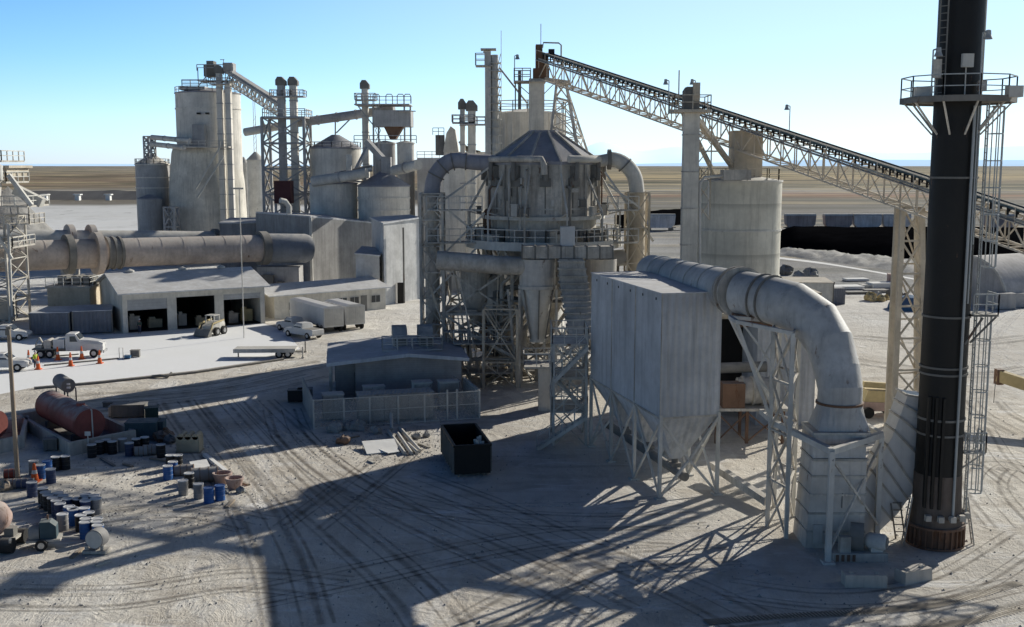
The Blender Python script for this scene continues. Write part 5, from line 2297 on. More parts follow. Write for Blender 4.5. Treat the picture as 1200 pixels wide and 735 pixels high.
# left wall runs to lower left, right wall runs right-back
lw = (X(285, 190) - A.x)
bw = thing('kiln_building', 'big windowless grey warehouse where the kiln shell ends', 'building', A)
Bc = A + V((X(435, 188) - A.x, 12, 0))
Cc = A + V((X(283, 176) - A.x - 2, 10, 0))
mb = MB()
pa = [A, V((X(436, 190), 190, 0)), V((X(400, 214), 214, 0)), V((X(315, 195), 186, 0))]
hts = [Z(255, 176), Z(262, 190), Z(260, 190), Z(250, 186)]
n = 4
vs = [V((p.x, p.y, 0)) for p in pa] + [V((p.x, p.y, z)) for p, z in zip(pa, hts)]
mb.add(vs, [(i, (i + 1) % n, n + (i + 1) % n, n + i) for i in range(n)])
mb.build('wall', 'wallg', bw)
mb = MB()
mb.add(vs[n:], [(0, 1, 2, 3)])
mb.extr([v + V((0, 0, .25)) for v in vs[n:]], (0, 0, -.22))
mb.build('roof', 'roof', bw)
mb = MB()
dd = (pa[1] - pa[0]).normalized()
nrm = V((dd.y, -dd.x, 0)) * .06
q0 = pa[0] + dd * 13.0
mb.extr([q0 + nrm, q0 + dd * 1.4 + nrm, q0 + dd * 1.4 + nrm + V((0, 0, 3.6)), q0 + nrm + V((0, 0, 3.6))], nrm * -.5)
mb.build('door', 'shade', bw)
mb = MB()
q = pa[3].lerp(pa[0], .62)
mb.pipe([V((q.x, q.y, h1)), V((q.x, q.y, h1 + 1.2)), V((q.x - .5, q.y - .3, h1 + 2)), V((q.x - 1.2, q.y - .8, h1 + 2.2))], .45, 12)
mb.build('roof_vent', 'steel_l', bw)
mb = MB()
mb.bar((pa[0].x, pa[0].y - .1, 0), (pa[0].x, pa[0].y - .1, hts[0]), .4)
mb.build('corner_trim', 'steel_l', bw)
# annexe further left behind the kiln
gable_or_shed('low pale annexe joined to the kiln warehouse behind the kiln end', 'annexe', [V((X(262, 188), 186, 0)), V((X(318, 188), 188, 0)), V((X(330, 205), 205, 0)), V((X(275, 205), 203, 0))],
              [Z(262, 187)] * 4, 'wallg', 'roof')
t = gable_or_shed('pale upright metal building with open dark doorways, right of the kiln warehouse', 'mill_building',
                  [V((X(450, 158), 158, 0)), V((X(492, 166), 166, 0)), V((X(480, 178), 178, 0)), V((X(436, 170), 170, 0))],
                  [Z(263, 158), Z(256, 166), Z(256, 170), Z(256, 170)], 'wallw', 'roof')
mb = MB()
mb.box(X(465, 160), 160.2, 0, X(472, 160), 160.7, 3)
mb.build('door', 'shade', t)
mb = MB()
mb.tube((X(473, 160.6), 160.6, 0), (X(473, 160.6), 160.6, 11), .14, n=8)
mb.build('downpipe', 'steel_d', t)
t = gable_or_shed('small pale lean-to shed with a dark door beside the kiln warehouse', 'lean_to_shed',
                  [V((X(419, 160), 158, 0)), V((X(446, 160), 158.5, 0)), V((X(448, 166), 166, 0)), V((X(425, 166), 166, 0))],
                  [Z(298, 158), Z(301, 158), Z(292, 166), Z(290, 166)], 'wallw', 'roof')
mb = MB()
mb.box(X(430, 158), 158.0, 0, X(441, 158), 158.25, 2.9)
mb.build('door', 'shade', t)

# ------------------------------------------------------------------ kiln
KA = W(-40, 302, 145)
KB = W(306, 291, 170)
kd = (KB - KA).normalized()
kn = thing('rotary_kiln', 'long thick dusty brown rotary kiln shell crossing behind the workshop', 'kiln', (KA.x, KA.y, 0))
mb = MB()
mb.pipe([KA, KB], 2.05, 36)
mb.build('shell', 'kiln', kn)
for i in range(12):
    p = KA.lerp(KB, (i + 1) / 13)
    mb = MB()
    mb.pipe([p, p + kd * .12], 2.08, 36)
    mb.build('weld_ring', 'kiln', kn)


def on_kiln(px):
    # parameter where the axis crosses that column
    lo_, hi_ = 0.0, 1.0
    for _ in range(40):
        m_ = (lo_ + hi_) / 2
        p = KA.lerp(KB, m_)
        if p.x / (p.y * CP + (CAMZ - p.z) * SP) * F + 600 < px:
            lo_ = m_
        else:
            hi_ = m_
    return KA.lerp(KB, lo_)


p = on_kiln(76)
mb = MB()
mb.pipe([p, p + kd * .9], 2.75, 40)
mb.build('riding_ring', 'steel_d', kn)
p = on_kiln(110)
mb = MB()
mb.pipe([p, p + kd * .9], 3.0, 40)
mb.build('girth_gear', 'kiln', kn)
p = on_kiln(123)
mb = MB()
mb.pipe([p, p + kd * 2.2], 2.2, 36)
for i in range(3):
    mb.pipe([p + kd * i * .9, p + kd * (i * .9 + .3)], 2.35, 36)
mb.build('seal_band', 'steel_d', kn)
K2 = W(362, 291, 173)
mb = MB()
mb.pipe([on_kiln(303), on_kiln(305) + kd * .9], 2.6, 36)
mb.build('riding_ring', 'steel_d', kn)
mb = MB()
mb.pipe([KB + kd * .8, K2 - kd * .6, K2], [2.25, 2.25, 2.0], 36)
mb.build('hood', 'kiln2', kn)
# second tube
a_, b_ = W(-20, 279, 168), W(300, 280, 196)
t = thing('cooler_tube', 'paler second tube with collars lying behind the brown kiln', 'kiln', (a_.x, a_.y, 0))
mb = MB()
mb.pipe([a_, b_], 1.3, 28)
mb.build('shell', 'steel_l', t)
for px_ in (68, 92):
    f_ = (px_ + 20) / 320
    p = a_.lerp(b_, f_)
    mb = MB()
    mb.pipe([p, p + (b_ - a_).normalized() * .9], 2.2, 30)
    mb.build('riding_ring', 'kiln', t)
mb = MB()
p = a_.lerp(b_, .82)
mb.pipe([p, p + (b_ - a_).normalized() * .8], 1.7, 30)
mb.build('riding_ring', 'steel_d', t)
for px_ in (70, 280):
    mb = MB()
    p = a_.lerp(b_, (px_ + 20) / 320)
    mb.box(p.x - 1, p.y - 1.4, 0, p.x + 1, p.y + 1.4, p.z - 1.2)
    mb.build('pier', 'bare', t)
# kiln piers
q0 = on_kiln(75)
kp = thing('kiln_pier', 'block shaped concrete pier with railed top carrying the kiln', 'pier', (q0.x, q0.y, 0))
x0_, x1_ = X(51, 141), X(101, 141)
mb = MB()
mb.box(x0_, 141.5, 0, x1_, 147, 4.3)
mb.build('pier', 'tan', kp)
mb = MB()
mb.box(x0_ - .2, 141.3, 4.3, x1_ + .2, 147.2, 4.55)
mb.build('cap', 'bare', kp)
mb = MB()
mb.rail([(x0_ - .1, 141.4, 4.55), (x1_ + .1, 141.4, 4.55), (x1_ + .1, 147, 4.55)], 1.1, .04, 1.2)
mb.build('railing', 'steel_l', kp)
for dx in (.8, 2.6, 4.1):
    mb = MB()
    mb.box(x0_ + dx, 143, 4.55, x0_ + dx + 1.2, 145, 5.7)
    mb.tube((x0_ + dx + .6, 142.8, 5.2), (x0_ + dx + .6, 145.3, 5.2), .55, n=14)
    mb.build('roller', 'steel_d', kp)
t = thing('kiln_pier', 'dark low concrete pier under the right end of the kiln', 'pier', (X(330, 172), 172, 0))
mb = MB()
mb.box(X(303, 172), 170.5, 0, X(352, 172), 174, Z(312, 172))
mb.build('pier', 'fargrey', t)
mb = MB()
mb.box(X(306, 170), 169.6, 0, X(320, 170), 170.4, 3.2)
mb.box(X(324, 170), 169.6, 0, X(332, 170), 170.4, 2.2)
mb.build('drive_guard', 'steel_d', t)

# ------------------------------------------------------------------ tower at the left edge
LY = 140
lt = lattice('firing_tower', 'dusty lattice tower with platforms cut by the left picture edge', X(-60, LY), X(7, LY), LY, LY + 6, Z(255, LY), 5, 'steel', .07, .25, 'industrial tower')
for py, x0p, x1p in ((291, -50, 18), (243, -50, 38), (215, -50, 15), (190, -50, 11)):
    mb = MB()
    mb.box(X(x0p, LY), LY - .6, Z(py, LY), X(x1p, LY), LY + 6, Z(py - 2, LY))
    d_ = mb.build('deck', 'steel', lt)
    mb = MB()
    mb.rail([(X(x0p, LY), LY - .6, Z(py - 2, LY)), (X(x1p, LY), LY - .6, Z(py - 2, LY)), (X(x1p, LY), LY + 6, Z(py - 2, LY))], 1.2, .06, 1.5)
    mb.build('railing', 'steel_l', d_)
mb = MB()
mb.box(X(-50, LY), LY, Z(207, LY), X(14, LY), LY + 6.4, Z(195, LY))
mb.box(X(-50, LY), LY - .3, Z(197, LY), X(18, LY), LY + 6.6, Z(194, LY))
mb.build('head_house', 'tan', lt)
mb = MB()
mb.bar(W(10, 205, LY - 1), W(37, 241, LY - 1), .5)
mb.build('chute', 'steel_l', lt)
mb = MB()
mb.bar(W(18, 222, LY + 3), W(50, 238, LY + 3), 1.2)
mb.build('chute', 'steel_l', lt)
mb = MB()
mb.bar((X(4, LY), LY - .7, Z(243, LY)), (X(8, LY), LY - .7, Z(200, LY)), .5)
mb.lathe((X(4, LY), LY - 1.0, Z(215, LY)), [(0, 0), (1.0, .4), (1.0, 2.2), (0, 2.8)], 14)
mb.build('pipe', 'steel_l', lt)
for px_ in (24, 37):
    mb = MB()
    mb.bar((X(px_, LY), LY, Z(262, LY)), (X(px_, LY), LY, Z(241, LY)), .14)
    mb.build('post', 'steel', lt)
mb = MB()
mb.box(X(10, LY), LY - .6, Z(263, LY), X(39, LY), LY + 4, Z(262, LY))
mb.rail([(X(10, LY), LY - .6, Z(262, LY)), (X(39, LY), LY - .6, Z(262, LY)), (X(39, LY), LY + 4, Z(262, LY))], 1.2, .06, 1.5)
mb.build('side_platform', 'steel', lt)
mb = MB()
mb.bar(W(-5, 270, LY - 1.2), W(14, 303, LY - 1.2), .3)
mb.bar((X(15, LY), LY - 1.2, 1), (X(17, LY), LY - 1.2, Z(262, LY)), .25)
mb.build('brace', 'steel_l', lt)
t = thing('waste_cone', 'pale dust heap behind the tower at the left edge', 'pile', (X(15, 240), 240, 0))
mb = MB()
vs = [(X(14, 240), 240, Z(218, 240))]
n = 24
for i in range(n):
    a = 2 * math.pi * i / n
    rr = 13 * (1 + .08 * math.sin(i * 2.1))
    vs.append((X(14, 240) + rr * math.cos(a), 240 + rr * math.sin(a), 0))
mb.add(vs, [(0, 1 + i, 1 + (i + 1) % n) for i in range(n)], True)
mb.build('heap', 'rubble', t)

#@@WORKSHOP
# ------------------------------------------------------------------ workshop (three bay garage)
gA, gB = G(145, 391), G(311, 379)
u = (gB - gA).normalized()
gl_ = (gB - gA).length
gfr = frame(gA, math.atan2(u.y, u.x))
GW, GD, GH = gl_, 15.0, 4.75
gg_ = thing('workshop', 'cream three bay workshop with roller doors facing the white apron', 'building', gA)
bay = GW / 3
mb = MB(gfr)
mb.box(0, 0, 0, .3, GD, GH)
mb.box(GW - .3, 0, 0, GW, GD, GH)
mb.box(.3, GD - .3, 0, GW - .3, GD, GH)
mb.box(.3, 0, GH - .75, GW - .3, .3, GH)
for i in range(4):
    x = i * bay
    w0, w1 = max(.3, x - .55), min(GW - .3, x + .55)
    mb.box(w0, 0, 0, w1, .3, GH - .75)
mb.add([(0, 0, GH), (0, GD, GH), (0, GD / 2, GH + 1.7)], [(0, 1, 2)])
mb.add([(GW, 0, GH), (GW, GD, GH), (GW, GD / 2, GH + 1.7)], [(0, 2, 1)])
mb.build('wall', 'wall', gg_)
mb = MB(gfr)
for sgn, y0, y1, za, zb in ((0, -.7, GD / 2, GH - .05, GH + 1.75), (1, GD / 2, GD + .5, GH + 1.75, GH - .05)):
    mb.add([(-.6, y0, za), (GW + .6, y0, za), (GW + .6, y1, zb), (-.6, y1, zb), (-.6, y0, za + .14), (GW + .6, y0, za + .14), (GW + .6, y1, zb + .14), (-.6, y1, zb + .14)],
           [(0, 3, 2, 1), (4, 5, 6, 7), (0, 1, 5, 4), (1, 2, 6, 5), (2, 3, 7, 6), (3, 0, 4, 7)])
mb.build('roof', 'roof', gg_)
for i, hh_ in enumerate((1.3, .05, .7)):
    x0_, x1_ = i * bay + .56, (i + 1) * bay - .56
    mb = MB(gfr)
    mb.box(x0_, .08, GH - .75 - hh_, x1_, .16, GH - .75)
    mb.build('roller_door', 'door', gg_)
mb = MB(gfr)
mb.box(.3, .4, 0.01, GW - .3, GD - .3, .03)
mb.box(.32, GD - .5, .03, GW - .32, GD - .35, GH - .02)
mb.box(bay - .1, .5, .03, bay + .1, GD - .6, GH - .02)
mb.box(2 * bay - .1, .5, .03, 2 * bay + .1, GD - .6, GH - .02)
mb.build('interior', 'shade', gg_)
for i, x in enumerate((2.5, 9.0, 14.0)):
    mb = MB(gfr)
    z = GH + 1.7 - abs(1.5 - 0) * .2
    mb.tube((x, GD / 2 + .2, z - .2), (x, GD / 2 + .2, z + .5), .35, n=12)
    mb.lathe((x, GD / 2 + .2, z + .5), [(.55, 0), (.55, .15), (0, .4)], 12)
    mb.build('roof_vent', 'steel_l', gg_)
rnd = random.Random(4)
for i, (x_, y_, a_, b_, h_, m_, lbl) in enumerate(((1.2, 2.5, 1.2, .8, 1.6, 'steel', 'tool cabinet inside the left workshop bay'), (3.6, 3, 1.6, 1.0, 1.0, 'beige', 'work bench inside the left workshop bay'),
                                            (7.2, 3.0, 1.0, .8, 1.4, 'steel_l', 'pale cabinet inside the middle workshop bay'), (9.2, 2.2, 1.3, .8, .9, 'beige', 'beige crate inside the middle workshop bay'),
                                            (13.3, 2.2, 1.2, .9, 1.2, 'steel', 'grey crate at the left of the right workshop bay'), (15.2, 3, 1.4, 1, 1.5, 'yellow', 'dusty machine inside the right workshop bay'))):
    mb = MB(gfr)
    mb.box(x_, y_, .03, x_ + a_, y_ + b_, h_)
    mb.box(x_ - .05, y_ - .05, h_, x_ + a_ + .05, y_ + b_ + .05, h_ + .06)
    mb.box(x_ + .1, y_ + .1, h_ + .06, x_ + a_ * .5, y_ + b_ * .7, h_ + .35)
    o = mb.build('work_cabinet', m_, None, gfr @ V((x_, y_, 0)))
    tag(o, lbl, 'cabinet')
# low office wing
oA, oB = G(322, 374), G(452, 362)
ou = (oB - oA).normalized()
ofr = frame(oA, math.atan2(ou.y, ou.x))
OW = (oB - oA).length
of = thing('office_wing', 'low grey roofed office wing with small windows right of the workshop', 'building', oA)
mb = MB(ofr)
mb.box(0, 0, 0, OW, 9, 3.0)
mb.build('wall', 'wall', of)
mb = MB(ofr)
for y0, y1, za, zb in ((-.6, 4.5, 2.98, 4.0), (4.5, 9.5, 4.0, 2.98)):
    mb.add([(-1, y0, za), (OW + .6, y0, za), (OW + .6 - (0 if y0 < 0 else 0), y1, zb), (-1, y1, zb), (-1, y0, za + .14), (OW + .6, y0, za + .14), (OW + .6, y1, zb + .14), (-1, y1, zb + .14)],
           [(0, 3, 2, 1), (4, 5, 6, 7), (0, 1, 5, 4), (1, 2, 6, 5), (2, 3, 7, 6), (3, 0, 4, 7)])
mb.build('roof', 'roof', of)
for x in (2.0, OW * .55, OW * .66, OW * .86):
    mb = MB(ofr)
    mb.box(x, -.06, 1.0, x + 1.5, -.01, 2.1)
    w_ = mb.build('window', 'steel_l', of)
    mb = MB(ofr)
    mb.box(x + .08, -.09, 1.08, x + .7, -.061, 2.02)
    mb.box(x + .8, -.09, 1.08, x + 1.42, -.061, 2.02)
    mb.build('pane', 'glass', w_)
mb = MB(ofr)
mb.box(OW * .765, -.06, 0, OW * .765 + .95, -.01, 2.15)
mb.build('door', 'steel_d', of)

# shipping containers / sheds
def container(name, label, A, B, dep, h, m, roofm='roofg', door=True):
    u_ = (B - A).normalized()
    fr_ = frame(A, math.atan2(u_.y, u_.x))
    Lc = (B - A).length
    t = thing(name, label, 'container', A)
    mb = MB(fr_)
    mb.box(0, 0, .12, Lc, dep, h)
    mb.build('body', m, t)
    mb = MB(fr_)
    mb.box(-.05, -.05, h, Lc + .05, dep + .05, h + .08)
    mb.build('roof', roofm, t)
    for x in (0, Lc):
        for y in (0, dep):
            mb = MB(fr_)
            mb.box(x - .08, y - .08, 0, x + .08, y + .08, h)
            mb.build('corner_post', 'steel_d', t)
    if door:
        mb = MB(fr_)
        n = int(Lc / .5)
        for i in range(n):
            mb.box(.25 + i * .5, -.05, .3, .35 + i * .5, -.005, h - .15)
        mb.build('rib', m, t)
    return t, fr_, Lc


container('shipping_container', 'left of two low grey corrugated containers before the workshop', G(36, 393), G(82, 392), 6, 2.6, 'contain')
container('shipping_container', 'right of two low grey corrugated containers, next to the workshop wall', G(86, 392), G(132, 390), 6, 2.7, 'contain')
container('site_hut', 'plain brown grey hut at the left edge by the kiln pier', G(-30, 378), G(17, 376), 4, 3.0, 'conc_l')
# pale box trailers
for (A_, B_, dep, lbl, h) in ((G(338, 389), G(383, 391), 2.4, '', 0),):
    pass
tA = G(383, 391)
t = thing('box_trailer', 'white box trailer nearer the office wing, with a dusty arched roof', 'trailer', G(388, 391))
for k_, (pxa, pya, lbl) in enumerate(((380, 391, None), (405, 388, None))):
    A_ = G(pxa, pya)
    B_ = G(pxa + 23, pya - 2)
    u_ = (B_ - A_).normalized()
    fr_ = frame(A_, math.atan2(u_.y, u_.x))
    if k_ == 0:
        tt = t
        tt.location = A_
        ROOT[tt.name] = V(A_)
    else:
        tt = thing('box_trailer', 'second white box trailer, parked right beside the first with its end half lit', 'trailer', A_)
    wB = (B_ - A_).length
    mb = MB(fr_)
    mb.extr([(0, 0, .7), (wB, 0, .7), (wB, 0, 3.0), (wB * .75, 0, 3.2), (wB * .25, 0, 3.2), (0, 0, 3.0)], (0, 11 - k_ * 4.5, 0))
    mb.build('body', 'white', tt)
    mb = MB(fr_)
    mb.box(.12, -.04, .85, wB / 2 - .04, -.005, 2.9)
    mb.build('door', 'steel_l', tt)
    mb = MB(fr_)
    mb.box(wB / 2 + .04, -.04, .85, wB - .12, -.005, 2.9)
    mb.build('door', 'steel_l', tt)
    for x in (0, wB - .25):
        for y in (.8, 2.0):
            mb = MB(fr_)
            mb.tube((x, y, .48), (x + .25, y, .48), .48, n=16)
            mb.build('wheel', 'tyre', tt)

# ------------------------------------------------------------------ control building and its yard
cA, cB = G(417, 470), G(541, 466)
cu = (cB - cA).normalized()
cfr = frame(cA, math.atan2(cu.y, cu.x))
CW = (cB - cA).length
cb = thing('control_building', 'grey block switch room with a low gabled roof and rooftop units', 'building', cA)
CH, CD = 3.7, 9.5
mb = MB(cfr)
mb.extr([(0, 0, 0), (CW, 0, 0), (CW, 0, CH - .35), (CW * .5, 0, CH + .1), (0, 0, CH - .35)], (0, CD, 0))
mb.build('wall', 'brick', cb)
mb = MB(cfr)
for x0, x1, za, zb in ((-2.4, CW * .5, CH - .55, CH + .1), (CW * .5, CW + .6, CH + .1, CH - .4)):
    mb.add([(x0, -.7, za), (x1, -.7, zb), (x1, CD + .6, zb), (x0, CD + .6, za), (x0, -.7, za + .3), (x1, -.7, zb + .3), (x1, CD + .6, zb + .3), (x0, CD + .6, za + .3)],
           [(0, 3, 2, 1), (4, 5, 6, 7), (0, 1, 5, 4), (1, 2, 6, 5), (2, 3, 7, 6), (3, 0, 4, 7)])
mb.build('roof', 'roofg', cb)
mb = MB(cfr)
mb.box(-1.7, 2.2, 0, -.02, CD - .2, CH - .75)
mb.build('porch_wall', 'brick', cb)
for y in (-.3, 3.0, 6.2, 9.2):
    mb = MB(cfr)
    mb.bar((-2.1, y, 0), (-2.1, y, CH - .55), .22)
    mb.build('porch_post', 'steel', cb)
mb = MB(cfr)
mb.box(-.04, 1.2, 0, -.005, 2.2, 2.1)
mb.build('door', 'shade', cb)
mb = MB(cfr)
mb.box(-1.74, 4.2, 1, -1.705, 5.8, 2.2)
mb.build('window', 'glass', cb)
mb = MB(cfr)
mb.box(2.4, 1.6, CH + .22, 7.6, 2.9, CH + .34)
mb.rail([(2.4, 1.6, CH + .34), (7.6, 1.6, CH + .34), (7.6, 2.9, CH + .34), (2.4, 2.9, CH + .34)], 1.05, .035, 1.2, True, True)
mb.build('roof_railing', 'steel_l', cb)
for x, s_ in ((3.4, 0), (5.7, 1)):
    t = thing('rooftop_unit', ('left' if x < 5 else 'right') + ' of two hooded cooling units behind the railing on the switch room roof', 'air conditioner', cfr @ V((x + .6, 4.6, CH + .2)), 'rooftop cooling units')
    mb = MB(cfr)
    mb.extr([(x, 3.6, CH + .2), (x, 6.2, CH + .2), (x, 6.2, CH + 1.9), (x, 4.8, CH + 1.9), (x, 3.6, CH + 1.1)], (1.3, 0, 0))
    mb.build('housing', 'steel', t)
    mb = MB(cfr)
    mb.box(x + .15, 3.54, CH + .4, x + 1.15, 3.59, CH + 1.0)
    mb.build('grille', 'steel_d', t)

# boxes in the fenced yard
F1, F2, F3 = G(368, 503), G(562, 491), G(360, 470)
fu = (F2 - F1).normalized()
ffr = frame(F1, math.atan2(fu.y, fu.x))
FW = (F2 - F1).length
M['mesh'] = None
mm = bpy.data.materials.new('chain_link')
mm.use_nodes = True
N_, L_n = mm.node_tree.nodes, mm.node_tree.links
b_ = N_['Principled BSDF']
b_.inputs['Base Color'].default_value = (.5, .48, .44, 1)
geo_ = N_.new('ShaderNodeNewGeometry')
chk = N_.new('ShaderNodeTexNoise')
chk.inputs['Scale'].default_value = 9
chk.inputs['Detail'].default_value = 3
mrr = N_.new('ShaderNodeMapRange')
mrr.inputs[1].default_value, mrr.inputs[2].default_value = .3, .7
mrr.inputs[3].default_value, mrr.inputs[4].default_value = .22, .5
L_n.new(geo_.outputs['Position'], chk.inputs['Vector'])
L_n.new(chk.outputs['Fac'], mrr.inputs[0])
L_n.new(mrr.outputs[0], b_.inputs['Alpha'])
M['mesh'] = mm
fc = thing('yard_fence', 'pale slatted and chain link fence enclosing the cabinets of the switch room', 'fence', F1)
fh = 2.25
gate = [0, 2.3, FW * .33, FW * .5, FW * .66, FW * .8, FW * .86, FW]
for x in gate:
    mb = MB(ffr)
    mb.bar((x, 0, 0), (x, 0, fh + (.25 if FW * .75 < x < FW * .9 else .05)), .12)
    mb.build('post', 'steel_l', fc)
mb = MB(ffr)
mb.add([(0, 0, .05), (FW, 0, .05), (FW, 0, fh), (0, 0, fh)], [(0, 1, 2, 3)])
mb.add([(FW, 0, .05), (FW - .6, 7, .05), (FW - .6, 7, fh), (FW, 0, fh)], [(0, 1, 2, 3)])
mb.build('mesh_panel', 'mesh', fc)
mb = MB(ffr)
mb.bar((0, 0, fh), (FW, 0, fh), .06)
mb.bar((0, 0, fh * .55), (FW, 0, fh * .55), .05)
mb.bar((0, 0, .08), (FW, 0, .08), .06)
mb.build('top_rail', 'steel_l', fc)
mb = MB(ffr)
mb.box(-.05, .1, .05, .05, 9.5, fh)
mb.build('slat_panel', 'fence', fc)
mb = MB(ffr)
mb.box(FW - .1, .1, .05, FW + .1, 5.5, fh + .1)
mb.build('slat_panel', 'fence', fc)
for i, (x, y, a, b, h, lbl) in enumerate(((1.0, 2.6, 1.6, 1.2, 2.0, 'leftmost pale switchgear cabinet in the fenced yard'),
                                     (3.6, 1.0, 5.9, 1.6, 2.15, 'long pale switchgear cabinet behind the middle of the yard fence'),
                                     (4.6, 5.4, 1.7, .9, 1.9, 'small cabinet against the switch room wall, left one'),
                                     (8.6, 4.6, 1.5, 1.2, 2.2, 'cabinet peeping over the right end of the long switchgear cabinet'),
                                     (10.6, 3.9, 1.6, 1.0, 2.3, 'rightmost upright cabinet in the fenced yard'))):
    t = thing('switchgear_cabinet', lbl, 'cabinet', ffr @ V((x, y, 0)), 'cabinets in the fenced yard')
    mb = MB(ffr)
    mb.box(x, y, .1, x + a, y + b, h)
    mb.box(x - .06, y - .06, h, x + a + .06, y + b + .06, h + .07)
    mb.build('body', 'steel_l' if i != 1 else 'fence', t)
    nn_ = max(1, int(a / .9))
    mb = MB(ffr)
    for k_ in range(nn_):
        mb.box(x + .06 + k_ * a / nn_, y - .03, .2, x + (k_ + 1) * a / nn_ - .06, y - .005, h - .1)
    mb.build('door', 'steel', t)

# roll-off dumpster
dA, dB = G(536, 560), G(577, 559)
dA = G(533, 560)
du = (dB - dA).normalized()
dl = 5.9
p_back = G(518, 520)
yd = (G(516, 529) - dA)
yd = V((yd.x, yd.y, 0)).normalized()
# orthonormal with side direction
dvx = V((yd.y, -yd.x, 0))
dfr = Matrix.Translation(dA) @ Matrix(((dvx.x, yd.x, 0, 0), (dvx.y, yd.y, 0, 0), (0, 0, 1, 0), (0, 0, 0, 1)))
DW, DH = 2.35, 2.05
dm = thing('dumpster', 'large open black roll-off dumpster standing in the yard', 'dumpster', dA)
mb = MB(dfr)
mb.box(0, 0, .2, .08, dl, DH)
mb.box(DW - .08, 0, .2, DW, dl, DH)
mb.box(.08, 0, .2, DW - .08, .08, DH)
mb.box(.08, dl - .08, .2, DW - .08, dl, DH)
mb.box(.08, .08, .2, DW - .08, dl - .08, .3)
mb.build('body', 'black', dm)
mb = MB(dfr)
mb.bar((0, -.02, DH), (0, dl, DH), .16)
mb.bar((DW, -.02, DH), (DW, dl, DH), .16)
mb.bar((0, 0, DH + .01), (DW, 0, DH + .01), .15)
mb.bar((0, dl, DH + .01), (DW, dl, DH + .01), .15)
mb.build('rim', 'black', dm)
for i in range(9):
    for x in (-.06, DW + .06):
        mb = MB(dfr)
        y = .3 + i * (dl - .6) / 8
        mb.box(x - .07, y - .06, .25, x + .07, y + .06, DH - .06)
        mb.build('rib', 'steel_d', dm)
for x in (.35, DW - .35):
    mb = MB(dfr)
    mb.tube((x - .1, .3, .12), (x + .1, .3, .12), .12, n=10)
    mb.tube((x - .1, dl - .3, .12), (x + .1, dl - .3, .12), .12, n=10)
    mb.build('wheel', 'steel_d', dm)
mb = MB(dfr)
random.seed(3)
for i in range(8):
    x, y = random.uniform(DW - .8, DW - .3), random.uniform(.3, 1.6)
    mb.bar((x, y, 1.0), (x + random.uniform(-.3, .2), y + .3, DH + random.uniform(-.1, .25)), .16)
rb_ = mb.build('scrap_load', 'steel_l', None, dfr @ V((DW - .6, .9, .3)))
tag(rb_, 'pale scrap poking out of the near right corner of the black dumpster', 'scrap')

# scrap sheets, pipes, boulders beside dumpster
o = MB()
q = [G(424, 517, .45), G(462, 514, .45), G(468, 528, .1), G(430, 532, .1)]
o.extr(q, (0, 0, -.06))
o = o.build('sheet_board', 'panel', None, (q[0].x, q[0].y, 0))
tag(o, 'large white sheet lying propped on the ground near the dumpster', 'sheet')
o = MB()
q = [G(443, 526, .2), G(460, 521, .24), G(468, 529, .16), G(455, 531, .16)]
o.extr(q, (0, 0, -.04))
o = o.build('sheet_board', 'panel', None, (q[0].x, q[0].y, 0))
tag(o, 'smaller white sheet overlapping the lower right of the large white sheet', 'sheet')
for i, (a_, b_, lbl) in enumerate((((455, 505), (474, 531), 'long pale pipe lying left-most beside the white sheets'), ((466, 508), (482, 531), 'pale pipe lying in the middle of the scrap pipes'),
                                   ((468, 501), (492, 528), 'longest pale pipe on the right of the scrap pipes'), ((459, 503), (454, 498), 'stub of pipe pointing up behind the scrap pipes'),
                                   ((478, 520), (489, 530), 'short pipe nearest the dumpster among the scrap pipes'))):
    mb = MB()
    a2, b2 = G(*a_, .15), G(*b_, .15)
    if i == 3:
        b2 = b2 + V((.3, 0, .9))
    mb.tube(a2, b2, .13, n=10)
    o = mb.build('scrap_pipe', 'steel_l', None, (a2.x, a2.y, 0))
    tag(o, lbl, 'pipe', 'scrap pipes beside the dumpster')


def rock(mb, c, r, seed, fl=.7):
    rnd = random.Random(seed)
    n, m_ = 10, 6
    c = V(c)
    vs = []
    ph_ = [rnd.uniform(0, 6) for _ in range(4)]
    for j in range(m_ + 1):
        for i in range(n):
            th = math.pi * j / m_
            t = 2 * math.pi * i / n
            k_ = 1 + .22 * math.sin(3 * t + ph_[0] + j) + .15 * math.sin(2 * th + ph_[1] + i) + rnd.uniform(-.06, .06)
            vs.append(c + V((math.sin(th) * math.cos(t) * r * k_, math.sin(th) * math.sin(t) * r * k_, math.cos(th) * r * fl * k_ + r * fl * .7)))
    fs = []
    for j in range(m_):
        for i in range(n):
            fs.append((j * n + i, (j + 1) * n + i, (j + 1) * n + (i + 1) % n, j * n + (i + 1) % n))
    mb.add(vs, fs)


for i, (px_, py_, r_, m_, lbl) in enumerate(((403, 520, .5, 'rusty', 'brown boulder left of the white sheet'), (394, 506, .6, 'rubble', 'pale boulder at the left corner of the yard fence'),
                                            (408, 504, .45, 'rubble', 'small grey boulder in the middle of three at the fence'), (419, 504, .6, 'rubble', 'grey boulder right-most of three at the fence foot'),
                                            (441, 508, .45, 'rubble', 'flat pale rubble lump between fence and scrap pipes'), (489, 514, .35, 'rubble', 'small rubble lump right of the scrap pipes'),
                                            (500, 512, .3, 'rubble', 'tiny rubble lump nearest the dumpster rear'))):
    mb = MB()
    p = G(px_, py_)
    rock(mb, p, r_, i * 7 + 1)
    o = mb.build('boulder', m_, None, (p.x, p.y, 0))
    tag(o, lbl, 'rock')

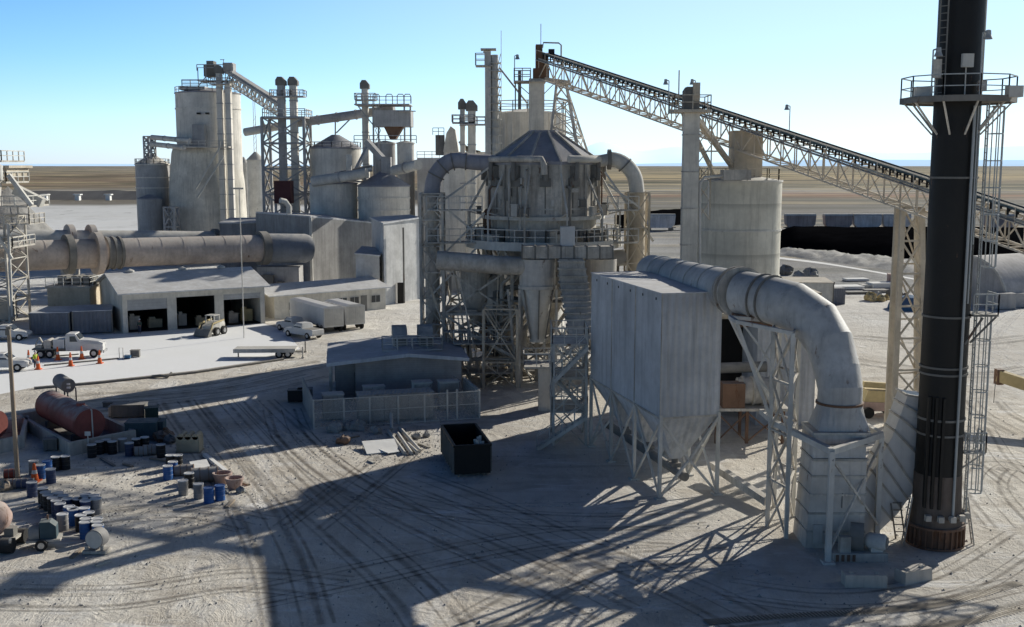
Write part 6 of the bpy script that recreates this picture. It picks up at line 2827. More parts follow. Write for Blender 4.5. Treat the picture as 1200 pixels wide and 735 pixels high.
#@@SMALL
# ------------------------------------------------------------------ red tank and its bund
def bund(label, c, h, cat='containment wall'):
    t = thing('bund_wall', label, cat, c[0])
    cc = sum(c, V((0, 0, 0))) / 4
    for i in range(4):
        a, b = c[i], c[(i + 1) % 4]
        mb = MB()
        e = (b - a).normalized() * .125
        if i % 2 == 0:
            mb.bar(a - e + V((0, 0, h / 2)), b + e + V((0, 0, h / 2)), .25, h)
        else:
            mb.bar(a + e + V((0, 0, h / 2)), b - e + V((0, 0, h / 2)), .25, h)
        mb.build('wall', 'bare', t)
    mb = MB()
    mb.add([p + V((0, 0, .03)) for p in c], [(0, 1, 2, 3)])
    mb.build('floor', 'steel_d', t)
    return t


c0_, c1_, c3_ = G(83, 534), G(157, 519), G(22, 499)
c2_ = c1_ + (c3_ - c0_)
bund('concrete bund wall around the big red tank', [c0_, c1_, c2_, c3_], .95)
near = G(112, 524)
du_ = (c3_ - c0_).normalized()
rc0 = near + du_ * .9
rc1 = near + du_ * 9.6
rc0.z = rc1.z = 1.5
rt = thing('red_tank', 'big faded red horizontal fuel tank inside the concrete bund', 'tank', (rc0.x, rc0.y, 0))
mb = MB()
mb.pipe([rc0, rc1], 1.12, 28)
mb.build('shell', 'red', rt)
mb = MB()
for f_ in (.02, .35, .68, .98):
    p = rc0.lerp(rc1, f_)
    mb.pipe([p, p + du_ * .05], 1.135, 28)
mb.build('weld_ring', 'red', rt)
for f_ in (.15, .8):
    mb = MB()
    p = rc0.lerp(rc1, f_)
    sdv_ = V((-du_.y, du_.x, 0))
    mb.bar(p - sdv_ * .9 + V((0, 0, -1.2)), p + sdv_ * .9 + V((0, 0, -1.2)), .4, .6)
    mb.build('saddle', 'steel_d', rt)
mb = MB()
p = rc0 - du_ * .06
mb.tube(p + V((.15, 0, -1.1)), p + V((.15, 0, 1.05)), .05, n=8)
mb.tube(p + V((.15, 0, 1.05)), rc0.lerp(rc1, .25) + V((0, 0, 1.15)), .05, n=8)
mb.build('pipe', 'steel_l', rt)
mb = MB()
p = rc0.lerp(rc1, .2)
mb.tube(p + V((0, 0, 1.0)), p + V((0, 0, 1.3)), .3, n=12)
mb.build('hatch', 'red', rt)
mb = MB()
p = G(104, 532)
mb.bar(p, p + V((0, 0, 1.3)), .05)
mb.box(p.x - .2, p.y - .03, 1.3, p.x + .2, p.y, 1.6)
o = mb.build('small_sign', 'white', None, p)
tag(o, 'small white sign on a thin post before the red tank bund', 'sign')
# elevated small tank
et = thing('gravity_tank', 'small grey drum tank on tall posts behind the red tank', 'tank', G(80, 492))
p = W(80, 452, G(80, 492).y - .6)
q = W(70, 446, p.y + 1.6)
mb = MB()
mb.pipe([p, q], .56, 22)
mb.build('shell', 'greydrum', et)
mb = MB()
d_ = (p - q).normalized()
mb.pipe([p + d_ * .0, p + d_ * .04], .5, 22)
mb.build('end_plate', 'steel_d', et)
mb = MB()
dd = d_ * .05
for s_ in (.14, -.14):
    mb.box(p.x - .18, p.y - .12, p.z + s_ - .07, p.x + .18, p.y - .07, p.z + s_ + .07)
mb.build('label_plate', 'white', et)
for a_ in (p, q):
    for s_ in (-.45, .45):
        mb = MB()
        mb.bar((a_.x + s_, a_.y + .3, 0), (a_.x + s_, a_.y + .3, a_.z - .2), .09)
        mb.build('leg', 'steel_d', et)
# second tank at left edge
c0_, c1_ = G(-60, 545), G(26, 525)
du2 = (c1_ - c0_).normalized()
c3_, c2_ = c0_ + V((-2, 6, 0)), c1_ + V((-2.2, 6, 0))
bund('concrete bund wall cut by the left picture edge', [c0_, c1_, c2_, c3_], .95)
a_ = G(-2, 518)
t = thing('red_tank', 'red tank end cut off by the left picture edge', 'tank', a_)
mb = MB()
a_ = V((a_.x, a_.y, 1.3))
mb.pipe([a_, a_ + V((-6, 2.5, 0))], 1.0, 26)
mb.build('shell', 'red', t)
mb = MB()
mb.bar((a_.x - 1, a_.y + .5, 0), (a_.x - 1, a_.y + .5, .5), 1.2)
mb.bar((a_.x - 4, a_.y + 1.8, 0), (a_.x - 4, a_.y + 1.8, .5), 1.2)
mb.build('saddle', 'steel_d', t)

# light pole
p = G(21, 566)
lp = thing('timber_pole', 'tall slim tan pole standing at the left of the drum yard', 'pole', p)
mb = MB()
ztp = Z(385, p.y)
mb.pipe([p, (p.x, p.y, ztp)], [.15, .12], 10)
mb.build('shaft', 'wood', lp)
mb = MB()
mb.tube((p.x, p.y, ztp), (p.x, p.y, ztp + .12), .17, n=10)
mb.box(p.x - .14, p.y - .2, ztp - .4, p.x + .14, p.y - .13, ztp - .05)
mb.build('cap', 'steel_d', lp)
p = G(288, 400)
lp = thing('thin_pole', 'thin pale pole rising above the workshop roof', 'pole', G(286, 396))
q = G(286, 396)
mb = MB()
mb.tube(q, (q.x, q.y, Z(222, q.y)), .06, n=6)
mb.build('shaft', 'steel_l', lp)
mb = MB()
mb.box(q.x - .9, q.y - .1, Z(222, q.y), q.x + .5, q.y + .1, Z(221, q.y) + .1)
mb.build('arm', 'steel_l', lp)

# ------------------------------------------------------------------ drums
def drum(name, cat_label, m, lid='lid', h=.9, r=.3):
    t = thing(name, cat_label, 'drum')
    mb = MB()
    mb.lathe((0, 0, 0), [(0, 0.005), (r, .005), (r, .3), (r + .018, .32), (r, .34), (r, .58), (r + .018, .6), (r, .62), (r, h), (r + .012, h)], 18)
    mb.build('body', m, t)
    mb = MB()
    mb.lathe((0, 0, 0), [(r + .02, h - .02), (r + .02, h + .025), (r - .02, h + .025), (r - .03, h), (0, h)], 18)
    mb.build('lid', lid, t)
    return t


DP = {'black': drum('oil_drum', 'x', 'blackdrum'), 'blue': drum('oil_drum', 'x', 'blue'), 'navy': drum('oil_drum', 'x', 'navy'), 'grey': drum('oil_drum', 'x', 'greydrum'),
      'blued': drum('oil_drum', 'x', 'blue', 'blue')}
ord_ = ['first', 'second', 'third', 'fourth', 'fifth', 'sixth', 'seventh', 'eighth', 'ninth', 'tenth']
S_ = .1905


def crop(cx, cy):
    return (cx * S_, 530 + cy * S_)


H_ = 17.5
cl = [  # kind, lid pos, label
    ('black', 268, 220, 'black drum with pale lid at the far back of the left cluster'),
    ('black', 285, 245, 'black drum with pale lid, second from the back of the left cluster'),
    ('black', 300, 262, 'black drum with pale lid, third from the back on the left cluster edge'),
    ('black', 362, 250, 'black drum at the back right of the left cluster'),
    ('black', 328, 280, 'black drum with pale lid in the middle of the left cluster'),
    ('black', 392, 268, 'black drum behind the reddish lidded one in the left cluster'),
    ('navy', 417, 287, 'dark drum with rusty tint at the right edge of the left cluster'),
    ('navy', 352, 298, 'dark drum directly behind the tall navy drum'),
    ('navy', 374, 318, 'navy drum with white lid at the front of the left cluster'),
    ('navy', 512, 283, 'navy drum, left one at the back of the right cluster'),
    ('navy', 530, 300, 'navy drum just before the back left drum of the right cluster'),
    ('navy', 583, 268, 'dark drum at the far back right of the right cluster'),
    ('grey', 595, 286, 'grey drum with pale lid at the right edge of the right cluster'),
    ('blue', 430, 337, 'bright blue drum, left one of the blue pair between the clusters'),
    ('blue', 457, 355, 'bright blue drum, right one of the blue pair between the clusters'),
    ('blue', 522, 347, 'blue drum with pale lid in the middle of the right cluster'),
    ('black', 500, 392, 'black drum with pale lid on the left side of the right cluster'),
    ('black', 550, 375, 'black drum with pale lid in the centre of the right cluster'),
    ('blue', 532, 414, 'blue drum whose lid is half hidden near the round white tank'),
    ('blue', 528, 437, 'blue drum standing left behind the round white tank'),
    ('black', 602, 414, 'black drum with pale lid at the right front of the right cluster'),
    ('black', 598, 432, 'black drum second from front at the right of the right cluster'),
    ('blue', 606, 457, 'blue drum standing right behind the round white tank'),
]
for kind, x, y, lbl in cl:
    px_, py_ = crop(x, y)
    place(DP[kind], G(px_, py_ + H_), random.uniform(0, 3), lbl, 'drums standing in the left yard')
for kind, px_, py_, lbl in (
        ('black', 66, 551, 'black drum, left of a pair below the red tank bund'),
        ('black', 77, 550, 'black drum, right of a pair below the red tank bund'),
        ('blue', 48, 561, 'blue drum with pale lid right behind the orange cone'),
        ('blued', 56, 556, 'all blue drum just right of the one behind the orange cone'),
        ('grey', 40, 556, 'grey drum partly hidden by the orange cone'),
        ('navy', 38, 582, 'dark drum standing alone right of the tan pole'),
        ('black', 117, 532, 'black drum with pale lid, left one against the bund front wall'),
        ('black', 125, 530, 'black drum in the middle against the bund front wall'),
        ('black', 132, 532, 'black drum, right one of three against the bund front wall'),
        ('grey', 144, 529, 'grey drum right of the three black drums at the bund'),
        ('black', 160, 529, 'black drum left behind the lying rusty drums'),
        ('black', 170, 527, 'black drum with pale lid right behind the lying rusty drums'),
        ('black', 189, 536, 'lone black drum with pale lid left of the beige crate'),
        ('blue', 203, 557, 'blue drum with pale lid beside the heap of sheets'),
        ('black', 200, 549, 'black drum left behind the blue drum by the sheets'),
        ('black', 209, 549, 'black drum right behind the blue drum by the sheets'),
        ('grey', 215, 580, 'grey dusty drum left of the pair of blue drums'),
        ('blued', 245, 589, 'bright blue drum, left one of the front pair by the tan track'),
        ('blued', 258, 586, 'bright blue drum, right one of the front pair by the tan track')):
    place(DP[kind], G(px_, py_), random.uniform(0, 3), lbl, 'drums standing in the left yard')


for kind, px_, py_, lbl in (
        ('navy', 60, 566, 'navy drum standing apart below the two blue drums near the cone'),
        ('black', 92, 602, 'black drum in the gap between the left and right drum clusters'),
        ('black', 101, 597, 'black drum just left of the right cluster back row'),
        ('grey', 74, 621, 'grey drum beside the wheeled engine trailer'),
        ('blue', 86, 614, 'blue drum at the front left of the bright blue pair'),
        ('black', 222, 571, 'black drum beside the large grey ringed drum'),
        ('grey', 233, 584, 'grey drum just left of the bright blue front pair'),
        ('blue', 197, 562, 'blue drum a little in front of the black pair by the sheets'),
        ('navy', 152, 534, 'navy drum before the black drum behind the lying rusty drums'),
        ('black', 108, 536, 'black drum nearest the small white sign')):
    place(DP[kind], G(px_, py_), random.uniform(0, 3), lbl, 'drums standing in the left yard')


def lying(kind_m, px_, py_, ang_, lbl, L=.9, r=.3, hollow=False):
    p = G(px_, py_)
    t = thing('lying_drum', lbl, 'drum', p)
    d = V((math.cos(ang_), math.sin(ang_), 0))
    c = V((p.x, p.y, r))
    mb = MB()
    mb.pipe([c - d * L / 2, c + d * L / 2], r, 18)
    mb.build('body', kind_m, t)
    mb = MB()
    for f_ in (-.5, -.17, .17, .5):
        mb.pipe([c + d * (L * f_ - .02), c + d * (L * f_ + .02)], r + .02, 18)
    mb.build('hoop', 'steel_d' if kind_m != 'greydrum' else 'rusty', t)


lying('redrum', 14, 560, .3, 'red drum lying on its side left of the tan pole')
lying('greydrum', 20, 572, .15, 'grey drum lying left of the standing dark drum', 1.1)
lying('navy', 30, 572, .15, 'navy ringed drum lying beside the standing dark drum', 1.0)
lying('greydrum', 166, 534, .2, 'rusty open drum lying left of its neighbour by the bund', .9, .33)
lying('greydrum', 176, 533, .2, 'rusty drum lying on the right near the bund', .9, .36)
lying('greydrum', 216, 557, .2, 'grey drum lying between the blue drum and the sheets', 1.2, .35)
lying('greydrum', 240, 564, .25, 'large grey ringed drum lying behind the bright blue pair', 1.6, .45)
lying('steel_d', 228, 566, 1.3, 'dark pipe stub lying in the heap behind the grey drum', .8, .25)


def tub(px_, py_, r, lbl):
    p = G(px_, py_)
    mb = MB()
    mb.lathe(p, [(0, .02), (r * .7, .02), (r * .85, .35), (r, .6), (r, .68), (r * .85, .68), (r * .75, .4), (0, .35)], 20)
    o = mb.build('round_tub', 'pink', None, p)
    tag(o, lbl, 'tub')


tub(261, 566, .62, 'tan round tub behind its twin at the end of the heap')
tub(275, 572, .58, 'tan round tub nearest the dirt track')
# beige crate
p = G(221, 531)
t = thing('beige_tote', 'beige block shaped crate with scalloped lid behind the drums', 'crate', p)
mb = MB()
mb.box(p.x - .85, p.y, 0.1, p.x + .75, p.y + 1.1, 1.15)
mb.build('body', 'beige', t)
for i in range(3):
    mb = MB()
    x = p.x - .8 + i * .52
    mb.tube((x + .25, p.y, 1.15), (x + .25, p.y + 1.1, 1.15), .22, n=14)
    mb.build('sack', 'beige', t)
mb = MB()
mb.box(p.x - .9, p.y - .05, 0, p.x + .8, p.y + 1.15, .1)
mb.build('pallet', 'wood', t)
q = [G(222, 541, .5), G(242, 538, .5), G(246, 546, .3), G(226, 551, .3)]
o = MB().extr(q, (0, 0, -.1)).build('sheet_board', 'panel', None, (q[0].x, q[0].y, 0))
tag(o, 'white board lying on the heap behind the blue drum', 'sheet')
q = [G(236, 551, .35), G(252, 552, .35), G(253, 560, .25), G(238, 560, .25)]
o = MB().extr(q, (0, 0, -.08)).build('sheet_board', 'panel', None, (q[0].x, q[0].y, 0))
tag(o, 'pale crumpled sheet lying above the large grey drum', 'sheet')
a_, b_ = G(240, 533, .12), G(265, 553, .12)
o = MB().bar(a_, b_, .28, .2).build('timber_beam', 'panel', None, (a_.x, a_.y, 0))
tag(o, 'long whitish beam lying beside the dirt track', 'beam')
a_, b_ = G(118, 537, .05), G(134, 546, .05)
o = MB().bar(a_, b_, .18, .1).build('timber_beam', 'steel_d', None, (a_.x, a_.y, 0))
tag(o, 'short dark plank lying before the bund drums', 'beam')
a_, b_ = G(176, 537, .08), G(200, 541, .08)
o = MB().bar(a_, b_, .18, .12).build('timber_beam', 'wood', None, (a_.x, a_.y, 0))
tag(o, 'thin timber lying right of the lying rusty drums', 'beam')


def crate(px_, py_, w_, d_, h, m, lbl, rz=0, name='equipment_box', slat=True, cat='box'):
    p = G(px_, py_)
    t = thing(name, lbl, cat, p)
    fr_ = frame(p, rz)
    mb = MB(fr_)
    mb.box(-w_ / 2, 0, .1, w_ / 2, d_, h)
    mb.build('body', m, t)
    mb = MB(fr_)
    mb.box(-w_ / 2 - .04, -.04, h, w_ / 2 + .04, d_ + .04, h + .06)
    mb.build('lid', m, t)
    if slat:
        mb = MB(fr_)
        n = max(2, int(w_ / .35))
        for i in range(n):
            x = -w_ / 2 + (i + .5) * w_ / n
            mb.box(x - .05, -.05, .1, x + .05, -.005, h - .05)
        mb.build('rib', m, t)
    mb = MB(fr_)
    mb.box(-w_ / 2, 0, 0, -w_ / 2 + .15, d_, .1)
    mb.build('skid', 'steel_d', t)
    mb = MB(fr_)
    mb.box(w_ / 2 - .15, 0, 0, w_ / 2, d_, .1)
    mb.build('skid', 'steel_d', t)


crate(165, 517, 2.2, 1.6, 1.3, 'teal', 'dark teal box in the shade right of the red tank', .1)
crate(181, 514, 1.3, 1.2, 1.2, 'teal', 'smaller teal box right of the dark teal box', .1)
crate(150, 490, 2.6, 1.2, 1.0, 'steel_d', 'slatted grey crate behind the bund corner', .1)
crate(138, 489, 1.4, 1.0, .8, 'steel', 'low grey box left of the slatted crate', .1)
crate(59, 529, .9, .8, .8, 'steel_d', 'small dark box against the left bund wall', .2)
crate(135, 477, 2.0, .5, .35, 'steel_d', 'flat dark skid lying behind the grey crates', .1)
crate(347, 472, 1.4, 1.1, 1.0, 'blackdrum', 'black bin left of the yard fence corner', .1, 'waste_bin', False, 'bin')
crate(357, 471, 1.2, 1.1, 1.0, 'steel_d', 'dark bin between the black bin and the yard fence', .1, 'waste_bin', False, 'bin')
crate(178, 492, 1.0, .8, .9, 'green', 'dark green pump box right of the slatted crate', .3)
# heap of dark parts
for i, (px_, py_, r_, m_, lbl) in enumerate(((192, 517, .7, 'rusty', 'brown covered heap right of the teal boxes'), (199, 519, .5, 'steel_d', 'dark lump right of the brown covered heap'),
                                            (7, 574, .5, 'wood', 'brown sack heap left of the tan pole'), (263, 578, .25, 'rubble', 'stone beside the tan tubs'), (282, 577, .3, 'rubble', 'pale stone on the tan track edge'))):
    mb = MB()
    p = G(px_, py_)
    rock(mb, p, r_, i * 5 + 40, .7)
    o = mb.build('scrap_heap' if i < 3 else 'boulder', m_, None, p)
    tag(o, lbl, 'heap' if i < 3 else 'rock')


def cone(label):
    t = thing('traffic_cone', label, 'cone')
    mb = MB()
    mb.lathe((0, 0, 0), [(.2, .04), (.055, .86), (0, .88)], 14)
    mb.build('body', 'orange', t)
    mb = MB()
    mb.box(-.26, -.26, 0, .26, .26, .045)
    mb.build('foot', 'orange', t)
    mb = MB()
    mb.lathe((0, 0, 0), [(.143, .38), (.11, .55)], 14)
    mb.build('stripe', 'white', t)
    return t


cn = cone('x')
for px_, py_, lbl in ((34, 426, 'orange cone leftmost beside the worker in yellow'), (45, 433, 'orange cone directly in front of the worker in yellow'), (68, 422, 'orange cone below the flatbed of the white truck'),
                      (83, 429, 'orange cone in the middle of the near row of cones'), (96, 421, 'orange cone under the cab door of the white truck'), (117, 426, 'orange cone rightmost, near the truck front wheel')):
    o = place(cn, G(px_, py_), 0, lbl, 'traffic cones around the white truck')
    o.scale = (1.15, 1.15, 1.6)
o = copy_tree(cn)
o.location = G(41, 564)
o.scale = (1.3, 1.3, 1.35)
o['label'] = 'orange cone standing in the drum yard before blue drums'

# ------------------------------------------------------------------ wheels and vehicles
def wheel(parent, x, y, r, w_=.28, side=1):
    mb = MB()
    mb.pipe([(x, y - w_ / 2, r), (x, y + w_ / 2, r)], r, 18)
    wh = mb.build('wheel', 'tyre', parent)
    mb = MB()
    mb.pipe([(x, y - w_ / 2 - .015, r), (x, y + w_ / 2 + .015, r)], r * .55, 12)
    mb.build('rim', 'chrome', wh)


def loft(mb, secs):
    """secs: list of (x, halfwidth, zlow, zhigh, taper) cross-sections along x"""
    rings = []
    for x, hw, z0, z1, tp in secs:
        rings.append([(x, -hw, z0), (x, -hw, z0 + (z1 - z0) * .7), (x, -hw * tp, z1), (x, hw * tp, z1), (x, hw, z0 + (z1 - z0) * .7), (x, hw, z0)])
    for a, b in zip(rings[:-1], rings[1:]):
        mb.add(a + b, [(i, (i + 1) % 6, 6 + (i + 1) % 6, 6 + i) for i in range(6)])
    mb.add(rings[0], [(0, 1, 2, 3, 4, 5)])
    mb.add(rings[-1], [(5, 4, 3, 2, 1, 0)])


def pickup(label, m='white', cap=False):
    t = thing('pickup_truck', label, 'pickup truck')
    mb = MB()
    loft(mb, [(-2.6, .88, .5, 1.05, .97), (-2.55, .9, .42, 1.12, .97), (1.0, .92, .42, 1.12, .97), (1.15, .92, .42, 1.12, .94), (2.35, .86, .42, 1.02, .9), (2.62, .8, .45, .9, .85)])
    mb.build('body', m, t)
    mb = MB()
    loft(mb, [(-.75, .84, 1.1, 1.15, .9), (-.6, .82, 1.1, 1.72, .8), (.45, .82, 1.1, 1.74, .8), (1.15, .84, 1.1, 1.14, .9)])
    mb.build('cab', m, t)
    for s_ in (-1, 1):
        mb = MB()
        mb.extr([(-.5, s_ * .80, 1.2), (.85, s_ * .80, 1.2), (.42, s_ * .72, 1.6), (-.45, s_ * .72, 1.6)], (0, s_ * .05, 0))
        mb.build('side_window', 'glass', t)
    mb = MB()
    mb.extr([(1.1, -.68, 1.2), (1.1, .68, 1.2), (.55, .6, 1.68), (.55, -.6, 1.68)], (.06, 0, .05))
    mb.build('windscreen', 'glass', t)
    mb = MB()
    mb.box(-2.5, -.78, 1.125, -.85, .78, 1.14)
    mb.build('bed', 'steel_d', t)
    mb = MB()
    mb.box(2.6, -.8, .42, 2.72, .8, .62)
    mb.box(-2.72, -.8, .45, -2.6, .8, .62)
    mb.build('bumper', 'chrome', t)
    for s_ in (-.62, .62):
        mb = MB()
        mb.box(2.6, s_ - .15, .68, 2.65, s_ + .15, .86)
        mb.build('headlight', 'lid', t)
    for x in (-1.7, 1.75):
        for s_ in (-.82, .82):
            wheel(t, x, s_, .38)
    return t


pu = pickup('silver pickup truck cut by the left edge beside the traffic cones')
place(pu, G(2, 434), .12, 'silver grey pickup truck at the left edge beside the traffic cones')
place(pu, G(356, 395), math.pi - .7, 'white pickup truck parked before the white box trailers')
place(pu, G(8, 398), .05, 'dusty pale pickup truck parked left of the grey containers')
place(pu, G(345, 388), math.pi - .75, 'dark loaded pickup truck parked behind the white pickup')

# flatbed service truck
tr = thing('flatbed_truck', 'white flatbed service truck with rounded bonnet on the apron', 'truck', (0, 0, 0))
mb = MB()
loft(mb, [(1.3, 1.15, 1.0, 2.2, .96), (2.2, 1.1, .9, 2.15, .9), (3.6, .98, .85, 1.95, .8), (4.1, .9, .85, 1.7, .75)])
mb.build('bonnet', 'white', tr)
mb = MB()
loft(mb, [(-.4, 1.12, .9, 2.75, .93), (-.25, 1.15, .9, 2.95, .9), (.8, 1.15, .9, 2.95, .9), (1.35, 1.15, .9, 2.2, .95)])
mb.build('cab', 'white', tr)
for s_ in (-1, 1):
    mb = MB()
    mb.extr([(.15, s_ * 1.12, 2.0), (1.1, s_ * 1.12, 2.0), (.8, s_ * 1.07, 2.65), (.15, s_ * 1.07, 2.65)], (0, s_ * .06, 0))
    mb.build('side_window', 'glass', tr)
mb = MB()
mb.extr([(1.38, -.9, 2.25), (1.38, .9, 2.25), (.92, .85, 2.85), (.92, -.85, 2.85)], (.06, 0, .04))
mb.build('windscreen', 'glass', tr)
mb = MB()
mb.box(-4.5, -1.15, 1.05, -.5, 1.15, 1.2)
mb.box(-4.4, -.45, .75, 2.0, .45, 1.0)
mb.build('flatbed', 'steel_d', tr)
mb = MB()
mb.box(-1.9, -1.1, 1.2, -.55, 1.1, 2.3)
mb.build('toolbox', 'white', tr)
mb = MB()
mb.pipe([(-2.6, -1.0, 1.75), (-2.6, 1.0, 1.75)], .5, 16)
mb.box(-3.0, -1.1, 1.2, -2.2, -.95, 2.2)
mb.build('hose_reel', 'steel', tr)
mb = MB()
mb.bar((-3.2, 0, 1.2), (-3.9, .2, 2.4), .2)
mb.bar((-3.9, .2, 2.4), (-4.4, .1, 1.5), .15)
mb.box(-4.2, -.8, 1.2, -3.4, -.2, 1.6)
mb.build('crane', 'steel', tr)
mb = MB()
mb.box(4.08, -.95, .55, 4.25, .95, .85)
mb.build('bumper', 'chrome', tr)
for s_ in (-.78, .78):
    mb = MB()
    mb.box(4.0, s_ - .15, 1.1, 4.12, s_ + .15, 1.35)
    mb.build('headlight', 'lid', tr)
for x in (3.0, -2.4, -3.5):
    for s_ in (-.95, .95):
        wheel(tr, x, s_, .52, .36)
place(tr, G(84, 418), .12).scale = (.82, .82, .86)

# flatbed trailer to the right
p = G(312, 418)
ft = thing('low_trailer', 'empty flat deck trailer standing right on the white apron', 'trailer', (0, 0, 0))
mb = MB()
mb.box(-3.2, -1.1, .75, 3.2, 1.1, .95)
mb.box(-3.2, -1.14, .6, 3.2, -1.1, 1.0)
mb.build('deck', 'steel_l', ft)
mb = MB()
mb.box(-3.0, -.5, .5, 3.9, .5, .62)
mb.build('chassis', 'steel_d', ft)
for x in (1.5, 2.4):
    for s_ in (-.95, .95):
        wheel(ft, x, s_, .4)
mb = MB()
mb.bar((-2.9, 0, 0), (-2.9, 0, .8), .12)
mb.build('jockey_leg', 'steel_d', ft)
place(ft, p, .05)
# flat sheets near it
o = MB()
q = [G(318, 405, .6), G(338, 410, .6), G(333, 421, .5), G(300, 413, .5)]

# skid loader
ld_ = thing('skid_loader', 'dusty pale loader parked before the middle workshop bay', 'loader', (0, 0, 0))
mb = MB()
loft(mb, [(-1.3, .8, .5, 1.5, .9), (-.2, .85, .4, 1.6, .95), (1.2, .75, .4, 1.2, .9)])
mb.build('body', 'steel_l', ld_)
mb = MB()
for x, y in ((-.5, -.6), (-.5, .6), (.6, -.6), (.6, .6)):
    mb.bar((x, y, 1.4), (x * .9, y * .9, 2.3), .1)
mb.box(-.6, -.65, 2.3, .65, .65, 2.38)
mb.build('cab_frame', 'steel_l', ld_)
mb = MB()
for s_ in (-.85, .85):
    mb.bar((-1, s_, 1.7), (1.3, s_, 1.5), .16)
    mb.bar((1.3, s_, 1.5), (1.9, s_, .5), .16)
mb.build('lift_arm', 'yellow', ld_)
mb = MB()
mb.extr([(1.8, -1, .1), (2.5, -1, .1), (2.6, -1, .2), (2.0, -1, .9), (1.8, -1, .9)], (0, 2, 0))
mb.build('bucket', 'steel_d', ld_)
for x in (-.75, .7):
    for s_ in (-.95, .95):
        wheel(ld_, x, s_, .5, .36)
place(ld_, G(250, 392), -1.9)

# compressor trailer in the drum yard
cp_ = thing('compressor_trailer', 'two wheeled trailer with an old green engine beside the drums', 'trailer', (0, 0, 0))
mb = MB()
mb.box(-1.0, -.6, .5, 1.0, .6, .62)
mb.bar((1.0, 0, .55), (2.0, 0, .45), .1)
mb.build('chassis', 'steel', cp_)
mb = MB()
mb.extr([(-.2, -.45, .62), (.75, -.45, .62), (.75, -.45, 1.4), (.4, -.45, 1.7), (-.2, -.45, 1.7)], (0, .9, 0))
mb.build('engine', 'teal', cp_)
mb = MB()
mb.pipe([(-.85, 0, .95), (-.25, 0, .95)], .5, 16)
mb.build('tank', 'greydrum', cp_)
mb = MB()
mb.tube((.2, .2, 1.7), (.2, .2, 2.0), .06, n=8)
mb.build('exhaust', 'rusty', cp_)
for s_ in (-.75, .75):
    wheel(cp_, -.1, s_, .36, .22)
place(cp_, G(53, 641), .25).scale = (.85, .85, .85)
# disc tank on skid
p = G(111, 650)
dt = thing('skid_tank', 'short round pale tank facing the viewer on a skid before the drums', 'tank', p)
mb = MB()
a_ = V((p.x, p.y, .8))
mb.pipe([a_, a_ + V((.12, .6, 0))], .5, 26)
mb.build('shell', 'greydrum', dt)
mb = MB()
mb.pipe([a_ + V((-.01, -.05, 0)), a_ + V((0, -.002, 0))], .46, 26)
mb.build('end_plate', 'steel_l', dt)
mb = MB()
mb.box(p.x - .6, p.y - .1, .05, p.x + .6, p.y + .6, .22)
mb.bar((p.x - .4, p.y, .25), (p.x - .4, p.y, .5), .15)
mb.bar((p.x + .4, p.y, .25), (p.x + .4, p.y, .5), .15)
mb.build('skid', 'steel', dt)
# pinkish mixer at the left edge
p = G(2, 645)
mx_ = thing('concrete_mixer', 'dusty pink rounded mixer drum on a wheeled chassis at the left edge', 'mixer', p)
mb = MB()
a_ = V((p.x - .9, p.y + .4, 1.6))
mb.pipe([a_ + V((-1.6, .5, -.1)), a_ + V((-.9, .3, 0)), a_, a_ + V((.7, -.1, 0)), a_ + V((1.05, -.2, -.05)), a_ + V((1.2, -.25, -.1))], [.7, 1.0, 1.05, .9, .6, .1], 26)
mb.build('drum', 'pink', mx_)
mb = MB()
mb.box(p.x - 2.5, p.y - .6, .5, p.x + .7, p.y + 1.2, .65)
mb.bar((p.x + .6, p.y - .4, .4), (p.x + .9, p.y - .9, .9), .12)
mb.build('chassis', 'steel', mx_)
for x, y in ((.55, -.4), (.55, 1.2), (-1.8, -.4)):
    mb = MB()
    mb.pipe([(p.x + x - .35, p.y + y, .4), (p.x + x + .25, p.y + y, .4)], .4, 16)
    mb.build('wheel', 'tyre', mx_)
mb = MB()
mb.bar((p.x + .3, p.y + .5, .65), (p.x + .3, p.y + .5, 1.1), .5)
mb.build('cradle', 'steel_d', mx_)

# ------------------------------------------------------------------ apron details
a_, b_ = G(52, 428, .06), G(139, 420, .06)
o = MB().bar(a_, b_, .35, .1).build('drain_strip', 'steel_d', None, (a_.x, a_.y, 0))
tag(o, 'long dark strip on the apron under the near row of cones', 'drain')
a_, b_ = G(33, 420, .06), G(92, 415, .06)
o = MB().bar(a_, b_, .3, .1).build('drain_strip', 'steel_d', None, (a_.x, a_.y, 0))
tag(o, 'shorter dark strip on the apron beneath the white truck', 'drain')
p = G(140, 420)
t = thing('weighbridge_gate', 'small steel hoop standing at the end of the dark apron strip', 'hoop', p)
MB().pipe([p, p + V((0, 0, 1.1)), p + V((.4, 0, 1.1)), p + V((.4, 0, 0))], .04, 8).build('hoop', 'steel_l', t)
crate(158, 419, .9, .6, .7, 'steel_d', 'small dark box on the apron right of the hoop', .1)
crate(149, 421, .6, .6, .3, 'bluecloth', 'low blue box between the hoop and the dark box', .1, slat=False)
for px_, py_, lbl in ((358, 413, 'short post left of the switch room roof corner'), (355, 420, 'short dark post nearest the trailer deck')):
    p = G(px_, py_)
    mb = MB()
    mb.tube(p, p + V((0, 0, 1.2)), .08, n=8)
    mb.lathe(p, [(.16, 0), (.16, .15), (.08, .2)], 10)
    o = mb.build('bollard', 'steel', None, p)
    tag(o, lbl, 'bollard')
t = thing('debris_beam', 'dark bent beam lying at the apron edge above the dirt road', 'beam', G(190, 441))
MB().pipe([G(178, 441, .15), G(188, 440, .25), G(196, 442, .12), G(201, 437, .4)], .12, 8).build('beam', 'steel_d', t)
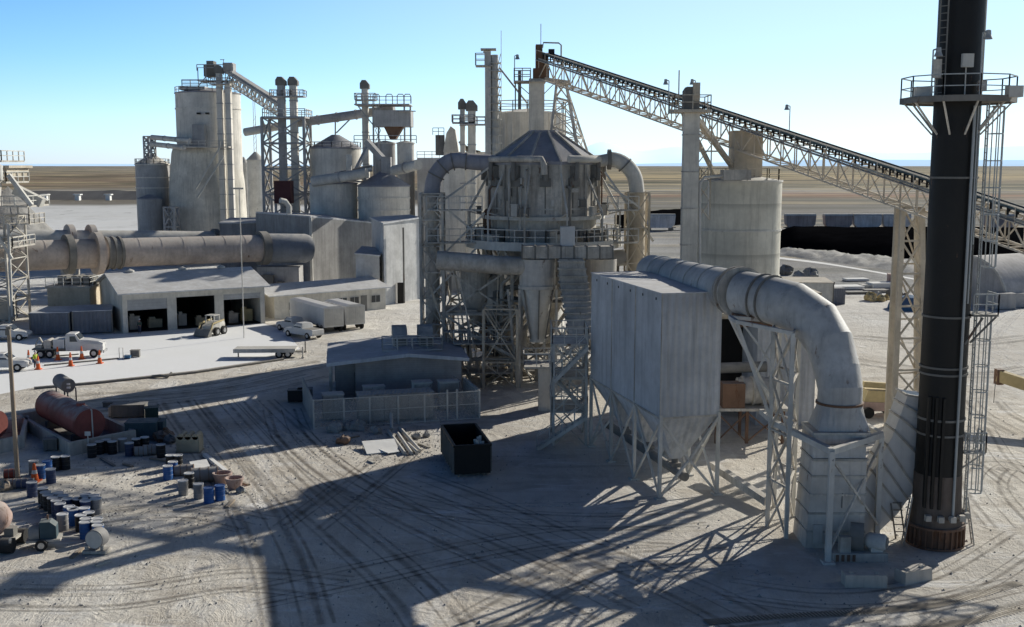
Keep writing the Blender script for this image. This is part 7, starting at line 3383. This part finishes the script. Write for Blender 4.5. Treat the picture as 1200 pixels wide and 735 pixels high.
# concrete blocks in the foreground right
for px_, py_, L, rz, lbl in ((1015, 689, 2.0, -.03, 'long concrete block lying left, in front of the fan motor'), (1077, 683, 1.7, .42, 'concrete block turned slightly, right of the other block')):
    p = G(px_, py_)
    fr_ = frame(p, rz)
    mb = MB(fr_)
    for a in (0,):
        mb.extr([(-L / 2, 0, 0), (L / 2, 0, 0), (L / 2 - .02, .04, .6), (-L / 2 + .02, .04, .6)], (0, .75, 0))
        mb.box(-L / 2 + .3, .3, .6, -L / 2 + .5, .45, .66)
        mb.box(L / 2 - .5, .3, .6, L / 2 - .3, .45, .66)
        mb.box(L / 2, .25, .15, L / 2 + .08, .5, .45)
    o = mb.build('concrete_block', 'bare', None, p)
    tag(o, lbl, 'block', 'concrete blocks before the fan')


# ------------------------------------------------------------------ people
def person(label, loc, rz, top='hivis', bend=0.0):
    t = thing('person', label, 'person', loc)
    t.rotation_euler.z = rz

    def skin(name, vs, es, rs, m, root=0):
        me = bpy.data.meshes.new(name)
        me.from_pydata(vs, es, [])
        o = bpy.data.objects.new(name, me)
        COL.objects.link(o)
        o.parent = t
        sm = o.modifiers.new('skin', 'SKIN')
        sm.use_smooth_shade = True
        for i, r in enumerate(rs):
            me.skin_vertices[0].data[i].radius = (r, r)
            me.skin_vertices[0].data[i].use_root = (i == root)
        ss = o.modifiers.new('sub', 'SUBSURF')
        ss.levels = ss.render_levels = 1
        me.materials.append(M[m])
        return o
    vs = [(0, 0, .95), (0, .01, 1.2), (0, 0, 1.42), (0, 0, 1.52), (0, -.01, 1.62), (0, -.01, 1.74)]
    es = [(0, 1), (1, 2), (2, 3), (3, 4), (4, 5)]
    rs = [.13, .12, .12, .055, .09, .07]

    def chain(start, pts):
        prev = start
        ids = []
        for p, r in pts:
            vs.append(p)
            rs.append(r)
            es.append((prev, len(vs) - 1))
            prev = len(vs) - 1
            ids.append(prev)
        return ids
    hands = []
    for s_ in (-1, 1):
        chain(0, [((s_ * .1, 0, .88), .09), ((s_ * .12, -.02, .5), .06), ((s_ * .13, .01, .1), .042), ((s_ * .14, -.14, .04), .03)])
        ids = chain(2, [((s_ * .2, 0, 1.4), .055), ((s_ * .27, .02, 1.13), .042), ((s_ * .27, -.14, .92), .03), ((s_ * .27, -.2, .86), .032)])
        for k_, (dx, L) in enumerate(((-.03, .07), (-.01, .085), (.01, .08), (.03, .06))):
            chain(ids[-1], [((s_ * .27 + dx, -.24, .83), .011), ((s_ * .27 + dx, -.25, .83 - L * .7), .009)])
        chain(ids[-1], [((s_ * .22, -.22, .86), .011), ((s_ * .2, -.25, .84), .009)])
    chain(4, [((0, -.1, 1.62), .015)])
    skin('body', vs, es, rs, 'skin')
    skin('jacket', [(0, 0, .92), (0, .01, 1.2), (0, 0, 1.43), (-.2, 0, 1.4), (-.27, .02, 1.13), (-.27, -.1, .97), (.2, 0, 1.4), (.27, .02, 1.13), (.27, -.1, .97)],
         [(0, 1), (1, 2), (2, 3), (3, 4), (4, 5), (2, 6), (6, 7), (7, 8)], [.16, .16, .14, .085, .065, .05, .085, .065, .05], top)
    skin('trousers', [(0, 0, .93), (-.1, 0, .86), (-.12, -.02, .5), (-.13, .01, .12), (.1, 0, .86), (.12, -.02, .5), (.13, .01, .12)],
         [(0, 1), (1, 2), (2, 3), (0, 4), (4, 5), (5, 6)], [.15, .11, .085, .065, .11, .085, .065], 'cloth')
    mb = MB()
    mb.lathe((0, -.01, 1.68), [(.17, 0), (.13, .02), (.125, .07), (.08, .13), (0, .15)], 14)
    o = MB.build(mb, 'hard_hat', 'lid')
    o.parent = t
    return t


person('worker in a yellow green vest standing behind the near traffic cone', G(42, 432), 1.2)
person('worker in dark clothes standing on the apron before the first workshop door', G(164, 391), -.4, 'green')

# small clutter in the drum yard
rnd = random.Random(77)
spots_ = [(150, 545, 'plank stub lying before the lying rusty drums'), (25, 590, 'short plank right below the lone dark drum'), (50, 592, 'pale plank left of the drum cluster'),
          (205, 590, 'short plank left of the lone grey drum'), (270, 590, 'short plank right of the bright blue drums'), (228, 552, 'plank leaning on the heap of sheets'),
          (90, 648, 'short plank between engine trailer and round tank'), (120, 660, 'short plank in front of the round tank'), (285, 566, 'plank beside the pale stone on the tan track'),
          (415, 512, 'timber offcut just left of the big white sheet'), (497, 522, 'timber offcut between pipes and dumpster'), (435, 541, 'timber offcut in front of the white sheets')]
for px_, py_, lbl in spots_:
    p = G(px_, py_, .06)
    a = rnd.uniform(0, 3.1)
    d = V((math.cos(a), math.sin(a), 0)) * rnd.uniform(.4, .8)
    o = MB().bar(p - d, p + d, .2, .1).build('plank', rnd.choice(('wood', 'panel', 'steel')), None, p)
    tag(o, lbl, 'plank')
mb = MB()
for i in range(2600):
    if i % 3 == 0:
        px_, py_ = rnd.uniform(0, 1200), rnd.uniform(480, 735)
    elif i % 3 == 1:
        px_, py_ = rnd.gauss(450, 60), rnd.gauss(520, 14)
    else:
        px_, py_ = rnd.gauss(170, 110), rnd.gauss(570, 30)
    p = G(px_, min(max(py_, 470), 745))
    r_ = rnd.uniform(.03, .09) * (1.6 if rnd.random() < .06 else 1)
    t = rnd.uniform(0, 3)
    q = [(math.cos(t + k_ * 2.09) * r_, math.sin(t + k_ * 2.09) * r_) for k_ in range(3)]
    mb.add([(p.x + q[0][0], p.y + q[0][1], .004), (p.x + q[1][0], p.y + q[1][1], .004), (p.x + q[2][0], p.y + q[2][1], .004), (p.x, p.y, r_)],
           [(0, 1, 3), (1, 2, 3), (2, 0, 3)])
o = mb.build('loose_gravel', 'rubble')
o['kind'] = 'stuff'
tag(o, 'loose gravel and small stones scattered over the dusty yard', 'gravel')

#@@RIGHTFAR
# ------------------------------------------------------------------ coal pile, rail cars, rubble
def mound(name, outline_fn, nx, ny, hfn, m, label=None, cat=None):
    vs, fs = [], []
    for j in range(ny + 1):
        for i in range(nx + 1):
            x, y = outline_fn(i / nx, j / ny)
            vs.append((x, y, hfn(i / nx, j / ny)))
    for j in range(ny):
        for i in range(nx):
            a = j * (nx + 1) + i
            fs.append((a, a + 1, a + nx + 2, a + nx + 1))
    mb = MB()
    mb.add(vs, fs, True)
    o = mb.build(name, m, None, (vs[0][0], vs[0][1], 0))
    if label:
        tag(o, label, cat)
    return o


random.seed(11)
ph_ = [random.uniform(0, 6) for _ in range(20)]


def bump_(u_, v_):
    s_ = 0
    for k_ in range(1, 9):
        s_ += math.sin(u_ * 5.3 * k_ + ph_[k_]) * math.cos(v_ * 2.1 * k_ + ph_[k_ + 8]) / k_
    return s_


# coal: front edge at px rows ~ 296..304
c_l, c_r = G(905, 293), G(1290, 345)


def coal_xy(u_, v_):
    a = G(900, 294).lerp(G(1260, 318), u_)
    b = G(880, 277).lerp(G(1320, 284), u_)
    p = a.lerp(b, v_)
    return p.x, p.y


mound('coal_pile', coal_xy, 70, 14, lambda u_, v_: max(-.2, math.sin(math.pi * min(1, max(0, v_))) ** .6 * (5.0 + .45 * bump_(u_, v_)) * min(1, u_ * 9 + .02) * (1 if u_ < .8 else max(0, (1 - u_) / .2))), 'coal',
      'long jet black coal pile stretching behind the yard on the right', 'coal pile')


def berm_xy(u_, v_):
    a = G(905, 298).lerp(G(1230, 342), u_)
    b = G(905, 291).lerp(G(1230, 319), u_)
    p = a.lerp(b, v_)
    return p.x, p.y


o = mound('spoil_bank', berm_xy, 80, 14, lambda u_, v_: max(-.2, math.sin(math.pi * v_) ** .8 * (1.0 + .3 * bump_(u_ * 6, v_ * 3) + random.uniform(-.3, .3)) * min(1, u_ * 12) * min(1, (1 - u_) * 12 + .01)), 'rubble')
struct(o)
del o['kind']
tag(o, 'long low grey bank of rubble in front of the coal pile', 'bank')
# left dark pile behind the right gooseneck
o = mound('coal_pile', lambda u_, v_: tuple((G(720, 272).lerp(G(812, 262), u_).lerp(G(720, 252).lerp(G(812, 250), u_), v_))[:2]), 30, 8,
          lambda u_, v_: max(0, math.sin(math.pi * v_) * (3.2 + .4 * bump_(u_, v_)) * min(1, u_ * 6) * min(1, (1 - u_) * 6)), 'coal', 'smaller dark coal pile seen between the furnace tower and the elevator', 'coal pile')


def railcar(m):
    t = thing('rail_car', 'x', 'rail car', (0, 0, 0))
    mb = MB()
    mb.extr([(-5.6, -1.5, 1.9), (-4.3, -1.5, .9), (4.3, -1.5, .9), (5.6, -1.5, 1.9), (5.9, -1.5, 4.3), (-5.9, -1.5, 4.3)], (0, 3, 0))
    mb.build('body', m, t)
    mb = MB()
    mb.extr([(-5.9, -1.5, 4.3), (-5.9, 1.5, 4.3), (-5.9, .9, 4.75), (-5.9, -.9, 4.75)], (11.8, 0, 0))
    mb.build('roof', 'steel_l', t)
    mb = MB()
    for i in range(15):
        x = -5.4 + i * .77
        mb.box(x - .06, -1.58, 1.8 if 0 < i < 14 else 2.3, x + .06, -1.5, 4.3)
    mb.build('rib', m, t)
    for x in (-4.9, -3.9, 3.9, 4.9):
        mb = MB()
        mb.pipe([(x, -.8, .45), (x, .8, .45)], .45, 14)
        mb.build('wheel', 'steel_d', t)
    mb = MB()
    mb.box(-6.3, -.3, .85, 6.3, .3, 1.1)
    mb.build('underframe', 'steel_d', t)
    return t


rcs = {'car': railcar('car'), 'cargrime': railcar('cargrime')}
for px_, kind, lbl in ((773, 'car', 'pale hopper rail car glimpsed just left of the slim elevator'), (937, 'cargrime', 'brownish hopper rail car next to the storage silo'), (981, 'cargrime', 'second brownish hopper rail car right of the silo'),
                       (1015, 'car', 'palest hopper rail car, left of the last one before the trestle'), (1049, 'car', 'pale hopper rail car just left of the trestle leg'), (1170, 'cargrime', 'hopper rail car seen right of the black stack')):
    p = G(px_, 270.5)
    place(rcs[kind], (p.x, p.y, 0), 0, lbl, 'hopper cars on the siding').scale = (.72 if px_ > 960 and px_ < 1100 else .78, 1, 1.08)
road = MB()
pts_ = smooth_path([G(905, 301.5), G(960, 308), G(1010, 316), G(1060, 325), G(1130, 338), G(1230, 352)])
vs_r = []
for i, p in enumerate(pts_):
    vs_r += [(p.x, p.y - 3.5, .012), (p.x, p.y + 3.5, .012)]
road.add(vs_r, [(2 * i, 2 * i + 2, 2 * i + 3, 2 * i + 1) for i in range(len(pts_) - 1)])
struct(road.build('dirt_road', 'panel'))
rl = MB()
p0_, p1_ = G(640, 270.5), G(1400, 270.5)
for s_ in (-.75, .75):
    rl.box(p0_.x, p0_.y + s_ - .05, .004, p1_.x, p0_.y + s_ + .05, .16)
struct(rl.build('rail_track', 'steel_d'))
# palletised junk in the far yard
random.seed(5)
junk = [(968, 336, 3, 2, .7, 'steel_d', 'low stack of dark plates left of the far yard'), (992, 340, 6, 3, .5, 'panel', 'wide white sheet stack in the far yard'), (1008, 345, 4, 1, .3, 'steel_d', 'flat dark plate lying before the wide white sheet stack'),
        (1006, 330, 4, 2, .4, 'panel', 'white panel stack behind the wide white sheet stack'), (1022, 338, 3, 2, .5, 'steel_l', 'grey panel stack in the middle of the far yard'),
        (1040, 338, 5, 2.5, .8, 'panel', 'long white panel stack near the trestle leg'), (1049, 336, 2.2, 2, 2.0, 'pink', 'pinkish white crate near the trestle leg'), (1027, 343, 3.5, 1.5, .4, 'steel', 'low grey plate stack in front of the long panels')]
for px_, py_, a, b, h, m_, lbl in junk:
    crate(px_, py_, a, b, h, m_, lbl, random.uniform(-.2, .2), 'panel_stack', False, 'stack')
for i in range(9):
    px_, py_ = 1018 + i * 5.2 + random.uniform(-1, 1), 351 + random.uniform(-3, 3)
    mb = MB()
    p = G(px_, py_)
    rock(mb, p, random.uniform(.5, .9), 60 + i, .8)
    o = mb.build('scrap_heap', random.choice(['yellow', 'steel_d', 'steel_l', 'rusty']), None, p)
    tag(o, 'one of a row of small scrap lumps in the far yard', 'heap', 'scrap lumps in the far yard')
crate(983, 357, 1.8, 2.0, 2.3, 'contain', 'grey blue narrow stand right of the brown hut', .1, 'machine_stand', True, 'stand')
container('plant_hut', 'flat roofed brown hut partly hidden by the big duct elbow', G(906, 357), G(976, 358), 8, 3.2, 'wall', 'tan', False)
p = G(1066, 362)
mb = MB()
mb.lathe(p, [(3.0, 0), (2.8, .8), (1.5, 1.7), (0, 2.0)], 20)
o = mb.build('covered_heap', 'bluecloth', None, p)
tag(o, 'blue sheeted mound behind the trestle braces', 'heap')
# far yard stones / tufts
for i, (px_, py_, lbl) in enumerate(((920, 322, 'dark lump stack just right of the silo'), (950, 326, 'grey rubble lump between the silo and the far yard'), (936, 330, 'grey rubble lump right of the silo foot'))):
    mb = MB()
    p = G(px_, py_)
    rock(mb, p, 1.4, 80 + i, .7)
    o = mb.build('rubble_heap', 'steel_d' if i == 0 else 'rubble', None, p)
    tag(o, lbl, 'heap')

# quonset
q0 = G(1143, 361)
qn = thing('quonset_hut', 'arched sheet metal hut behind the ladder of the stack', 'building', q0)
ang_ = R(28)
qf = frame(q0 + V((1, 5, 0)), ang_)
NA = 20
R_ = 6.6
mb = MB(qf)
vs = []
for x in (0, 26):
    for i in range(NA + 1):
        t = math.pi * i / NA
        vs.append((x, -R_ * math.cos(t), R_ * 1.05 * math.sin(t)))
mb.add(vs, [(i, i + 1, NA + 2 + i, NA + 1 + i) for i in range(NA)], True)
mb.build('shell', 'quonset', qn)
mb = MB(qf)
vs = [(0.1, -R_ * math.cos(math.pi * i / NA) * .99, R_ * 1.04 * math.sin(math.pi * i / NA)) for i in range(NA + 1)]
mb.add(vs, [tuple(range(NA + 1))])
mb.build('end_wall', 'fargrey', qn)
mb = MB(qf)
for i in range(NA):
    a, b = math.pi * i / NA, math.pi * (i + 1) / NA
    mb.bar((-.02, -R_ * math.cos(a), R_ * 1.05 * math.sin(a)), (-.02, -R_ * math.cos(b), R_ * 1.05 * math.sin(b)), .3)
mb.build('end_trim', 'steel_l', qn)
crate(1178, 363, 3.0, 2, 2.2, 'fargrey', 'left of two grey crates before the arched hut', .1, 'grey_crate', False, 'crate')
crate(1192, 361, 2.4, 2, 2.0, 'fargrey', 'right of two grey crates before the arched hut, at the picture edge', .1, 'grey_crate', False, 'crate')

# yellow aerial lift
p = G(1030, 490)
al = thing('yellow_lift', 'faded yellow lift machine with orange chassis parked behind the duct', 'lift', p)
mb = MB()
mb.extr([(p.x - 1.3, p.y, .55), (p.x + 1.5, p.y, .55), (p.x + 1.5, p.y, 1.2), (p.x - 1.3, p.y, 1.3)], (0, 1.8, 0))
mb.build('chassis', 'pink', al)
mb = MB()
mb.extr([(p.x - 1.2, p.y + .1, 1.3), (p.x + 1.4, p.y + .1, 1.2), (p.x + 1.2, p.y + .1, 2.1), (p.x - .9, p.y + .1, 2.2)], (0, 1.5, 0))
mb.build('turret', 'yellow', al)
mb = MB()
mb.bar((p.x - 1.1, p.y + .8, 2.6), (p.x + 1.0, p.y + .8, 2.45), .45)
mb.bar((p.x + .9, p.y + .8, 2.4), (p.x + 1.5, p.y + .9, 1.9), .3)
mb.build('boom', 'yellow', al)
for x in (-.9, 1.1):
    for y in (-.1, 1.9):
        mb = MB()
        mb.pipe([(p.x + x, p.y + y - .15, .45), (p.x + x, p.y + y + .15, .45)], .45, 16)
        mb.build('wheel', 'tyre', al)
# crane boom entering at right
a_, b_ = W(1170, 440, 86), W(1250, 466, 82)
cr = thing('crane_boom', 'yellow crane boom entering at the right edge', 'crane', G(1250, 510))
MB().bar(a_, b_, .55, .9).build('boom', 'yellow', cr)
MB().bar(a_ + V((-.2, 0, -.1)), a_ + V((.3, 0, -.1)), .7, 1.2).build('boom_head', 'rusty', cr)
MB().tube(a_ + V((-.2, 0, -.5)), a_ + V((-.25, 0, -2.2)), .03, n=6).build('hook_rope', 'steel_d', cr)
gq = G(1255, 505)
mb = MB()
mb.box(gq.x - 1.5, b_.y - 1.2, .6, gq.x + 3.5, b_.y + 1.2, 2.2)
mb.bar(b_, (gq.x + 1, b_.y, 2.2), .7)
mb.build('carrier', 'yellow', cr)
for x in (-.8, 2.6):
    mb = MB()
    mb.pipe([(gq.x + x, b_.y - 1.4, .6), (gq.x + x, b_.y + 1.4, .6)], .6, 16)
    mb.build('wheel', 'tyre', cr)

# far steppe buildings on the left horizon plain
for i, (px_, lbl) in enumerate(((53, 'tiny white post light on the levee, left one'), (91, 'tiny white post light on the levee, middle one'), (127, 'tiny white post light on the levee, right one'))):
    p = W(px_, 234, 630)
    mb = MB()
    mb.box(p.x - 1.2, 629, 0, p.x + 1.2, 632, 3)
    mb.box(p.x - 2, 628.5, 3, p.x + 2, 632.5, 3.6)
    o = mb.build('levee_hut', 'panel', None, (p.x, 630, 0))
    tag(o, lbl.replace('post light', 'hut'), 'hut')
